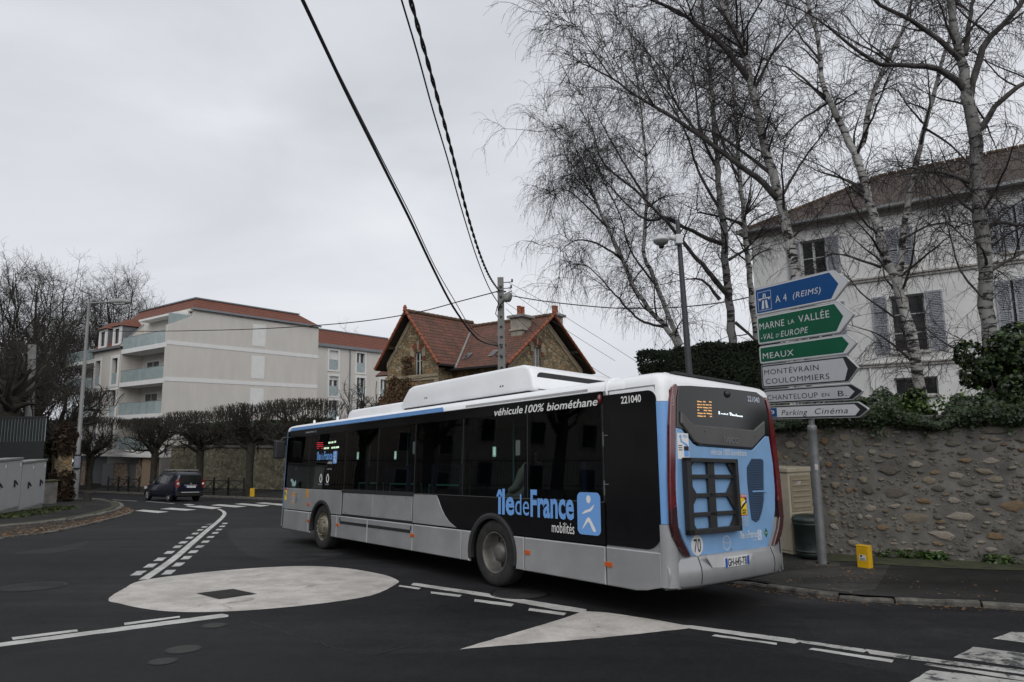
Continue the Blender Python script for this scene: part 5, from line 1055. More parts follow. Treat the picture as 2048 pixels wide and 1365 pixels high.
def shutter(x0, x1, z0, z1):
    sh = empty('shutter'); sh.parent = wh; m = MB(); y0, y1 = -.055, -.012; st = .055
    for q in ((x0, x0+st, z0, z1), (x1-st, x1, z0, z1), (x0+st, x1-st, z0, z0+.08), (x0+st, x1-st, z1-.07, z1), (x0+st, x1-st, (z0+z1)/2-.035, (z0+z1)/2+.035)): m.box(q[0], q[1], y0, y1, q[2], q[3])
    m.build('shutter_frame', h_sh, sh); m = MB(); z = z0+.09
    while z < z1-.09:
        if abs(z+.02-(z0+z1)/2) > .05: m.add([(x, y, zz) for x in (x0+st, x1-st) for y, zz in ((y0+.004, z), (y1, z+.04), (y1, z+.052), (y0+.004, z+.012))], [[0, 4, 5, 1], [1, 5, 6, 2], [2, 6, 7, 3], [3, 7, 4, 0]])
        z += .062
    stuff(m.build('louvre_slats', h_sh, sh)); return sh
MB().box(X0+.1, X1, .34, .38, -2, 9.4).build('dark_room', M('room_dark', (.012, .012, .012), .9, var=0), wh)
for a, b, c, d in ((-2.5, -2.02, 7.4, 8.87), (-3.92, -3.44, 7.4, 8.85), (-1.1, -.62, 4.1, 6.24), (.62, 1.12, 4.1, 6.26), (-.5, -.06, 7.2, 8.76), (-.04, .4, 7.2, 8.76), (2.62, 2.94, 7.3, 8.95), (2.98, 3.34, 7.3, 8.92), (3.42, 3.8, 7.3, 8.92), (2.62, 3.04, 4.2, 6.32), (3.12, 3.5, 4.2, 6.34), (-2.48, -2.0, 4.1, 6.24), (-3.95, -3.47, 4.1, 6.24)): shutter(a, b, c, d)
MB().tube([(-1.35, -.05, 3.6), (-1.35, -.05, 2.9), (-1.28, -.05, 2.85), (-1.28, -.05, 1.0)], .03, 6).build('drain_pipe', h_w, wh)
for i, x in enumerate((-.27, .25)): MB().box(x-.16, x+.16, .27, .275, 4.2, 6.1).build('curtain', h_cur, wh)
# roof: hipped, old brown tiles
m = MB(); ov = .45; zr = 12.4; e = [(X0-ov, -ov, ZE), (X1, -ov, ZE), (X1, DP+ov, ZE), (X0-ov, DP+ov, ZE)]; r0 = (X0+DP/2, DP/2, zr); r1 = (X1, DP/2, zr)
slope_face(m, e[0], e[1], r1, r0); slope_face(m, e[3], e[0], r0, r0); slope_face(m, e[2], e[3], r0, r1); roof = roof_build(m, 'roof', MAT['old_tiles'], wh)
MB().box(X0-ov-.02, X1, -ov-.09, -ov, ZE-.06, ZE+.04).build('gutter', MAT['steel'], roof); MB().box(X0-ov, X1, -ov, 0, ZE-.03, ZE-.012).build('soffit', h_st, roof)
m = MB(); n_ = 40
for i in range(n_): p0 = Vector(e[0]).lerp(Vector(r0), i/n_); p1 = Vector(e[0]).lerp(Vector(r0), (i+.94)/n_); m.tube([p0, p1], [.1, .085], 6)
stuff(m.build('hip_tiles', M('ridge_tile', (.10, .065, .042), .9, var=.35, scale=5), roof)); m = MB()
for i in range(30): m.tube([(r0[0]+i*.35, DP/2, zr+.02), (r0[0]+i*.35+.33, DP/2, zr+.02)], [.1, .085], 6)
stuff(m.build('ridge_tiles', bpy.data.materials['ridge_tile'], roof))
# ================================================================== stone house behind the bus
def rub_mat(name, cols, mortar, sc_, bump=.8):
    m, n, l, b = node_mat(name); tc = n.new('ShaderNodeTexCoord').outputs['Object']
    wv = tex(n, l, 'ShaderNodeTexNoise', tc, Scale=3, Detail=3); wp = n.new('ShaderNodeVectorMath'); wp.operation = 'MULTIPLY_ADD'; l.new(wv.outputs['Color'], wp.inputs[0]); wp.inputs[1].default_value = (.25, .25, .25); l.new(tc, wp.inputs[2])
    mp = n.new('ShaderNodeMapping'); mp.inputs['Scale'].default_value = (1, 1, 1.5); l.new(wp.outputs[0], mp.inputs[0])
    vo = n.new('ShaderNodeTexVoronoi'); vo.inputs['Scale'].default_value = sc_; l.new(mp.outputs[0], vo.inputs['Vector']); ve = n.new('ShaderNodeTexVoronoi'); ve.feature = 'DISTANCE_TO_EDGE'; ve.inputs['Scale'].default_value = sc_; l.new(mp.outputs[0], ve.inputs['Vector'])
    sx = n.new('ShaderNodeSeparateColor'); l.new(vo.outputs['Color'], sx.inputs[0]); r = ramp(n, cols); l.new(sx.outputs[0], r.inputs[0])
    x = tex(n, l, 'ShaderNodeTexNoise', tc, Scale=14, Detail=6, Roughness=.7); g = ramp(n, [(.3, (.55, .55, .55)), (.7, (1.2, 1.2, 1.2))]); l.new(x.outputs['Fac'], g.inputs[0])
    e = ramp(n, [(.02, (0, 0, 0)), (.09, (1, 1, 1))]); l.new(ve.outputs['Distance'], e.inputs[0])
    col = mixc(n, l, e.outputs[0], mortar, mixc(n, l, .85, r.outputs[0], g.outputs[0], 'MULTIPLY')); l.new(col, b.inputs['Base Color']); b.inputs['Roughness'].default_value = .92
    bumpn(n, l, b, math_(n, l, 'ADD', e.outputs[0], math_(n, l, 'MULTIPLY', x.outputs['Fac'], .5)), bump, .06); return m
MAT['ochre_rubble'] = rub_mat('ochre_rubble', [(.1, (.20, .155, .09)), (.4, (.36, .275, .155)), (.65, (.44, .335, .19)), (.85, (.36, .20, .085)), (1, (.52, .44, .3))], (.22, .18, .125), 3.6)
MAT['cream_stone'] = M('cream_dressing', (.34, .28, .195), .9, var=.15, scale=3, bump=.2)
MAT['brick'] = M('brick_dressing', (.19, .065, .04), .9, var=.3, scale=7)
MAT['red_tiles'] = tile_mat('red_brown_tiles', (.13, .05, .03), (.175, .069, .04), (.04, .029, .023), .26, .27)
MAT['verge'] = M('verge_tile', (.25, .075, .036), .85, var=.35, scale=5)
HO = Vector((-.22+math.cos(R(142))*.55, 33.0+math.sin(R(142))*.55, -.42)); sh_ = empty('stone_house', tuple(HO), R(52)); tag(sh_, 'ochre rubble stone house with two red tiled gables and chimneys', 'house')
# local x = away right, y = away left.  wing B: ridge along y at x=4.35 ; wing A: ridge along x at y=6.9
zB, zA, ze = 8.45, 8.75, 5.33
def wallpoly(pts, mat, nm='wall'): m = MB(); m.add(pts, [list(range(len(pts)))]); return m.build(nm, mat, sh_, recalc=False)
bw0, bw1 = .62, 8.1; rB = lambda x: zB-abs(x-4.35)*(zB-ze)/4.35 - .22
def gable(holes, u0, u1, apex, fz, mat, fn, zlow=-4.0):
    # wall with a pointed top, grid of columns so that window holes can be left open
    us = sorted({u0, u1, apex}|{v for h in holes for v in h[:2]}); m = MB()
    for a, b in zip(us, us[1:]):
        hs = [h for h in holes if h[0] <= (a+b)/2 <= h[1]]
        segs = [(zlow, None)] if not hs else [(zlow, hs[0][2]), (hs[0][3], None)]
        for c, d in segs: m.add([fn(a, c, 0), fn(b, c, 0), fn(b, d if d is not None else fz(b), 0), fn(a, d if d is not None else fz(a), 0)], [[0, 1, 2, 3]])
    for h in holes: a, b, c, d = h; m.add([fn(u, v, k) for k in (0, -.25) for u, v in ((a, c), (b, c), (b, d), (a, d))], [[0, 1, 5, 4], [1, 2, 6, 5], [2, 3, 7, 6], [3, 0, 4, 7]])
    return m.build('wall', mat, sh_, recalc=False)
fB = lambda u, v, h: (u, -h, v)                    # gable B lies in y=0, out = -y
gx = -.65; fA = lambda u, v, h: (gx-h, u, v)       # gable A lies in x=gx, out = -x
a0, a1, aA = 3.85, 8.1, 5.97; rA = lambda y: zA-abs(y-aA)*(zA-5.55)/2.6 - .2
holeB = [(3.0, 3.7, 5.2, 6.55)]; holeA = [(5.15, 5.75, 5.0, 6.4)]
gable(holeB, bw0, bw1, 4.35, rB, MAT['ochre_rubble'], fB); gable(holeA, a0, a1, aA, rA, MAT['ochre_rubble'], fA)
m = MB(); m.add([(bw0, 0, -4), (bw0, 9, -4), (bw0, 9, 5.6), (bw0, 0, 5.6)], [[0, 3, 2, 1]]); m.build('wall', MAT['ochre_rubble'], sh_, recalc=False)
m = MB(); m.add([(gx, a0, -4), (bw0, a0, -4), (bw0, a0, 5.4), (gx, a0, 5.4), (gx, a1, -4), (5, a1, -4), (5, a1, 5.4), (gx, a1, 5.4), (bw1, 0, -4), (bw1, 10, -4), (bw1, 10, 5.2), (bw1, 0, 5.2)], [[0, 1, 2, 3], [5, 4, 7, 6], [8, 9, 10, 11]]); m.build('wall', MAT['ochre_rubble'], sh_, recalc=False)
def pbox(fn, u0, u1, v0, v1, h0, h1, nm, mat, par=None): m = MB(); m.prism([(u0, v0), (u1, v0), (u1, v1), (u0, v1)], fn, h0, h1); return m.build(nm, mat, par or sh_)
for fn, u0, u1 in ((fB, bw0, bw1), (fA, a0, a1)):
    for a, b in ((u0-.02, u0+.3), (u1-.3, u1+.02)): pbox(fn, a, b, -4, 5.05, .0, .05, 'corner_pilaster', MAT['cream_stone'])
    pbox(fn, u0-.05, u1+.05, 4.92, 5.08, .05, .12, 'string_course', MAT['cream_stone']); pbox(fn, u0, u1, 4.75, 4.92, .0, .06, 'string_course', MAT['cream_stone'])
def rake(fn, apex, u0, u1, f, mat, w_, h, nm, par=None):
    for u in (u0, u1): m = MB(); m.prism([(u, f(u)), (apex, f(apex)), (apex, f(apex)-w_), (u, f(u)-w_)] if u < apex else [(apex, f(apex)), (u, f(u)), (u, f(u)-w_), (apex, f(apex)-w_)], fn, 0, h); m.build(nm, mat, par or sh_)
rake(fB, 4.35, bw0, bw1, rB, MAT['cream_stone'], .42, .045, 'gable_band'); rake(fA, aA, a0, a1, rA, MAT['cream_stone'], .36, .045, 'gable_band')
def house_window(fn, a, b, c, d):
    wn = empty('window'); wn.parent = sh_; m = MB()
    for q in ((a, a+.06, c, d), (b-.06, b, c, d), (a+.06, b-.06, c, c+.06), (a+.06, b-.06, d-.06, d), ((a+b)/2-.05, (a+b)/2+.05, c+.06, d-.06), (a+.06, (a+b)/2-.05, c+(d-c)*.62, c+(d-c)*.62+.03), ((a+b)/2+.05, b-.06, c+(d-c)*.62, c+(d-c)*.62+.03)): m.prism([(q[0], q[2]), (q[1], q[2]), (q[1], q[3]), (q[0], q[3])], fn, -.18, -.12)
    m.build('frame', h_wd, wn)
    for s0_, s1_ in ((a+.06, (a+b)/2-.05), ((a+b)/2+.05, b-.06)): pbox(fn, s0_, s1_, c+.06, d-.06, -.16, -.15, 'pane', h_cur if fn is fB else h_gl, wn)
    pbox(fn, a-.12, b+.12, c-.12, c-.0, 0, .12, 'sill', MAT['cream_stone'], wn)
    mid = (a+b)/2
    for i in range(-3, 4):
        t = i/3.0*R(38); t0, t1 = t-R(5.6), t+R(5.6); r0, r1 = .62, .98 if abs(i) not in (0,) else 1.12; cc = d-.5
        m = MB(); m.prism([(mid+r0*math.sin(t0), cc+r0*math.cos(t0)), (mid+r1*math.sin(t0), cc+r1*math.cos(t0)), (mid+r1*math.sin(t1), cc+r1*math.cos(t1)), (mid+r0*math.sin(t1), cc+r0*math.cos(t1))], fn, 0, .06); m.build('arch_block', MAT['cream_stone'] if abs(i) == 3 or i == 0 else MAT['brick'], wn)
    for u in (a-.32, b+.02): pbox(fn, u, u+.3, d-.28, d+.18, 0, .055, 'quoin', MAT['cream_stone'], wn); pbox(fn, u+.05, u+.25, d-.5, d-.3, 0, .05, 'quoin', MAT['brick'], wn)
    m = MB(); zr = c+.16; m.prism([(a-.05, zr), (b+.05, zr), (b+.05, zr+.03), (a-.05, zr+.03)], fn, .06, .09); m.prism([(a-.05, c+.04), (b+.05, c+.04), (b+.05, c+.06), (a-.05, c+.06)], fn, .06, .09); m.build('guard_rail', h_ir, wn)
house_window(fB, *holeB[0]); house_window(fA, *holeA[0])
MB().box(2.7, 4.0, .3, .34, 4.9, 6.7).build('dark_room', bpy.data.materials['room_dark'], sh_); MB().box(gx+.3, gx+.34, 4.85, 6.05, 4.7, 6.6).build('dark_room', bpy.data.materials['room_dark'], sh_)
# roofs
ov = .55; roofs = MB()
slope_face(roofs, (0, 10, ze), (0, -ov, ze), (4.35, -ov, zB), (4.35, 10, zB))          # B, slope facing the street
slope_face(roofs, (8.7, -ov, ze), (8.7, 10, ze), (4.35, 10, zB), (4.35, -ov, zB))
A0, A1 = aA-2.6, aA+2.6
slope_face(roofs, (gx-ov, A0, 5.55), (5.2, A0, 5.55), (5.2, aA, zA), (gx-ov, aA, zA)); slope_face(roofs, (5.2, A1, 5.55), (gx-ov, A1, 5.55), (gx-ov, aA, zA), (5.2, aA, zA))
rf = roof_build(roofs, 'roof', MAT['red_tiles'], sh_)
m = MB(); wood = M('dark_eaves_wood', (.035, .028, .02), .9, var=.2)
m.add([(0, 10, ze-.07), (0, -ov, ze-.07), (4.35, -ov, zB-.07), (4.35, 10, zB-.07), (8.7, -ov, ze-.07), (8.7, 10, ze-.07)], [[0, 1, 2, 3], [2, 4, 5, 3]]); m.add([(gx-ov, A0, 5.48), (5, A0, 5.48), (5, aA, zA-.07), (gx-ov, aA, zA-.07), (gx-ov, A1, 5.48), (5, A1, 5.48)], [[0, 1, 2, 3], [3, 2, 5, 4]]); m.build('roof_boarding', wood, rf)
def line_tiles(p, q, r, step, nm, mat, par, drop=0, n_=6):
    p, q = Vector(p), Vector(q); L_ = (q-p).length; k = max(2, int(L_/step)); m = MB()
    for i in range(k): m.tube([p.lerp(q, i/k), p.lerp(q, (i+.95)/k)], [r, r*.82], n_)
    return stuff(m.build(nm, mat, par))
line_tiles((4.35, 10, zB+.03), (4.35, -ov-.05, zB+.03), .13, .38, 'ridge_tiles', bpy.data.materials['ridge_tile'], rf); line_tiles((4.6, aA, zA+.03), (gx-ov-.05, aA, zA+.03), .13, .38, 'ridge_tiles', bpy.data.materials['ridge_tile'], rf)
for e_, r_ in (((0, -ov), (4.35, -ov)), ((8.7, -ov), (4.35, -ov))): line_tiles((*e_, ze+.0), (*r_, zB+.02), .1, .34, 'verge_tiles', MAT['verge'], rf)
for e_ in (A0, A1): line_tiles((gx-ov, e_, 5.56), (gx-ov, aA, zA+.02), .1, .34, 'verge_tiles', MAT['verge'], rf)
for p in ((4.35, -ov-.03, zB+.1), (gx-ov-.03, aA, zA+.1)): MB().lathe([(.14, -.1), (.1, .05), (.12, .12), (.05, .25), (0, .28)], 8, lambda x, y, h: (p[0]+x, p[1]+y, p[2]+h)).build('finial', MAT['verge'], rf)
# valley, eave purlins, gutter, skylights, chimneys
def onB(x, dz=0): return ze+(zB-ze)*x/4.35+dz
zv = lambda x: aA-(zA-onB(x))*(2.6/(zA-5.55))
MB().tube([(.02, zv(0.02), onB(.02)+.02), (3.6, zv(3.6), onB(3.6)+.04)], .07, 4).build('valley_flashing', MAT['concrete'], rf)
MB().box(-.1, .0, -ov, 4.5, ze-.1, ze+.0).build('gutter', b_trim, rf); MB().box(gx-ov, 0, A0-.1, A0, 5.44, 5.54).build('gutter', b_trim, rf)
for u in (1.9, 6.8): m = MB(); m.box(u-.07, u+.07, -ov+.05, .1, rB(u)-.05, rB(u)+.12); m.build('purlin', wood, sh_)
for u in (5.05, 7.45): m = MB(); m.box(gx-ov+.05, gx+.1, u-.07, u+.07, rA(u)-.05, rA(u)+.12); m.build('purlin', wood, sh_)
for y in (1.1, 3.0):
    sk = MB(); x0, x1 = .75, 1.25; sk.add([(x0, y, onB(x0, .08)), (x0, y+.35, onB(x0, .08)), (x1, y+.35, onB(x1, .08)), (x1, y, onB(x1, .08))], [[0, 1, 2, 3]]); k_ = sk.build('skylight', M('skylight_frame', (.25, .26, .27), .4, .5, var=.1), rf)
    m = MB(); m.add([(x0+.06, y+.05, onB(x0+.06, .09)), (x0+.06, y+.3, onB(x0+.06, .09)), (x1-.06, y+.3, onB(x1-.06, .09)), (x1-.06, y+.05, onB(x1-.06, .09))], [[0, 1, 2, 3]]); m.build('pane', h_gl, k_)
ch_m = M('chimney_render', (.33, .305, .255), .9, var=.25, scale=3, bump=.3); pot = M('chimney_pot', (.30, .10, .05), .85, var=.25)
def chimney(x, y, wx, wy, zb, zt, pots):
    c = MB().bbox(x-wx/2, x+wx/2, y-wy/2, y+wy/2, zb, zt, .02).build('chimney', ch_m, rf)
    MB().bbox(x-wx/2-.08, x+wx/2+.08, y-wy/2-.08, y+wy/2+.08, zt-.75, zt-.66, .02).build('chimney_band', ch_m, c); MB().bbox(x-wx/2-.16, x+wx/2+.16, y-wy/2-.16, y+wy/2+.16, zt, zt+.16, .03).build('chimney_cap', MAT['concrete'], c)
    for i in range(pots): MB().lathe([(.15, 0), (.12, .1), (.115, .5), (.13, .52), (.13, .56), (.1, .56), (.1, .2)], 12, lambda a, b, h: (x-wx/2+.3+(wx-.6)*(i/(pots-1) if pots > 1 else .5)+a, y+b, zt+.16+h)).build('chimney_pot', pot, c)
CH = None
for y in [v*.1 for v in range(5, 60)]:
    base = HO+Vector((math.cos(R(142)), math.sin(R(142)), 0))*y; q = V(1043, 664, base, 52); x = (q-base).x*math.cos(R(52))+(q-base).y*math.sin(R(52))
    if CH is None or abs(q.z+.42-onB(x)) < CH[0]: CH = (abs(q.z+.42-onB(x)), x, y)
chimney(CH[1]+.1, CH[2]+.1, .95, .8, 6.0, 8.25, 2)
chimney(6.9, 1.1, .85, .6, 5.8, 8.85, 3)
# withered creeper on the left gable
rg = np.random.default_rng(8); k = 9000; y = rg.uniform(6.45, 8.6, k); z = rg.uniform(-1, 5.1, k); keep = (z < 3.2+1.4*np.sin(y*2.0)+rg.normal(0, .4, k)+ (y-6.65)*.9); z = z[keep]; y = y[keep]; P = np.stack([gx-.05-rg.random(len(y))*.28, y, z], 1)
cr = empty('creeper', tuple(HO), R(52)); tag(cr, 'withered brown creeper covering the left corner of the stone house', 'creeper'); stuff(leaves(P, unit(rg.normal(size=P.shape)*.6+np.array([-1, 0, .2])), .14, rg, 'leaf_mass', M('withered_leaf', (.06, .033, .016), .8, var=.5, scale=4, col2=(.15, .085, .035)), cr))
k2 = 700; P = np.stack([gx-.05-rg.random(k2)*.1, rg.normal(6.35, .28, k2), rg.uniform(3.5, 6.2, k2)], 1); stuff(leaves(P, unit(rg.normal(size=P.shape)*.6+np.array([-1, 0, .2])), .11, rg, 'climbing_stems', bpy.data.materials['withered_leaf'], cr))

# ================================================================== apartment block
C1 = KP+UU*14.8+NN*4; ap = empty('apartment_block', (C1.x, C1.y, 0), R(54.7)); tag(ap, 'beige apartment block with blank side wall, glass balconies and tiled mansard', 'building')
a_w = M('beige_render', (.60, .57, .525), .92, var=.06, scale=1.2, stretch=(1, 1, .25), bump=.1, bscale=60); a_wh = M('white_render_band', (.74, .735, .72), .85, var=.05, scale=2); a_zn = M('zinc', (.21, .225, .24), .45, .4, var=.12, scale=2)
a_tile = tile_mat('new_red_tiles', (.16, .055, .034), (.185, .065, .04), (.14, .05, .032), .5, .33); a_gl = M('dark_window', (.05, .055, .06), .08, var=.3, scale=.7); a_df = M('frosted_glass', (.31, .375, .375), .2, var=.12, scale=1.2, spec=.6); a_gr = M('plain_grey', (.22, .21, .2), .9, var=.1); a_st = rub_mat('clad_stone', [(.1, (.2, .12, .08)), (.5, (.36, .26, .19)), (1, (.48, .38, .3))], (.2, .16, .13), 5)  # plain grey shared by the base wall and the window backings
LX, LY = 16.6, 22.0; GZ = -4.2
# blank wall
m = MB(); ring = [(0, -.5), (LX, -.5), (LX, 13.2), (2.3, 13.2), (2.3, 12.5), (0, 11.35)]; m.prism(ring, lambda u, v, h: (u, -h, v), -.3, 0); m.build('side_wall', a_w, ap)
for z in (9.58, 6.26): MB().box(0, LX+.01, -.03, .01, z, z+.36).build('white_band', a_wh, ap)
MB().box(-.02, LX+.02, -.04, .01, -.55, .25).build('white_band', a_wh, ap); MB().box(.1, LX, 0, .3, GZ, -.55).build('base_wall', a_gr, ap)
for z0, z1 in ((10.25, 12.5), (6.95, 9.25), (3.7, 5.95)): MB().box(8.5, 9.98, -.02, .01, z0, z1).build('blind_window', a_wh, ap)
# street front: slabs, loggias, windows
fx = lambda u, v, h: (-h, u, v)      # street front: u along y, out = -x
MB().box(1.95, 2.15, .3, LY-7, GZ, 13.1).build('loggia_wall', a_w, ap)
for zf, top in ((-.35, 0), (2.95, 0), (6.1, 0), (9.35, 1)):
    MB().box(-.02, 2.3, .01, 8.75, zf, zf+.42).build('balcony_slab', a_wh, ap)
    bal = empty('balcony'); bal.parent = ap
    for i in range(6): y0 = .22+i*1.42; pbox(fx, y0, y0+1.38, zf+.44, zf+1.55, -.06, -.045, 'glass_panel', a_df, bal)
    MB().tube([(.05, .15, zf+1.58), (.05, 8.75, zf+1.58)], .025, 6).build('handrail', a_zn, bal)
    if not top:
        for y0, y1 in ((1.2, 3.2), (5.0, 7.6)):
            wn = MB().box(1.9, 1.95, y0, y1, zf+.45, zf+2.6).build('window', a_wh, ap); MB().box(1.88, 1.9, y0+.15, (y0+y1)/2-.06, zf+.6, zf+2.45).build('pane', a_gl, wn); MB().box(1.88, 1.9, (y0+y1)/2+.06, y1-.15, zf+.6, zf+2.45).build('pane', a_gl, wn)
MB().box(0, 2.1, 8.75, 9.0, -.5, 9.8).build('party_wall', a_w, ap)
# attic above the terrace
MB().box(2.3, 2.5, .3, 9, 9.4, 13.1).build('attic_wall', a_w, ap)
for y0, y1 in ((1.0, 3.4), (4.8, 7.2)):
    wn = MB().box(2.24, 2.3, y0, y1, 9.9, 12.3).build('window', a_wh, ap); MB().box(2.22, 2.24, y0+.15, y1-.15, 10.05, 12.15).build('pane', a_gl, wn)
m = MB(); m.prism([(.05, 11.4), (2.25, 12.5), (.05, 12.5)], lambda u, v, h: (u, .02-h, v), 0, .02); m.build('glass_screen', a_df, ap)
MB().box(.9, 2.3, .35, 7.6, 12.55, 12.75).build('awning_box', a_wh, ap)
# windowed bay
holes = []
for zf in (.05, 3.25, 6.45): holes += [(9.35, 10.6, zf, zf+2.6), (13.2, 14.3, zf, zf+2.6)]
m = MB()
us = sorted({8.9, 14.8}|{v for h in holes for v in h[:2]}); zs = sorted({-.5, 10.1}|{v for h in holes for v in h[2:]})
for a, b in zip(us, us[1:]):
    for c, d in zip(zs, zs[1:]):
        if any(h[0] <= (a+b)/2 <= h[1] and h[2] <= (c+d)/2 <= h[3] for h in holes): continue
        m.add([fx(a, c, 0), fx(b, c, 0), fx(b, d, 0), fx(a, d, 0)], [[0, 1, 2, 3]])
for h in holes: a, b, c, d = h; m.add([fx(u, v, k) for k in (0, -.4) for u, v in ((a, c), (b, c), (b, d), (a, d))], [[0, 1, 5, 4], [1, 2, 6, 5], [2, 3, 7, 6], [3, 0, 4, 7]])
m.build('street_wall', a_w, ap, recalc=False)
for a, b, c, d in holes:
    wn = empty('window'); wn.parent = ap
    for q in ((a-.28, a, c-.25, d+.28), (b, b+.28, c-.25, d+.28), (a, b, d, d+.28), (a, b, c-.25, c)): pbox(fx, *q, 0, .06, 'surround', a_wh, wn)
    pbox(fx, a, b, c, d, -.34, -.32, 'pane', a_gl, wn); pbox(fx, a+.02, a+.45, c, d, -.3, -.26, 'casement', a_wh, wn); pbox(fx, a+.02, b-.02, c+.02, c+1.12, -.04, -.02, 'glass_guard', a_df, wn)
# far-left balconies
for zf in (-.35, 2.9, 5.9, 8.9):
    MB().box(-.1, 3, 14.8, 21.9, zf, zf+.36).build('balcony_slab', a_wh, ap); bal = empty('balcony'); bal.parent = ap
    for i in range(5): y0 = 14.95+i*1.38; pbox(fx, y0, y0+1.34, zf+.4, zf+1.5, .02, .035, 'glass_panel', a_df, bal)
MB().box(3.0, 3.2, 14.8, 22, -.5, 10.1).build('loggia_wall', a_w, ap); MB().box(2.1, 9, 21.8, 22, GZ, 10.1).build('end_wall', a_w, ap)
# recessed ground floor
MB().box(2.2, 2.4, .2, 22, GZ, -.5).build('garage_front', M('garage_grey', (.07, .075, .08), .6, var=.15), ap)
MB().box(-.1, 2.3, .3, 22, -.56, -.36).build('soffit', a_wh, ap)
for y0, y1, x, zt_ in ((7.2, 9.6, .4, -1.2), (4.2, 5.2, .4, -1.2), (16, 17, .4, -1.2)): MB().box(x, x+.3, y0, y1, GZ, zt_).build('clad_wall', a_st, ap)
MB().box(.3, .7, 4.2, 4.6, -1.2, -.55).build('pillar', a_st, ap)
for y0, y1 in ((5.3, 7.1), (10, 12.5)): MB().box(.55, .6, y0, y1, GZ, -1.3).build('entrance_gate', M('gate_grey', (.1, .1, .105), .5, var=.1) if y0 < 6 else bpy.data.materials['gate_grey'], ap)
MB().box(.2, .5, 1.2, 3.6, GZ, -.55).build('clad_wall', M('tan_panel', (.3, .22, .15), .8, var=.1), ap)
# roofs
m = MB(); e = [(2.1, -.15, 13.2), (LX+.15, -.15, 13.2), (LX+.15, 13, 13.2), (2.1, 13, 13.2)]; t_ = [(3.1, 1.1, 14.42), (14.6, 1.1, 14.42), (14.6, 12, 14.42), (3.1, 12, 14.42)]
for i in range(4): j = (i+1) % 4; slope_face(m, e[i], e[j], t_[j], t_[i])
ro = roof_build(m, 'roof', a_tile, ap); MB().box(2.95, 14.75, .95, 12.15, 14.40, 14.52).build('roof_edge', a_zn, ro)
MB().box(2.05, LX+.2, -.25, -.12, 13.08, 13.26).build('gutter', a_zn, ro); MB().box(2.0, LX, 0, 13, 12.9, 13.15).build('roof_base', a_w, ro)
m = MB(); slope_face(m, (-.2, 15.2, 10.15), (-.2, 8.85, 10.15), (3.3, 8.85, 13.9), (3.3, 14.2, 13.9)); slope_face(m, (-.2+3, 18.2, 10.15), (-.2, 15.2, 10.15), (3.3, 14.2, 13.9), (3.3, 14.2, 13.9)); man = roof_build(m, 'mansard', a_tile, ap); man.location.z = 0
m = MB(); m.prism([(-.2, 10.15), (3.3, 13.9), (3.3, 10.15)], lambda u, v, h: (u, 8.86-h, v), 0, .1); m.build('mansard_cheek', a_w, ap); MB().tube([(-.22, 8.82, 10.2), (3.3, 8.82, 13.95)], .09, 5).build('mansard_edge', a_zn, man); MB().box(-.4, -.15, 8.8, 15.3, 9.98, 10.18).build('gutter', a_zn, man); MB().box(3.2, 3.5, 8.8, 14.4, 13.85, 14.0).build('roof_edge', a_zn, man)
for y0 in (9.15, 12.3):
    d_ = empty('dormer'); d_.parent = ap; y1 = y0+1.75
    MB().box(.1, 2.6, y0, y0+.12, 10.3, 12.2).build('cheek', a_zn, d_); MB().box(.1, 2.6, y1-.12, y1, 10.3, 12.2).build('cheek', a_zn, d_)
    for q in ((y0, y0+.4, 10.3, 12.25), (y1-.4, y1, 10.3, 12.25), (y0+.4, y1-.4, 12.0, 12.25), (y0+.4, y1-.4, 10.3, 10.5)): pbox(lambda u, v, h: (.1-h, u, v), *q, 0, .12, 'front', a_wh, d_)
    MB().box(.16, .2, y0+.4, y1-.4, 10.5, 12.0).build('pane', a_gl, d_)
    m = MB(); ym = (y0+y1)/2; E4 = [(-.25, y1+.2, 12.25), (-.25, y0-.2, 12.25), (3.0, y0-.2, 12.25), (3.0, y1+.2, 12.25)]; slope_face(m, E4[0], E4[1], (.8, ym, 13.1), (.8, ym, 13.1)); slope_face(m, E4[1], E4[2], (3.0, ym, 13.1), (.8, ym, 13.1)); slope_face(m, E4[3], E4[0], (.8, ym, 13.1), (3.0, ym, 13.1)); roof_build(m, 'dormer_roof', a_tile, d_)
# rear wing
RP0 = C1+UU*10; rw = empty('apartment_wing', (RP0.x, RP0.y, 0), R(54.7)); tag(rw, 'set-back beige apartment wing with white-framed windows left of the stone house', 'building')
lw = lambda px, py: (lambda q: ((q.x-RP0.x)*NN.x+(q.y-RP0.y)*NN.y, q.z))(V(px, py, RP0, 54.7))
Zc = lambda x, y: (420+x/4.55, 560+y/4.55)
xe, ze_ = lw(*Zc(1600, 655)); x0_, zt_ = lw(*Zc(1000, 580))
wins = []
for x0c, x1c, rows in ((1085, 1165, ((640, 820), (875, 1055))), (1335, 1408, ((665, 845), (890, 1070))), (1550, 1622, ((690, 860), (905, 1085)))):
    for r0, r1 in rows: a, d = lw(*Zc(x0c, r0)); b, c = lw(*Zc(x1c, r1)); wins.append((a, b, c, d))
for a, b, c, d in list(wins)[1::2]: wins.append((a, b, c-3.2, d-3.2)); wins.append((a, b, c-6.4, d-6.4))
m = MB(); XA, XB = 8, lw(*Zc(1640, 655))[0]+2.5
for a, b, c, d in [(XA, XB, -5, zt_)]:
    us = sorted({a, b}|{v for h in wins for v in h[:2]})
    for u0, u1 in zip(us, us[1:]):
        hs = sorted([h for h in wins if h[0]-1e-4 <= (u0+u1)/2 <= h[1]+1e-4], key=lambda h: h[2]); z = c
        for h in hs: m.add([(u0, 0, z), (u1, 0, z), (u1, 0, h[2]), (u0, 0, h[2])], [[0, 1, 2, 3]]); z = h[3]
        m.add([(u0, 0, z), (u1, 0, z), (u1, 0, d), (u0, 0, d)], [[0, 1, 2, 3]])
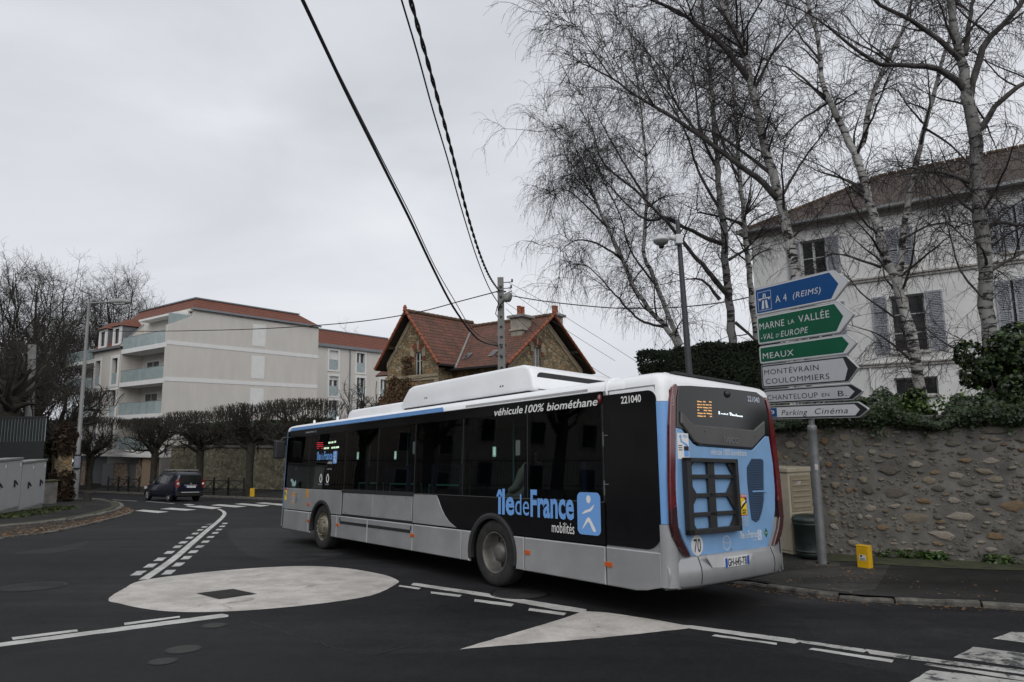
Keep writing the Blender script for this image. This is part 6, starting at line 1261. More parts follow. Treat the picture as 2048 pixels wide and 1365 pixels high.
m.add([(XB, 0, -5), (XB, 9, -5), (XB, 9, zt_), (XB, 0, zt_)], [[0, 1, 2, 3]]); m.build('wall', a_w, rw, recalc=False)
fy = lambda u, v, h: (u, -h, v)
for i, (a, b, c, d) in enumerate(wins):
    wn = empty('window'); wn.parent = rw; s_ = .25
    for q in ((a-s_, a, c-s_, d+s_), (b, b+s_, c-s_, d+s_), (a, b, d, d+s_), (a, b, c-s_, c)): pbox(fy, *q, 0, .06, 'surround', a_wh, wn)
    pbox(fy, a, b, c, d, -.4, -.38, 'pane', a_gl, wn)
    if i in (0, 1): pbox(fy, a, b, d-(1.2 if i == 0 else .5), d, -.3, -.25, 'blind', a_wh, wn)
    pbox(fy, a+.05, a+.3, c, d, -.36, -.33, 'casement', a_wh, wn); pbox(fy, (a+b)/2-.05, (a+b)/2+.25, c, d, -.36, -.33, 'casement', a_wh, wn)
    pbox(fy, a+.02, b-.02, c+.05, c+(d-c)*.5, -.05, -.03, 'glass_guard', a_df, wn); pbox(fy, a, b, c, d, -.42, -.41, 'backing', a_gr, wn)
    m = MB(); m.add([fy(u, v, k) for k in (0, -.41) for u, v in ((a, c), (b, c), (b, d), (a, d))], [[0, 1, 5, 4], [1, 2, 6, 5], [2, 3, 7, 6], [3, 0, 4, 7]]); m.build('reveal', a_wh, wn, recalc=False)
xd = lw(*Zc(1273, 700))[0]; MB().tube([(xd, -.08, zt_), (xd, -.08, -3)], .09, 6).build('down_pipe', a_zn, rw)
m = MB(); E4 = [(XA, -.2, zt_), (XB+.2, -.2, zt_), (XB+.2, 9, zt_), (XA, 9, zt_)]; T4 = [(XA, 1.6, zt_+2.2), (XB-1.5, 1.6, zt_+2.2), (XB-1.5, 8, zt_+2.2), (XA, 8, zt_+2.2)]
for i in range(3): slope_face(m, E4[i], E4[i+1], T4[i+1], T4[i])
ro = roof_build(m, 'roof', a_tile, rw); MB().box(XA, XB-1.4, 1.5, 8.1, zt_+2.17, zt_+2.32).build('roof_edge', a_zn, ro); MB().box(XA, XB+.3, -.35, -.18, zt_-.35, zt_+.02).build('gutter', a_zn, ro)

# ================================================================== far pavement: barriers, wall, markers
def onF(px, d_):                     # pixel column -> (t) on the far pavement at distance d_ behind the kerb
    r = ray(px, 985); o = KP+NN*d_; # intersect ground track of ray with line o + UU t
    A_ = np.array([[r.x, -UU.x], [r.y, -UU.y]]); s = np.linalg.solve(A_, np.array([o.x, o.y])); return s[1]
def FZ(t): q = P2(t, 0); return pl(q.x, q.y)+.12
tw0, tw1 = onF(600, 5.2), onF(318, 5.2)
fw = empty('boundary_wall', (*P2(tw0-6, 5.2), 0), R(144.7)); tag(fw, 'old mossy stone boundary wall behind the clipped trees', 'wall')
m_w = rub_mat('pale_rubble', [(.1, (.12, .11, .07)), (.5, (.2, .185, .12)), (1, (.3, .28, .2))], (.15, .14, .1), 3.2); MB().box(0, tw1-tw0+6, -.2, .25, -5, .35).build('wall_core', m_w, fw); MB().bbox(0, tw1-tw0+6.1, -.28, .33, .35, .5, .02).build('coping', MAT['coping'], fw)
pA, pB = P2(tw0-6, 6.2), P2(tw1-4, 6.2); hedge('ivy_hedge', 'green ivy hedge spilling over the old boundary wall', [(pA.x, pA.y), (pB.x, pB.y)], 1.6, 2.1, .1, 16000, MAT['ivy'], .16, 9, .25)
ir = M('barrier_brown', (.03, .027, .026), .6, .2, var=.15); proto = None
def barrier(t0, t1, label):
    a, b = P2(t0, .35), P2(t1, .35); o = empty('street_barrier', (a.x, a.y, FZ(t0)), math.atan2(b.y-a.y, b.x-a.x)); tag(o, label, 'barrier', 'cross-braced barriers along the far kerb'); L_ = (b-a).length; dz = FZ(t1)-FZ(t0)
    for x, z in ((0, 0), (L_, dz)): MB().bbox(x-.05, x+.05, -.05, .05, z-.05, z+1.15, .01).build('post', ir, o); MB().lathe([(.06, 0), (.06, .06), (0, .1)], 8, lambda u, v, h: (x+u, v, z+1.15+h)).build('post_cap', ir, o)
    for z0, z1 in ((1.0, 1.0), (.2, .2)): MB().tube([(0, 0, z0), (L_, 0, dz+z1)], .04, 5).build('rail', ir, o)
    MB().tube([(0, 0, .22), (L_, 0, dz+.98)], .036, 5).build('cross_brace', ir, o); MB().tube([(0, 0, .98), (L_, 0, dz+.22)], .036, 5).build('cross_brace', ir, o)
bl = [(onF(a, .35), onF(b, .35), l_) for a, b, l_ in ((113, 131, 'dark barrier left of the street lamp, first of the pair'), (131, 149, 'dark barrier just left of the street lamp, touching its pole'), (215, 236, 'dark cross barrier between the kerb and the stone cladding, leftmost of three'), (236, 256, 'dark cross barrier in front of the garage recess, middle of three'), (256, 277, 'dark cross barrier immediately left of the dark blue car'), (402, 427, 'dark cross barrier immediately right of the dark blue car'), (427, 456, 'dark cross barrier beneath the third clipped tree, before the mossy wall'), (456, 487, 'dark cross barrier ending beside the yellow box at the far kerb'))]
for a, b, l_ in bl: barrier(a, b, l_)
t = onF(505, .4); q = P2(t, .4); yb = empty('gas_marker', (q.x, q.y, FZ(t)), R(10)); tag(yb, 'small yellow marker box on the far pavement beneath the clipped trees', 'marker'); MB().bbox(-.14, .14, -.1, .1, 0, .5, .02).build('body', y_m, yb); MB().bbox(-.15, .15, -.11, .11, .5, .53, .01).build('lid', y_m, yb)

# ================================================================== left corner: cabinets, louvred fence, pillar, lamp post, bollard
A_ = G(85, 1017, .22); B_ = G(-75, 1040, .22); dv = Vector((B_.x-A_.x, B_.y-A_.y)); az = math.atan2(dv.y, dv.x); dvn = dv.normalized()
c_g = M('cabinet_grey', (.46, .47, .465), .6, var=.1, scale=1.5, rvar=.1, col2=(.38, .39, .385)); c_gd = M('cabinet_plinth', (.2, .2, .19), .8, var=.25, scale=4)
tA = 0; tB = (G(40, 1024, .22)-A_).to_2d().dot(dvn); tC = dv.length
for i, (t0, t1, lab) in enumerate(((0.0, tB-.02, 'grey two-door street cabinet, right one of the pair by the dark fence'), (tB+.02, tB*2.05, 'grey two-door street cabinet cut by the left edge of the photo'))):
    q = Vector((A_.x, A_.y))+dvn*t0; zb = pl(q.x, q.y)+.15; cbn = empty('street_cabinet', (q.x, q.y, zb), az); tag(cbn, lab, 'cabinet', 'grey cabinets on the left corner'); L_ = t1-t0
    # local x runs to the left in the photo, +y ... towards the road is +y or -y
    MB().bbox(0, L_, -.55, 0, .25, 1.95, .015).build('body', c_g, cbn); MB().bbox(-.03, L_+.03, -.6, .05, 1.95, 2.03, .015).build('cap', c_gd, cbn); MB().bbox(.02, L_-.02, -.53, -.01, -.3, .25, .01).build('plinth', c_gd, cbn)
    for d0, d1 in ((.02, L_/2-.008), (L_/2+.008, L_-.02)):
        dr_ = MB().bbox(d0, d1, .0, .018, .3, 1.92, .006).build('door', c_g, cbn); hx = d0+.12 if d0 < .1 else d0+.2
        m = MB(); m.bbox(d0+(d1-d0)*.45-.05, d0+(d1-d0)*.45+.05, .018, .05, 1.0, 1.25, .01); m.tube([(d0+(d1-d0)*.45, .06, 1.2), (d0+(d1-d0)*.45-.12, .08, 1.08)], .025, 6); m.build('handle', b_trim, dr_)
        MB().box(d0+.1, d0+.2, .018, .021, 1.72, 1.83).build('label', t_white, dr_)
# louvred dark fence
fa_ = AT(-330, 838, 29.5); fb_ = AT(92, 847, 32.0); dv = Vector((fb_.x-fa_.x, fb_.y-fa_.y)); lf = empty('louvred_fence', (fa_.x, fa_.y, 0), math.atan2(dv.y, dv.x)); tag(lf, 'dark green slatted metal fence with pale panels behind the grey cabinets', 'fence'); L_ = dv.length; zt_ = fa_.z
f_d = M('fence_dark', (.008, .012, .012), .5, var=.15); f_p = M('fence_pale_panel', (.34, .4, .39), .6, var=.12, scale=1.5)
MB().box(0, L_, .04, .06, 1.3, zt_-.03).build('pale_panel', f_p, lf); MB().box(0, L_, -.06, .06, -2.5, 1.3).build('lower_sheet', f_d, lf); MB().box(0, L_, -.03, .08, zt_-.04, zt_+.04).build('top_rail', f_d, lf); m = MB(); x = 0
while x < L_: m.box(x, x+.075, -.05, .03, -2.4, zt_-.04); x += .13
stuff(m.build('slats', f_d, lf))
# end pillar with creeper, stub of rubble wall
q = AT(122, 990, 34.5); pi_ = empty('gate_pillar', (q.x, q.y, pl(q.x, q.y)+.15), R(50)); tag(pi_, 'dark pillar overgrown with brown creeper at the end of the louvred fence', 'pillar'); MB().bbox(-.32, .32, -.32, .32, 0, 3.3, .03).build('shaft', MAT['ochre_rubble'], pi_); MB().bbox(-.4, .4, -.4, .4, 3.3, 3.42, .03).build('cap', MAT['coping'], pi_)
rg = np.random.default_rng(4); k = 4200; z = rg.uniform(0, 4.2, k); wd_ = .42+.16*np.sin(z*2.3)+.1*np.sin(z*5.1+1); an = rg.uniform(0, 2*math.pi, k); rr = wd_*rg.uniform(.75, 1.15, k)*np.where(z > 3.4, (4.3-z)/.9, 1); P = np.stack([np.cos(an)*rr, np.sin(an)*rr, z], 1); stuff(leaves(P, unit(rg.normal(size=P.shape)), .13, rg, 'creeper_leaves', M('creeper_dark', (.014, .012, .006), .8, var=.5, scale=3, col2=(.06, .03, .014)), pi_))
q = AT(95, 1000, 32); st_ = empty('rubble_stub', (q.x, q.y, pl(q.x, q.y)+.15), R(50)); tag(st_, 'short stub of rubble wall at the right end of the grey cabinets', 'wall'); MB().bbox(-.3, .3, -.35, .35, -.1, 1.05, .05).build('wall_core', MAT['mortar'], st_); MB().bbox(-.34, .34, -.4, .4, 1.05, 1.13, .04).build('coping', MAT['moss'], st_)
# street lamp
q = G(149, 997, .2); lp_ = empty('street_lamp', (q.x, q.y, pl(q.x, q.y)+.15)); tag(lp_, 'tall grey street lamp with one curved-arm lantern at the left corner', 'street lamp')
tp_ = V(178, 607, q, 0); hh = tp_.z-lp_.location.z; p_g = M('lamp_grey', (.27, .27, .265), .55, .2, var=.2, scale=2, stretch=(1, 1, .3)); tx, ty = tp_.x-q.x, 0
MB().tube([(0, 0, -.1), (tx*.13, 0, hh*.13), (tx*.14, 0, hh*.14), (tx*.7, 0, hh*.7), (tx, 0, hh)], [.17, .17, .125, .095, .07], 12).build('pole', p_g, lp_); e1 = V(222, 604, q, 0); e2 = V(262, 602, q, 0)
MB().tube([(tx, 0, hh), (e1.x-q.x, 0, e1.z-lp_.location.z)], [.05, .045], 8).build('arm', p_g, lp_); a, b = e1.x-q.x, e2.x-q.x; zl = e1.z-lp_.location.z
MB().tube([(a-.1, 0, zl), (a+.15, 0, zl), (a+(b-a)*.5, 0, zl+.02), (b-.1, 0, zl-.02), (b, 0, zl-.03)], [.07, .17, .2, .12, .02], 10).build('lantern', p_g, lp_); MB().bbox(a+.25, b-.3, -.14, .14, zl-.17, zl-.1, .02).build('lamp_glass', M('lamp_lens', (.35, .36, .36), .2, var=.05), lp_)
zs_ = V(152, 925, q, 0).z-lp_.location.z; MB().lathe([(.165, 0), (.165, .65)], 14, lambda x, y, h: (tx*zs_/hh+x, y, zs_-.3+h)).build('notice', M('notice_pale', (.3, .32, .36), .6, var=.2, scale=6), lp_); [MB().lathe([(.175, 0), (.175, .08)], 14, lambda x, y, h: (tx*zs_/hh+x, y, zs_+o_+h)).build('strap', b_trim, lp_) for o_ in (-.4, .37)]
zb_ = V(120, 879, q, 0); MB().box(zb_.x-q.x, tx*.27, -.05, .05, zb_.z-lp_.location.z-.06, zb_.z-lp_.location.z+.06).build('street_name_sign', M('sign_grey', (.2, .22, .25), .5, var=.1), lp_)
q = G(175, 1001, .2); bo = empty('bollard', (q.x, q.y, pl(q.x, q.y)+.15)); tag(bo, 'short square dark bollard on the left pavement corner beside the lamp', 'bollard'); MB().bbox(-.14, .14, -.14, .14, -.05, .42, .02).build('body', M('bollard_wood', (.05, .045, .038), .85, var=.3, scale=5), bo); MB().bbox(-.15, .15, -.15, .15, .42, .46, .01).build('cap', bpy.data.materials['bollard_wood'], bo)
a = AT(66, 845, 38); b = AT(76, 560, 38); cp = empty('concrete_pole', (a.x, a.y, pl(a.x, a.y))); tag(cp, 'plain grey concrete pole among the trees behind the louvred fence', 'pole'); MB().tube([(0, 0, -.2), (b.x-a.x, 0, AT(74, 690, 38).z-pl(a.x, a.y))], [.26, .2], 8).build('shaft', MAT['concrete'], cp)
# grass tufts at the cabinet feet
rg = np.random.default_rng(12); k = 3500; t = rg.uniform(-1.5, 5.5, k); off = np.abs(rg.normal(0, .35, k)); P = np.stack([A_.x+dvn.x*t-dvn.y*0+(.0), A_.y+dvn.y*t, np.zeros(k)], 1); side = Vector((dvn.y, -dvn.x)) if Vector((dvn.y, -dvn.x)).dot(Vector((-A_.x, -A_.y))) > 0 else Vector((-dvn.y, dvn.x))
P[:, 0] += side.x*off; P[:, 1] += side.y*off; P[:, 2] = GA*P[:, 0]+GB*P[:, 1]+.17+rg.random(k)*.05; gr = stuff(leaves(P, unit(rg.normal(size=P.shape)+np.array([0, -.5, .6])), .09, rg, 'grass', leaf_mat('grass_moss', (.022, .034, .008), (.055, .075, .014), .7), None, aspect=1.5)); tag(gr, 'mossy grass along the foot of the grey cabinets', 'grass')
# ================================================================== trees
def strands(P, r0, r1, n=3, ref=None):
    # P (N,K,3) polylines -> verts, quads of tapered n-sided tubes
    N_, K, _ = P.shape; d = np.empty_like(P); d[:, 1:-1] = P[:, 2:]-P[:, :-2]; d[:, 0] = P[:, 1]-P[:, 0]; d[:, -1] = P[:, -1]-P[:, -2]; d = unit(d)
    rf = np.broadcast_to(np.array([.31, .22, .93]) if ref is None else ref, d.shape); a = np.cross(d, rf); ln = np.linalg.norm(a, axis=2, keepdims=True); a = np.where(ln < .15, np.cross(d, np.array([1., 0, .2])), a); a = unit(a); b = np.cross(d, a)
    t = np.linspace(0, 1, K)[None, :, None]; rad = (np.asarray(r0).reshape(-1, 1, 1)*(1-t)+np.asarray(r1).reshape(-1, 1, 1)*t)
    V_ = np.stack([P+rad*(a*math.cos(2*math.pi*j/n)+b*math.sin(2*math.pi*j/n)) for j in range(n)], 2)     # N,K,n,3
    idx = np.arange(N_*K*n).reshape(N_, K, n); q = np.stack([idx[:, :-1], np.roll(idx, -1, 2)[:, :-1], np.roll(idx, -1, 2)[:, 1:], idx[:, 1:]], -1).reshape(-1, 4)
    return V_.reshape(-1, 3), q
def tubes_obj(parts, name, mat, parent, smooth=False):
    vs, fs, o = [], [], 0
    for v, f in parts: vs.append(v); fs.append(f+o); o += len(v)
    v = np.concatenate(vs); f = np.concatenate(fs); me = bpy.data.meshes.new(name); me.vertices.add(len(v)); me.vertices.foreach_set('co', v.ravel()); me.loops.add(len(f)*4); me.polygons.add(len(f)); me.loops.foreach_set('vertex_index', f.ravel()); me.polygons.foreach_set('loop_start', np.arange(len(f))*4)
    if smooth: me.polygons.foreach_set('use_smooth', np.ones(len(f), bool))
    me.materials.append(mat); me.update(); ob = bpy.data.objects.new(name, me); COL.objects.link(ob); ob.parent = parent; return ob
def grow(S, D, L, K, grav, jit, rg, up=0.0):
    # grow N polylines from S along D; per-step pull (grav<0 hangs)
    N_ = len(S); P = np.empty((N_, K+1, 3)); P[:, 0] = S; d = unit(D); st = (np.asarray(L)/K).reshape(-1, 1)
    for k in range(K):
        P[:, k+1] = P[:, k]+d*st; g = np.zeros((N_, 3)); g[:, 2] = grav; d = unit(d+g*((k+1)/K)+rg.normal(0, jit, (N_, 3)))
    return P
def sample(P, rg, n, lo=.2, hi=1.0):
    # n random points along random strands: position, direction, param
    N_, K, _ = P.shape; i = rg.integers(0, N_, n); t = rg.uniform(lo, hi, n)*(K-1); k = np.minimum(t.astype(int), K-2); f = (t-k)[:, None]
    return P[i, k]*(1-f)+P[i, k+1]*f, unit(P[i, k+1]-P[i, k]), t/(K-1)
def resample(path, step):
    p = [Vector(q) for q in path]; out = [p[0]]
    sm = [Vector(q) for q in smooth3(p, 6)]; acc = 0
    for a, b in zip(sm, sm[1:]):
        acc += (b-a).length
        if acc >= step: out.append(b); acc = 0
    out.append(p[-1]); return out
def smooth3(p, k):
    n_ = len(p); out = []
    for i in range(n_-1):
        q = [p[min(max(i+j, 0), n_-1)] for j in (-1, 0, 1, 2)]
        for s in range(k): t = s/k; out.append(.5*((2*q[1])+(q[2]-q[0])*t+(2*q[0]-5*q[1]+4*q[2]-q[3])*t*t+(3*q[1]-q[0]-3*q[2]+q[3])*t**3))
    out.append(p[-1]); return out
def bark_birch(nm='birch_bark', kk=1.0):
    m, n, l, b = node_mat(nm); tc = n.new('ShaderNodeTexCoord').outputs['Object']
    mp = n.new('ShaderNodeMapping'); mp.inputs['Scale'].default_value = (1.6, 1.6, 7.5); l.new(tc, mp.inputs[0]); x = tex(n, l, 'ShaderNodeTexNoise', mp.outputs[0], Scale=1.6, Detail=5, Roughness=.65)
    mp2 = n.new('ShaderNodeMapping'); mp2.inputs['Scale'].default_value = (1.2, 1.2, 2.6); l.new(tc, mp2.inputs[0]); y = tex(n, l, 'ShaderNodeTexNoise', mp2.outputs[0], Scale=2.3, Detail=4, Roughness=.6)
    z = tex(n, l, 'ShaderNodeTexNoise', tc, Scale=.9, Detail=3); base = ramp(n, [(.3, (.26*kk, .25*kk, .235*kk)), (.65, (.54*kk, .53*kk, .51*kk))]); l.new(z.outputs['Fac'], base.inputs[0])
    k = ramp(n, [(.555, (0, 0, 0)), (.6, (1, 1, 1))]); l.new(x.outputs['Fac'], k.inputs[0]); k2 = ramp(n, [(.585, (0, 0, 0)), (.64, (1, 1, 1))]); l.new(y.outputs['Fac'], k2.inputs[0])
    f = math_(n, l, 'MAXIMUM', k.outputs[0], k2.outputs[0]); col = mixc(n, l, f, base.outputs[0], (.018, .016, .014)); l.new(col, b.inputs['Base Color']); b.inputs['Roughness'].default_value = .8; bumpn(n, l, b, math_(n, l, 'SUBTRACT', 1, f), .7, .03); return m
MAT['birch'] = bark_birch(); MAT['birch_dark'] = bark_birch('dark_birch_bark', .5); MAT['twig'] = M('birch_twig', (.030, .023, .022), .8, var=.25, scale=2); MAT['limb'] = M('birch_limb', (.045, .04, .036), .85, var=.5, scale=5, bump=.5, col2=(.11, .10, .095)); MAT['bark_dark'] = bpy.data.materials['bark_dark']
def birch(label, stems, Y, rad, seed, dens=1.0, limb_extra=8, hang=1.0, base=None, barkm='birch', toward=None):
    """stems: list of (pixel polyline, radius at start, radius at end, white?) first is the trunk; depth Y with slight spread"""
    rg = np.random.default_rng(seed); paths = []
    tr0 = AT(*stems[0][0][0], Y); zg = pl(tr0.x, tr0.y)+.9; o = empty('birch_tree', (tr0.x, tr0.y, zg)); tag(o, label, 'tree', 'bare birches in the garden of the white house'); org = np.array(o.location)
    white, limbs, allp = [], [], []
    for si, st in enumerate(stems):
        pts, ra, rb, wh_ = st[:4]; y0 = st[4] if len(st) > 4 else Y; y1 = st[5] if len(st) > 5 else y0
        P = []
        for i, (px, py) in enumerate(pts): P.append(AT(px, py, y0+(y1-y0)*i/max(1, len(pts)-1)))
        if si == 0: P = [Vector((P[0].x+.1, P[0].y, zg-.6))]+P
        P = resample(P, .22 if ra > .06 else .16); k = len(P)
        P = [p+Vector(rg.normal(0, .006+ra*.06, 3)) if 0 < i < k-1 else p for i, p in enumerate(P)]
        A_ = np.array([tuple(p) for p in P])-org; m = MB(); rads = [ra+(rb-ra)*(i/(k-1))**.9 for i in range(k)]
        (white if wh_ else limbs).append((A_, rads)); allp.append((A_, rads))
    for lst, nm, mt in ((white, 'trunk', MAT[barkm]), (limbs, 'limb', MAT['limb'])):
        for A_, rads in lst: m = MB(); m.tube([tuple(q) for q in A_], [r*(1+rg.normal(0, .035)) for r in rads], 10 if nm == 'trunk' else 7); m.build(nm, mt, o, recalc=False)
    # side limbs sprouting from stems (dark, rising outward)
    S, D, R0 = [], [], []
    for A_, rads in allp:
        k = len(A_); L_ = np.linalg.norm(np.diff(A_, axis=0), axis=1).sum(); cnt = max(2, int(L_*limb_extra/6))
        for j in range(cnt):
            t = rg.uniform(.3, 1.0); i = min(int(t*(k-1)), k-2); d = unit(A_[i+1]-A_[i]); az = rg.uniform(0, 2*math.pi); out_ = np.array([math.cos(az), math.sin(az)*.8, rg.uniform(.15, .8)]); S.append(A_[i]); D.append(unit(out_+d*.5)); R0.append(min(rads[i]*.5, .035))
        S.append(A_[-1]); D.append(unit(A_[-1]-A_[-2])); R0.append(min(rads[-1], .03))
    S, D, R0 = np.array(S), np.array(D), np.array(R0); L1 = rg.uniform(.9, 2.3, len(S)); L1[R0 <= .0125] *= .6; B1 = grow(S, D, L1, 9, .03, .11, rg); parts = [strands(B1, R0, np.full(len(S), .006), 4)]
    # secondary boughs
    n2 = int(len(S)*9*dens); s2, d2, t2 = sample(B1, rg, n2, .1, 1.0); mainS = []
    extra = int(260*dens); wl_ = np.array([np.linalg.norm(np.diff(q[0], axis=0), axis=1).sum() for q in allp]); ai = rg.choice(len(allp), extra, p=wl_/wl_.sum()); s3 = []; d3 = []
    for i in ai:
        A_ = allp[i][0]; k = rg.integers(int(len(A_)*.3), len(A_)-1) if len(A_) > 3 else 0; s3.append(A_[k]); d3.append(unit(A_[min(k+1, len(A_)-1)]-A_[k]+1e-6))
    s2 = np.concatenate([s2, np.array(s3)]); d2 = np.concatenate([d2, np.array(d3)]); n2 = len(s2)
    D2 = unit(d2*.6+rg.normal(0, .75, (n2, 3))+np.array([0, 0, .25])); L2 = rg.uniform(.45, 1.3, n2); B2 = grow(s2, D2, L2, 7, -.2*hang, .13, rg); parts.append(strands(B2, np.full(n2, .0085), np.full(n2, .004), 3))
    # hanging twigs
    n3 = int(n2*5.6); s4, d4, _ = sample(B2, rg, n3, .15, 1.0); D3 = unit(d4*.7+rg.normal(0, .55, (n3, 3))+np.array([0, 0, -.15])); L3 = rg.uniform(.25, 1.0, n3)*hang**.5; B3 = grow(s4, D3, L3, 5, -.8*hang, .12, rg); parts.append(strands(B3, np.full(n3, .0042), np.full(n3, .0022), 3))
    n4 = int(n3*1.1); s5, d5, _ = sample(B3, rg, n4, .3, 1.0); B4 = grow(s5, unit(d5+rg.normal(0, .6, (n4, 3))), rg.uniform(.08, .3, n4), 2, -.4*hang, .1, rg); parts.append(strands(B4, np.full(n4, .0030), np.full(n4, .0028), 3))
    stuff(tubes_obj(parts, 'crown', MAT['twig'], o)); return o
birch('slender white birch leaning left just behind the blue motorway panel',
      [([(1600,700),(1592,560),(1577,470),(1556,390),(1532,300),(1518,235),(1502,170),(1490,110),(1468,55),(1440,0),(1415,-90),(1380,-200)], .155, .05, 1),
       ([(1556,400),(1520,362),(1478,330),(1404,275),(1331,227),(1270,190),(1225,157),(1195,142),(1170,130)], .085, .012, 0, 15.5, 14.0),
       ([(1497,160),(1465,115),(1440,85),(1400,55),(1350,20),(1305,0),(1230,-40)], .08, .02, 0, 15.5, 14.8),
       ([(1545,350),(1480,300),(1420,262),(1370,255),(1345,200)], .05, .012, 0, 15.5, 16.5),
       ([(1478,330),(1440,270),(1420,200),(1405,150)], .03, .008, 0, 15.2, 15.0), ([(1404,275),(1350,205),(1330,150),(1290,100),(1255,60)], .035, .008, 0, 15.0, 14.2), ([(1560,400),(1600,330),(1650,260),(1670,220)], .04, .01, 0, 15.5, 15.0), ([(1508,180),(1545,110),(1585,60),(1620,20)], .045, .012, 0, 15.5, 15.2), ([(1225,157),(1190,110),(1160,60)], .02, .006, 0, 14.3, 13.8)], 15.5, 0, 21, 1.0)
birch('forked white birch in front of the first-floor window of the white house',
      [([(1845,800),(1836,750),(1826,700),(1808,620),(1793,565),(1772,520),(1757,455),(1738,405),(1722,340),(1710,300)], .13, .085, 1),
       ([(1795,570),(1803,500),(1812,440),(1826,350),(1845,270),(1860,215),(1880,140),(1900,70),(1915,0)], .08, .03, 1, 14.5, 14.2),
       ([(1710,305),(1690,265),(1665,215),(1645,165),(1640,110),(1625,40),(1600,-40)], .085, .03, 1, 14.5, 14.8),
       ([(1712,302),(1728,280),(1735,230),(1752,170),(1775,120),(1805,60),(1830,-20)], .07, .03, 1, 14.5, 14.0),
       ([(1762,535),(1720,520),(1690,510),(1660,508)], .035, .012, 0), ([(1735,390),(1700,365),(1682,355)], .04, .02, 0), ([(1660,205),(1610,235),(1560,280)], .035, .01, 0, 14.8, 15), ([(1845,255),(1900,290),(1940,330)], .03, .01, 0, 14.3, 13.8), ([(1665,215),(1620,170),(1585,140),(1550,130)], .04, .01, 0, 14.7, 15), ([(1640,120),(1590,60),(1560,10)], .03, .01, 0), ([(1803,480),(1850,455),(1900,450),(1945,500)], .03, .008, 0, 14.3, 13.9)], 14.5, 0, 22, .7)
birch('thick dark-barked birch dividing into four limbs near the right edge',
      [([(1995,860),(1985,760),(1978,660),(1970,560),(1962,450),(1955,340),(1945,250),(1932,190)], .16, .12, 1),
       ([(1935,195),(1925,130),(1908,60),(1900,0),(1890,-80)], .105, .06, 1, 13.3, 13.3), ([(1940,195),(1955,130),(1975,80),(2015,40),(2048,0),(2080,-50)], .085, .04, 0, 13.3, 12.8), ([(1930,180),(1905,155),(1860,135),(1800,130),(1755,128),(1700,90),(1650,50)], .08, .02, 0, 13.3, 13.0), ([(1960,260),(1985,225),(2010,195),(2060,160)], .07, .04, 0, 13.3, 12.8), ([(1925,125),(1880,80),(1820,40),(1760,10),(1720,-30)], .06, .03, 0, 13.3, 13.1), ([(1930,110),(1940,40),(1950,-30)], .06, .03, 0), ([(1965,455),(2000,445),(2048,450),(2090,440)], .045, .02, 0, 13.3, 13), ([(1958,560),(2000,530),(2048,505)], .045, .02, 0, 13.3, 13), ([(1940,365),(1905,350),(1875,345)], .06, .03, 0), ([(1968,600),(1920,540),(1900,470),(1880,400)], .025, .008, 0, 13.3, 13), ([(1975,720),(1925,680),(1880,700),(1850,735)], .015, .005, 0, 13.3, 13)], 13.3, 0, 23, .55, barkm='birch_dark')
birch('dark upright birch behind the camera mast with many rising limbs',
      [([(1478,780),(1470,720),(1462,660),(1458,600),(1452,540),(1450,470),(1440,410),(1436,340),(1428,250),(1420,150),(1410,60),(1400,-40)], .155, .035, 1),
       ([(1455,590),(1430,560),(1400,525),(1370,490),(1345,455),(1320,430),(1270,380),(1210,330),(1190,280),(1175,230)], .085, .012, 0, 19, 18), ([(1450,490),(1410,475),(1360,450),(1330,435),(1290,440),(1250,405),(1200,350)], .075, .012, 0, 19, 18.5), ([(1458,520),(1490,500),(1510,480)], .05, .02, 0), ([(1470,645),(1510,680),(1525,700)], .05, .03, 0), ([(1440,420),(1400,350),(1380,290),(1360,240),(1330,190),(1290,100)], .05, .012, 0, 19, 19), ([(1430,330),(1400,260),(1390,170),(1370,80)], .05, .01, 0), ([(1440,600),(1405,560),(1370,560)], .06, .015, 0, 19, 19)], 19, 0, 24, .8, 7, 1.15, barkm='birch_dark')
birch('pale second stem rising straight behind the dark birch, left of the white house',
      [([(1515,700),(1506,620),(1498,540),(1490,460),(1482,380),(1476,300),(1470,200),(1462,100),(1455,0)], .115, .04, 1), ([(1488,450),(1460,440),(1420,430),(1395,425)], .06, .02, 0), ([(1480,360),(1450,300),(1430,240)], .04, .012, 0), ([(1480,380),(1520,320),(1550,250)], .035, .01, 0), ([(1474,260),(1500,180),(1530,110)], .035, .01, 0)], 20.5, 0, 25, .55)
birch('left-leaning twin-stemmed birch whose hanging twigs frame the open sky',
      [([(1372,760),(1360,700),(1330,655),(1300,620),(1270,580),(1245,520),(1215,455),(1190,400),(1170,340),(1145,285),(1125,255)], .125, .02, 1),
       ([(1362,690),(1340,640),(1318,585),(1300,540),(1287,505),(1290,450),(1294,380),(1290,300),(1280,200),(1265,100)], .09, .02, 1, 21, 21.5), ([(1330,655),(1280,640),(1230,590),(1190,545),(1165,530),(1140,532)], .05, .01, 0, 21, 20), ([(1245,520),(1200,490),(1160,480),(1135,490),(1120,505)], .045, .008, 0, 21, 20), ([(1215,455),(1160,400),(1130,380),(1112,390)], .04, .008, 0, 21, 20.5), ([(1294,400),(1250,330),(1210,260),(1180,200)], .045, .01, 0, 21.5, 22), ([(1190,400),(1130,310),(1130,300),(1110,265)], .03, .008, 0, 21, 20.5), ([(1310,570),(1260,500),(1240,430),(1200,350),(1160,270)], .04, .008, 0, 21.3, 22)], 21, 0, 26, 1.15, 8, 1.3)

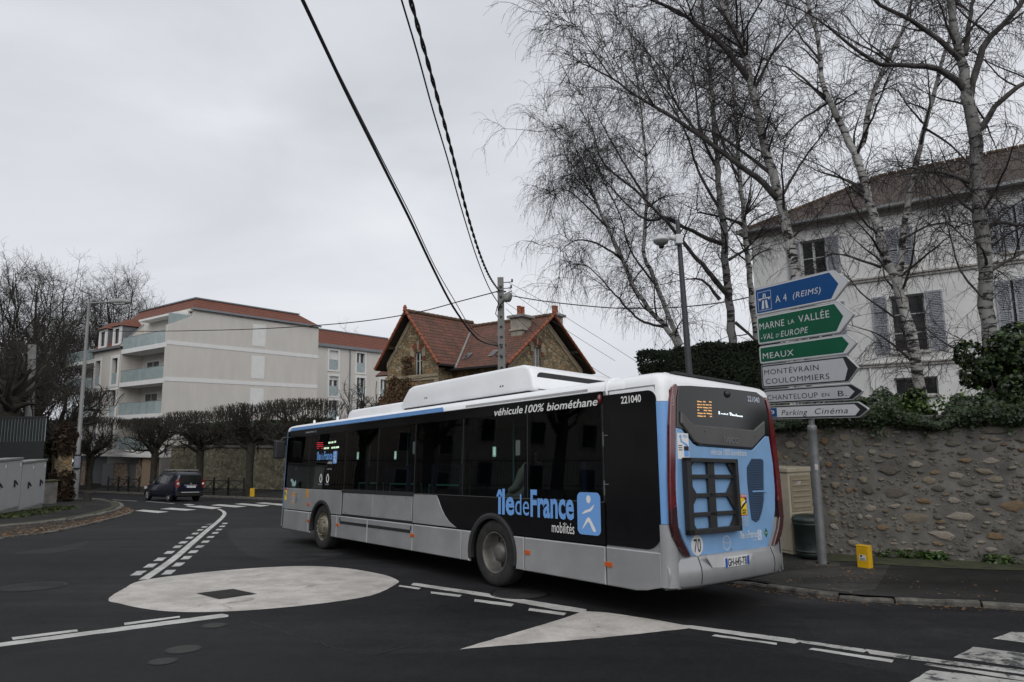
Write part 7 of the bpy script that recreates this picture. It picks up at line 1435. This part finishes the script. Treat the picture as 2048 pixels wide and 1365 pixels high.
# clipped (pollarded) street trees
MAT['pollard'] = M('pollard_bark', (.028, .024, .018), .9, var=.45, scale=4, bump=.6, col2=(.055, .05, .035)); MAT['pollard_twig'] = M('pollard_twig', (.03, .026, .019), .85, var=.3, scale=2)
def pollard(label, t, d_, h_top, r_, trunk_h, seed, tr=.28, group='clipped trees along the far pavement', cnt=1.0, base=None, flat_top=True):
    rg = np.random.default_rng(seed); q = P2(t, d_) if base is None else base; z0 = (FZ(t) if base is None else pl(q.x, q.y)+.1); o = empty('clipped_tree', (q.x, q.y, z0)); tag(o, label, 'tree', group)
    th = trunk_h; m = MB(); m.tube([(0, 0, -.2), (.02, 0, .4), (rg.normal(0, .06), rg.normal(0, .06), th*.5), (rg.normal(0, .06), 0, th*.9), (0, 0, th+.3)], [tr*1.25, tr, tr*.9, tr*1.05, tr*.8], 10); m.build('trunk', MAT['pollard'], o, recalc=False)
    nl = 15; az = np.linspace(0, 2*math.pi, nl, endpoint=False)+rg.normal(0, .2, nl); D = np.stack([np.cos(az), np.sin(az), rg.uniform(.35, 1.3, nl)], 1); S = np.zeros((nl, 3)); S[:, 2] = th*rg.uniform(.85, 1.1, nl)
    B1 = grow(S, D, rg.uniform(.6, 1.0, nl)*r_, 7, .07, .17, rg); parts = [strands(B1, np.full(nl, tr*.48), np.full(nl, .05), 6)]
    n2 = int(110*cnt); s2, d2, t2 = sample(B1, rg, n2, .3, 1.0); D2 = unit(d2*.5+rg.normal(0, .6, (n2, 3))+np.array([0, 0, .35])); B2 = grow(s2, D2, rg.uniform(.5, 1.1, n2)*r_*.45, 6, .1, .2, rg); parts.append(strands(B2, np.full(n2, .05), np.full(n2, .025), 4))
    n3 = int(420*cnt); s3, d3, _ = sample(B2, rg, n3, .4, 1.0); hr = np.hypot(s3[:, 0], s3[:, 1])[:, None]; out_ = np.concatenate([s3[:, :2]/(hr+.01), np.full((n3, 1), .5)], 1); D3 = unit(out_*.6+rg.normal(0, .5, (n3, 3))+np.array([0, 0, .5])); B3 = grow(s3, D3, rg.uniform(.4, .9, n3), 4, .12, .15, rg)
    if flat_top: B3[:, :, 2] = np.minimum(B3[:, :, 2], h_top-rg.uniform(0, .22, (n3, 1)))
    k_ = np.maximum(1, np.hypot(B3[:, :, 0], B3[:, :, 1])/(r_*1.08)); B3[:, :, 0] /= k_; B3[:, :, 1] /= k_; parts.append(strands(B3, np.full(n3, .02), np.full(n3, .011), 3))
    if flat_top:
        nb_ = int(430*cnt); rr = r_*np.sqrt(rg.random(nb_))*1.02; aa = rg.uniform(0, 2*math.pi, nb_); ln = rg.uniform(.4, 1.15, nb_); S5 = np.stack([rr*np.cos(aa), rr*np.sin(aa), h_top-ln-.25*(rr/r_)**3], 1); B5 = grow(S5, np.stack([np.cos(aa)*.25*rr/r_, np.sin(aa)*.25*rr/r_, np.ones(nb_)], 1)+rg.normal(0, .25, (nb_, 3)), ln, 5, .05, .16, rg); B5[:, :, 2] = np.minimum(B5[:, :, 2], h_top+rg.uniform(-.2, .1, (nb_, 1))); B3 = np.concatenate([B3[:int(n3*.7)], B5]) if False else B3; parts.append(strands(B5, np.full(nb_, .019), np.full(nb_, .012), 3))
    n4 = int(1000*cnt); s4, d4, _ = sample(B3, rg, n4, .3, 1.0); B4 = grow(s4, unit(d4*.8+rg.normal(0, .5, (n4, 3))), rg.uniform(.1, .38, n4), 2, .05, .15, rg)
    if flat_top: B4[:, :, 2] = np.minimum(B4[:, :, 2], h_top+rg.uniform(-.15, .12, (n4, 1)))
    parts.append(strands(B4, np.full(n4, .012), np.full(n4, .009), 3)); stuff(tubes_obj(parts, 'crown', MAT['pollard_twig'], o)); return o
for px, lab, sd in ((305, 'flat-topped clipped tree right behind the dark blue car, left of its roof', 31), (396, 'flat-topped clipped tree with its trunk above the car roof', 32), (497, 'flat-topped clipped tree over the yellow box at the far kerb', 33), (600, 'flat-topped clipped tree partly hidden by the front of the bus', 34)):
    t = onF(px, 1.3); q = P2(t, 1.3); zt = AT(px, 833 if px < 350 else (820 if px < 450 else 806), q.y).z-FZ(t); pollard(lab, t, 1.3, zt if px < 590 else AT(600, 795, q.y).z-FZ(t), 2.5 if px > 310 else 2.3, zt*.54, sd, .27)
t = onF(177, 1.3); q = P2(t, 1.3); pollard('small clipped tree with forked trunk right of the street lamp', t, 1.3, AT(177, 832, q.y).z-FZ(t), 2.6, 3.0, 35, .26)
def dtree(name, label, px, py_base, Y, h, r_, seed, trunk=.4, cnt=1.0, mat=None, group='bare trees beyond the corner', spread=1.0, ivy_n=0):
    rg = np.random.default_rng(seed); q = AT(px, py_base, Y); z0 = gz(q.x, q.y); o = empty(name, (q.x, q.y, z0)); tag(o, label, 'tree', group); th = h*.3
    m = MB(); m.tube([(0, 0, -.3), (0, 0, .5), (rg.normal(0, .1), rg.normal(0, .1), th), (rg.normal(0, .3), rg.normal(0, .3), h*.55), (rg.normal(0, .5), rg.normal(0, .5), h*.85)], [trunk*1.2, trunk, trunk*.8, trunk*.4, trunk*.1], 9); m.build('trunk', MAT['pollard'], o, recalc=False)
    nl = 34; az = rg.uniform(0, 2*math.pi, nl); el = np.arcsin(rg.uniform(-.15, 1, nl)); C0 = np.array([0, 0, .58*h]); RA = np.array([r_, r_, .42*h]); Tg = C0+np.stack([np.cos(az)*np.cos(el), np.sin(az)*np.cos(el), np.sin(el)], 1)*RA*rg.uniform(.8, .97, (nl, 1))
    S = np.zeros((nl, 3)); S[:, 2] = np.minimum(rg.uniform(.22, .55, nl)*h, Tg[:, 2]-.06*h); t_ = np.linspace(0, 1, 10)[None, :, None]; Cn = (S+Tg)/2+np.array([0, 0, -.04*h])+np.stack([np.cos(az), np.sin(az), 0*az], 1)*r_*.12
    B1 = (1-t_)**2*S[:, None]+2*t_*(1-t_)*Cn[:, None]+t_**2*Tg[:, None]+rg.normal(0, .012*h, (nl, 10, 3))*np.sin(t_*math.pi); parts = [strands(B1, np.full(nl, trunk*.28), np.full(nl, .025), 5)]
    n2 = int(300*cnt); s2, d2, _ = sample(B1, rg, n2, .3, 1.0); B2 = grow(s2, unit(d2*.8+rg.normal(0, .6, (n2, 3))+np.array([0, 0, .2])), rg.uniform(.07, .16, n2)*h, 6, .03, .15, rg); parts.append(strands(B2, np.full(n2, .032), np.full(n2, .012), 4))
    n3 = int(2000*cnt); s3, d3, _ = sample(B2, rg, n3, .2, 1.0); B3 = grow(s3, unit(d3*.8+rg.normal(0, .6, (n3, 3))+np.array([0, 0, .15])), rg.uniform(.04, .10, n3)*h, 4, .0, .17, rg); parts.append(strands(B3, np.full(n3, .014), np.full(n3, .008), 3))
    n4 = int(7000*cnt); s4, d4, _ = sample(B3, rg, n4, .2, 1.0); B4 = grow(s4, unit(d4*.7+rg.normal(0, .6, (n4, 3))), rg.uniform(.015, .05, n4)*h, 3, -.02, .17, rg); parts.append(strands(B4, np.full(n4, .009), np.full(n4, .007), 3)); stuff(tubes_obj(parts, 'crown', mat or MAT['pollard_twig'], o))
    return o
dtree('bare_tree', 'large bare tree with rounded crown at the left edge of the photo', 45, 960, 72, 26, 6.4, 41, .55, 1.5)
dtree('bare_tree', 'tall bare tree rising directly behind the street lamp pole', 208, 950, 88, 29.5, 6.2, 42, .5, 1.5)
dtree('bare_tree', 'bare tree with lower crown in front of the large rounded one', 62, 950, 62, 17, 4.0, 43, .4, .9)
dtree('bare_tree', 'bare tree behind the louvred fence, lowest crown at the far left', -30, 960, 50, 13, 4.5, 44, .4, .8)
dtree('bare_tree', 'distant bare treetop above the roof of the apartment wing', 708, 900, 118, 23.5, 5, 45, .35, .7)
dtree('bare_tree', 'small bare tree between the apartment wing and the stone house', 738, 900, 46, 8.2, 2, 46, .12, .22)
# heavy pollard at the left edge with thick limbs, and undergrowth
q = AT(8, 985, 37); pollard('thick-limbed pollard tree cut by the left edge above the fence', 0, 0, 8.6, 2.6, 5.6, 47, .5, 'bare trees beyond the corner', .5, Vector((q.x, q.y)), False)
q = AT(110, 985, 40.5); pollard('dense pollard tree between the louvred fence and the street lamp', 0, 0, 6.9, 3.0, 4.0, 48, .34, 'bare trees beyond the corner', .8, Vector((q.x, q.y)), True)
a, b = AT(-60, 900, 46), AT(112, 900, 62); hedge('wild_hedge', 'dark overgrown hedge beneath the bare trees at the far left', [(a.x, a.y), (b.x, b.y)], 2.5, 5.6, -3.2, 15000, leaf_mat('brown_green_leaf', (.012, .014, .006), (.04, .036, .016), .7), .22, 15, .5)
# ================================================================== the dark blue car
CO = G(334.7, 1003.6); CYAW = R(142)
f_ = Vector((math.cos(CYAW), math.sin(CYAW), 0)); f_.z = GA*f_.x+GB*f_.y; f_.normalize(); l_ = _n.cross(f_)
car = empty('parked_car', mat=Matrix(((f_.x, l_.x, _n.x, CO.x), (f_.y, l_.y, _n.y, CO.y), (f_.z, l_.z, _n.z, CO.z), (0, 0, 0, 1)))); car.name = 'car'; tag(car, 'dark blue estate car with silver roof bars seen from behind at the far kerb', 'car')
k_b = M('car_blue', (.005, .008, .022), .3, .1, var=.15, scale=2, coat=.4); k_t = M('car_trim', (.012, .012, .012), .6, var=.2); k_g = M('car_glass', (.015, .018, .018), .05, var=.2, scale=2); k_s = M('car_silver', (.5, .5, .5), .35, .15, var=.08); k_r = M('car_red', (.26, .008, .01), .2, var=.1, coat=.6); k_w = M('car_lens', (.6, .6, .58), .15, var=.1)
# local: x forward from the rear axle, y left from the left wheel face; width 1.75 -> y 0 .. -1.75
CWd = 1.74
def ring(x, zs, ys):                 # half-profile (y inset, z) mirrored into a closed ring
    left = [(x, -yi, z) for yi, z in zip(ys, zs)]; right = [(x, -CWd+yi, z) for yi, z in zip(ys, zs)][::-1]; return left+right
sec = []                             # x, (z levels), (insets)
for x, zb, zh, zr, ins, tum in ((-.78, .42, .95, 1.02, .16, .2), (-.74, .32, .98, 1.30, .06, .22), (-.66, .28, 1.0, 1.55, .02, .23), (-.45, .26, 1.0, 1.66, .0, .22), (.3, .24, 1.0, 1.69, -.01, .21), (1.3, .24, .99, 1.67, -.01, .21), (1.75, .24, .98, 1.60, -.01, .23), (2.15, .24, .97, 1.38, .0, .26), (2.55, .25, .96, 1.12, .01, .3), (2.75, .26, .93, 1.0, .02, .3), (3.2, .28, .84, .92, .08, .3), (3.5, .34, .7, .76, .22, .35)):
    zs = [zb, zb+.08, (zb+zh)/2, zh-.05, zh, zh+(zr-zh)*.5, zr-.06 if zr-zh > .15 else zr-.02, zr, zr+.02]; ys = [ins+.08, ins, ins-.0, ins+.01, ins+.03, ins+.03+(tum-.05)*.5, ins+tum-.04, ins+tum+.03, ins+tum+.25]
    sec.append(ring(x, zs, ys))
m = MB(); n_ = len(sec[0])
for r_ in sec: m.v += r_
for i in range(len(sec)-1):
    for j in range(n_): m.f.append([i*n_+j, i*n_+(j+1) % n_, (i+1)*n_+(j+1) % n_, (i+1)*n_+j]); m.m.append(0); m.sm.append(True)
m.f.append(list(range(n_))); m.m.append(0); m.sm.append(False); m.f.append([(len(sec)-1)*n_+j for j in range(n_)]); m.m.append(0); m.sm.append(False)
m.build('body', k_b, car)
def sidew(x, z): # inset of the glasshouse at height z
    return .03+(z-1.0)/.6*.145
for poly in ([(2.35, 1.03), (1.42, 1.03), (1.42, 1.52), (1.72, 1.50), (2.05, 1.30)], [(1.36, 1.03), (.52, 1.05), (.52, 1.55), (1.36, 1.53)], [(.44, 1.06), (-.25, 1.16), (-.2, 1.5), (.44, 1.55)]):
    for sgn in (0, 1):
        m = MB(); fn = (lambda u, v, h: (u, -sidew(u, v)+.012+h, v)) if sgn == 0 else (lambda u, v, h: (u, -CWd+sidew(u, v)-.012-h, v)); m.prism(poly, fn, -.03, .004); m.build('side_window', k_g, car)
m = MB(); rw_ = [(.2, 1.06), (1.54, 1.06), (1.56, 1.2), (1.46, 1.52), (.28, 1.52), (.18, 1.2)]; m.prism(rw_, lambda u, v, h: (-.80-h+(v-1.02)*.22, -u, v), -.06, .012); m.build('rear_window', k_g, car)
for sgn in (0, 1):
    yy = (lambda u: -u) if sgn == 0 else (lambda u: -CWd+u); lp = MB(); lp.prism([(.02, .86), (.2, .80), (.24, 1.0), (.2, 1.18), (.15, 1.3), (.04, 1.15)], lambda u, v, h: (-.80-h+max(0, v-1.02)*.22+.05*(.2-u)*2, yy(u-.01), v), -.09, .02); lo_ = lp.build('tail_lamp', k_r, car)
    MB().lathe([(.075, 0), (.06, .015), (0, .02)], 12, lambda x, y, h: (-.815-h, yy(.13)+x, 1.02+y)).build('reversing_lens', k_w, lo_)
MB().bbox(-.86, -.68, -CWd+.08, -.08, .30, .58, .04).build('rear_bumper', k_t, car); MB().bbox(-.885, -.84, -CWd+.35, -.35, .50, .55, .015).build('bumper_strip', k_s, car)
MB().box(-.83, -.80, -1.18, -.6, .79, .90).build('number_plate', M('car_plate', (.6, .62, .65), .5, var=.3, scale=25), car); MB().box(-.835, -.81, -.645, -.6, .79, .90).build('plate_band', bpy.data.materials['plate_blue'], car); MB().box(-.83, -.8, -1.25, -.5, .925, .955).build('tailgate_strip', k_s, car)
m = MB(); m.tube([(-.815, -.84, 1.05), (-.815, -.91, 1.05), (-.815, -.92, 1.0), (-.815, -.87, .98)], .012, 5); m.build('badge', k_s, car)
for y0 in (-.22, -CWd+.22): MB().tube([(-.3, y0, 1.68), (-.2, y0, 1.75), (1.3, y0, 1.75), (1.45, y0, 1.68)], .022, 6).build('roof_rail', k_t, car)
for x in (.0, 1.0): MB().bbox(x-.04, x+.04, -CWd+.12, -.12, 1.80, 1.83, .01).build('roof_bar', k_s, car); [MB().bbox(x-.05, x+.05, y-.04, y+.04, 1.72, 1.8, .01).build('bar_foot', k_t, car) for y in (-.22, -CWd+.22)]
m = MB(); m.bbox(2.1, 2.25, .02, .2, 1.05, 1.2, .03); m.build('mirror', k_t, car); m = MB(); m.bbox(2.1, 2.25, -CWd-.2, -CWd-.02, 1.05, 1.2, .03); m.build('mirror', k_t, car); MB().bbox(3.18, 3.5, -.3, -.06, .66, .82, .04).build('headlamp', k_w, car)
for x in (0, 2.81):
    for y0, fl in ((-.0, 1), (-CWd, -1)):
        fn = lambda a, b, h: (x+a, y0+h*fl, .32+b); wl = MB().lathe([(.2, -.2), (.3, -.2), (.32, -.17), (.32, -.03), (.3, .0), (.22, .0), (.21, -.02)], 24, fn).build('wheel', b_tyre, car); MB().lathe([(.215, -.01), (.2, -.03), (.08, -.04), (.05, -.01), (0, -.005)], 20, fn).build('rim', bpy.data.materials['rim_dusty'], wl)
        m = MB(); [m.tube([fn(.05*math.cos(t), .05*math.sin(t), -.01), fn(.2*math.cos(t), .2*math.sin(t), -.008)], .018, 4) for t in [i*2*math.pi/6 for i in range(6)]]; m.build('spokes', k_s, wl)
        m = MB(); vs = []
        for i in range(11): t = R(-5+190*i/10); vs += [fn(.35*math.cos(t), .35*math.sin(t), .012), fn(.41*math.cos(t), .41*math.sin(t), .012), fn(.41*math.cos(t), .41*math.sin(t), -.05)]
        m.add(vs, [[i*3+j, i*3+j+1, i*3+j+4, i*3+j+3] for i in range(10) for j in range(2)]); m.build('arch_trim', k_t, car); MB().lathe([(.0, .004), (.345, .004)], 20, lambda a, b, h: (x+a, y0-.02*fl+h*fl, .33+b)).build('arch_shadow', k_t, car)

# ================================================================== concrete utility pole and overhead cables
PY = 26.0; pt = AT(1001, 556, PY); pb = AT(1004, 760, PY); zg = gz(pt.x, PY); up_ = empty('utility_pole', (pb.x, PY, zg+.05)); tag(up_, 'grey concrete utility pole with lamp and cables in front of the stone house', 'pole')
lc = lambda v: (v.x-up_.location.x, v.y-up_.location.y, v.z-up_.location.z); T = lc(pt)
m = MB(); vs = []
for z, s in ((0, .2), (T[2], .125)):
    for a, b in ((-1, -1), (1, -1), (1, 1), (-1, 1)): vs.append((T[0]*z/T[2]+a*s, b*s, z))
m.add(vs, [[0, 1, 5, 4], [1, 2, 6, 5], [2, 3, 7, 6], [3, 0, 4, 7], [4, 5, 6, 7]]); m.build('shaft', MAT['concrete'], up_)
for i in range(9): z = T[2]-.4-i*.42; MB().box(T[0]*z/T[2]-.05, T[0]*z/T[2]+.05, -.165-.012, -.13, z-.05, z+.03).build('step_hole', b_trim, up_)
k = lc(AT(1013, 598, PY)); MB().lathe([(.0, .2), (.14, .17), (.19, .06), (.2, -.05), (.16, -.16), (0, -.18)], 14, lambda x, y, h: (k[0]+.05+x*.95+h*.25, k[1]-.25+y*.6, k[2]+h*1.1)).build('lamp_head', M('lamp_head', (.22, .22, .22), .5, .3, var=.15), up_); MB().tube([(k[0]-.35, -.15, k[2]-.5), (k[0]-.25, -.3, k[2]-.3), (k[0]-.05, -.3, k[2]-.1)], .03, 6).build('lamp_arm', b_trim, up_)
for py, dx in ((566, .28), (578, .24)): a = lc(AT(1005, py, PY)); MB().tube([(a[0]-.1, 0, a[2]), (a[0]+dx+.15, -.05, a[2]+.02)], .018, 5).build('cross_arm', b_trim, up_); MB().lathe([(.03, 0), (.045, .04), (.03, .08), (.045, .1), (0, .14)], 8, lambda x, y, h: (a[0]+dx+.12+x, -.05+y, a[2]+.02+h)).build('insulator', b_trim, up_)
for py in (585, 692, 714): a = lc(AT(1002, py, PY)); MB().lathe([(.22, 0), (.22, .05)], 4, lambda x, y, h: (a[0]+x*1.0, y, a[2]+h)).build('band', b_trim, up_)
a, b, c = lc(AT(995, 612, PY)), lc(AT(991, 628, PY)), lc(AT(1000, 640, PY)); MB().tube([a, b, c], .02, 5).build('cable_loop', b_trim, up_); a, b, c = lc(AT(1018, 577, PY)), lc(AT(1024, 585, PY)), lc(AT(1010, 590, PY)); MB().tube([(a[0], -.2, a[2]), (b[0], -.25, b[2]), (c[0], -.2, c[2])], .02, 5).build('cable_loop', b_trim, up_)
k_c = M('cable_black', (.008, .008, .009), .6, var=.1); k_cg = M('cable_grey', (.06, .06, .065), .5, var=.1)
def cable(label, pix, P0, Pend, r, mat=None, twist=0, group='overhead cables'):
    """pix: image track; the cable hangs in the upright plane through P0 and Pend"""
    az = math.degrees(math.atan2(Pend.y-P0.y, Pend.x-P0.x)); pts = [V(px, py, P0, az) for px, py in pix]
    sm = smooth3(pts, 5); d = (sm[-1]-sm[-2]).normalized(); far = Pend-P0; far.z = 0; far.normalize()
    o = empty('overhead_cable', tuple(sm[0])); tag(o, label, 'cable', group); q = [tuple(p-sm[0]) for p in sm]
    if twist:
        for ph in (0, math.pi):
            acc = 0; tw = []
            L_ = 0
            for i in range(len(sm)-1):
                n_ = max(2, int((sm[i+1]-sm[i]).length/.12))
                for j in range(n_): p = sm[i].lerp(sm[i+1], j/n_); L_ += (sm[i+1]-sm[i]).length/n_; a = L_*2*math.pi/.9+ph; tw.append(tuple(p-sm[0]+Vector((math.cos(a)*r*1.0, 0, math.sin(a)*r*1.0))))
            MB().tube(tw, r, 5).build('strand', mat or k_c, o, recalc=False)
    else: MB().tube(q, r, 6).build('strand', mat or k_c, o, recalc=False)
    return o
E1 = AT(605, 0, 9.0); E2 = AT(805, 0, 9.5); E3 = AT(821, 0, 9.5)
cable('thickest black cable sweeping down from the top edge to the tiled roof', [(996,692),(968,685),(945,668),(905,612),(865,535),(820,440),(765,330),(700,200),(650,95),(605,0),(560,-95),(470,-290),(380,-490)], AT(996, 692, PY), E1, .032)
cable('thin black cable running close beside the thickest one', [(996,688),(950,665),(908,600),(868,530),(824,436),(768,326),(703,198),(651,94),(606,-1),(561,-96),(471,-291),(381,-491)], AT(996, 688, PY), AT(606, 0, 9.3), .012)
cable('twisted black cable, right one of the pair reaching the top of the pole', [(998,582),(980,556),(960,510),(935,430),(905,310),(880,215),(850,105),(821,0),(795,-95),(742,-290),(690,-490)], AT(998, 582, PY), E3, .022, None, 1)
cable('plain black cable, left one of the pair reaching the utility pole', [(998,608),(980,580),(955,520),(925,425),(895,318),(865,218),(835,108),(803,0),(775,-95),(718,-290),(660,-490)], AT(998, 608, PY), E2, .018)
lpq = AT(40, 662, 52); cable('long black cable crossing the apartment block to the left', [(1000,582),(920,603),(840,624),(740,641),(637,651),(520,658),(420,661),(300,663),(180,662),(90,660)], AT(1000, 582, PY), lpq, .022)
cable('black service cable running right from the pole into the birches', [(1004,588),(1040,595),(1090,603),(1160,611),(1240,617),(1340,616),(1440,606),(1520,590)], AT(1004, 588, PY), AT(1520, 590, 21.5), .02, None)
for i, (px, y0, pts) in enumerate(((1016, 564, [(1016,565),(1080,600),(1140,640),(1220,690),(1290,735)]), (1016, 578, [(1016,580),(1080,625),(1150,672),(1230,722)]), (1010, 604, [(1010,604),(1060,640),(1120,690),(1200,745),(1240,765)]), (1012, 618, [(1012,618),(1050,652),(1110,705),(1170,745)]))):
    cable(('thin grey wire, uppermost of four descending right of the pole', 'thin grey wire, second of four descending right of the pole', 'thin grey wire, third of four descending right of the pole', 'thin grey wire, lowest of four descending across the right gable')[i], pts, AT(px, y0, PY), AT(*pts[-1], 30.5), .009, k_cg if i < 2 else k_c)

# ================================================================== left of the frame: what the bus windows mirror
rl_a, rl_b = Vector((-24.0, 27.5)), Vector((-25.5, 0.0)); d = (rl_b-rl_a); rf_ = empty('iron_railing', (rl_a.x, rl_a.y, 0), math.atan2(d.y, d.x)); tag(rf_, 'dark iron railing with pointed bars on a low wall, left of the frame', 'railing'); L_ = d.length; sl = (pl(*rl_b)-pl(*rl_a))/L_; z0 = pl(*rl_a)+.15
m = MB(); m.add([(x, y, z) for x in (0, L_) for y, z in ((-.15, z0-.3+sl*x), (.15, z0-.3+sl*x), (.15, z0+.7+sl*x), (-.15, z0+.7+sl*x))], [[0, 4, 7, 3], [3, 7, 6, 2], [1, 2, 6, 5]]); m.build('low_wall', MAT['mortar'], rf_)
for z in (.9, 2.2): MB().tube([(0, 0, z0+z), (L_, 0, z0+z+sl*L_)], .03, 5).build('rail', h_ir, rf_)
m = MB(); x = 0
while x < L_: m.tube([(x, 0, z0+.7+sl*x), (x, 0, z0+2.35+sl*x), (x, 0, z0+2.5+sl*x)], [.016, .016, .002], 4); x += .16
stuff(m.build('bars', h_ir, rf_))
nb = empty('street_house', (-38, 8, -1), R(90)); tag(nb, 'grey rendered house left of the frame, mirrored in the bus windows', 'house'); g_w = M('grey_render', (.5, .48, .45), .9, var=.15)
MB().box(-14, 13, 0, 9, -2, 11).build('wall', g_w, nb)
m = MB(); slope_face(m, (-14.5, -.5, 11), (13.5, -.5, 11), (13.5, 4.5, 15), (-14.5, 4.5, 15)); slope_face(m, (13.5, 9.5, 11), (-14.5, 9.5, 11), (-14.5, 4.5, 15), (13.5, 4.5, 15)); roof_build(m, 'roof', MAT['old_tiles'], nb)
for i in range(7):
    for z in (1.2, 4.4, 7.6): wn = MB().box(-13+i*3.8, -11.8+i*3.8, -.06, .0, z, z+1.8).build('window', h_wd, nb); MB().box(-12.9+i*3.8, -11.9+i*3.8, -.08, -.06, z+.1, z+1.7).build('pane', h_gl, wn)
nb2 = empty('street_house', (-45, 36, -2), R(90)); tag(nb2, 'unseen dark brick house added left of the frame to darken window reflections', 'house')  # unseen, added so the front bus windows mirror a dark mass instead of sky
MB().box(-14, 10, 0, 9, -2, 12).build('wall', M('dark_brick', (.3, .26, .23), .9, var=.2), nb2)
m = MB(); slope_face(m, (-14.5, -.5, 12), (10.5, -.5, 12), (10.5, 4.5, 16), (-14.5, 4.5, 16)); slope_face(m, (10.5, 9.5, 12), (-14.5, 9.5, 12), (-14.5, 4.5, 16), (10.5, 4.5, 16)); roof_build(m, 'roof', MAT['old_tiles'], nb2)
for i in range(6):
    for z in (1.2, 4.4, 7.6): wn = MB().box(-13+i*3.8, -11.8+i*3.8, -.06, .0, z, z+1.8).build('window', h_wd, nb2); MB().box(-12.9+i*3.8, -11.9+i*3.8, -.08, -.06, z+.1, z+1.7).build('pane', h_gl, wn)
for (x, y, h_, s_, lab) in ((-33, 26, 13, 64, 'bare tree beyond the iron railing, in front of the brick house'), (-28, 4, 13, 61, 'bare tree beyond the iron railing, nearest the camera'), (-29, 12, 14, 62, 'bare tree beyond the iron railing, beside the mirrored house'), (-29.5, 20, 13, 63, 'bare tree beyond the iron railing, close to the louvred fence')):
    rg = np.random.default_rng(s_); o = dtree('bare_tree', lab, 1024, 900, 10, h_, 5, s_, .4, .8, None, 'bare trees left of the frame'); o.location = (x, y, pl(x, y)+.1)

# small debris on the right-hand pavement and in its gutter
rnd = random.Random(77); m = MB()
for k in range(420):
    i = rnd.randrange(4, len(krs)-8); c = Vector(krs[i]).lerp(Vector(krs[i+1]), rnd.random()); d_ = Vector(krs[i+1])-Vector(krs[i]); n2 = Vector((d_.y, -d_.x)).normalized()
    off = rnd.choice((rnd.uniform(-.25, -.02), rnd.uniform(.15, 2.8))); q = c+n2*off; z = pl(q.x, q.y)+(.006 if off < 0 else .082); s = rnd.uniform(.008, .03); a = rnd.random()*6.3
    m.add([(q.x+math.cos(a+j*1.571)*s*(1 if j % 2 else .6), q.y+math.sin(a+j*1.571)*s*(1 if j % 2 else .6), z+rnd.uniform(0, .008)) for j in range(4)], [[0, 1, 2, 3]])
lt = stuff(m.build('leaf_debris', MAT['dead_leaf'])); tag(lt, 'scattered leaf debris on the right-hand pavement below the garden wall', 'leaves')
MB().box(-.006, .0, .3, .34, .75, .9).build('lock', MAT['steel'], cab); MB().box(.2, .32, -.02, -.0165, 1.35, 1.45).build('sticker', bpy.data.materials['old_sticker'], cab)
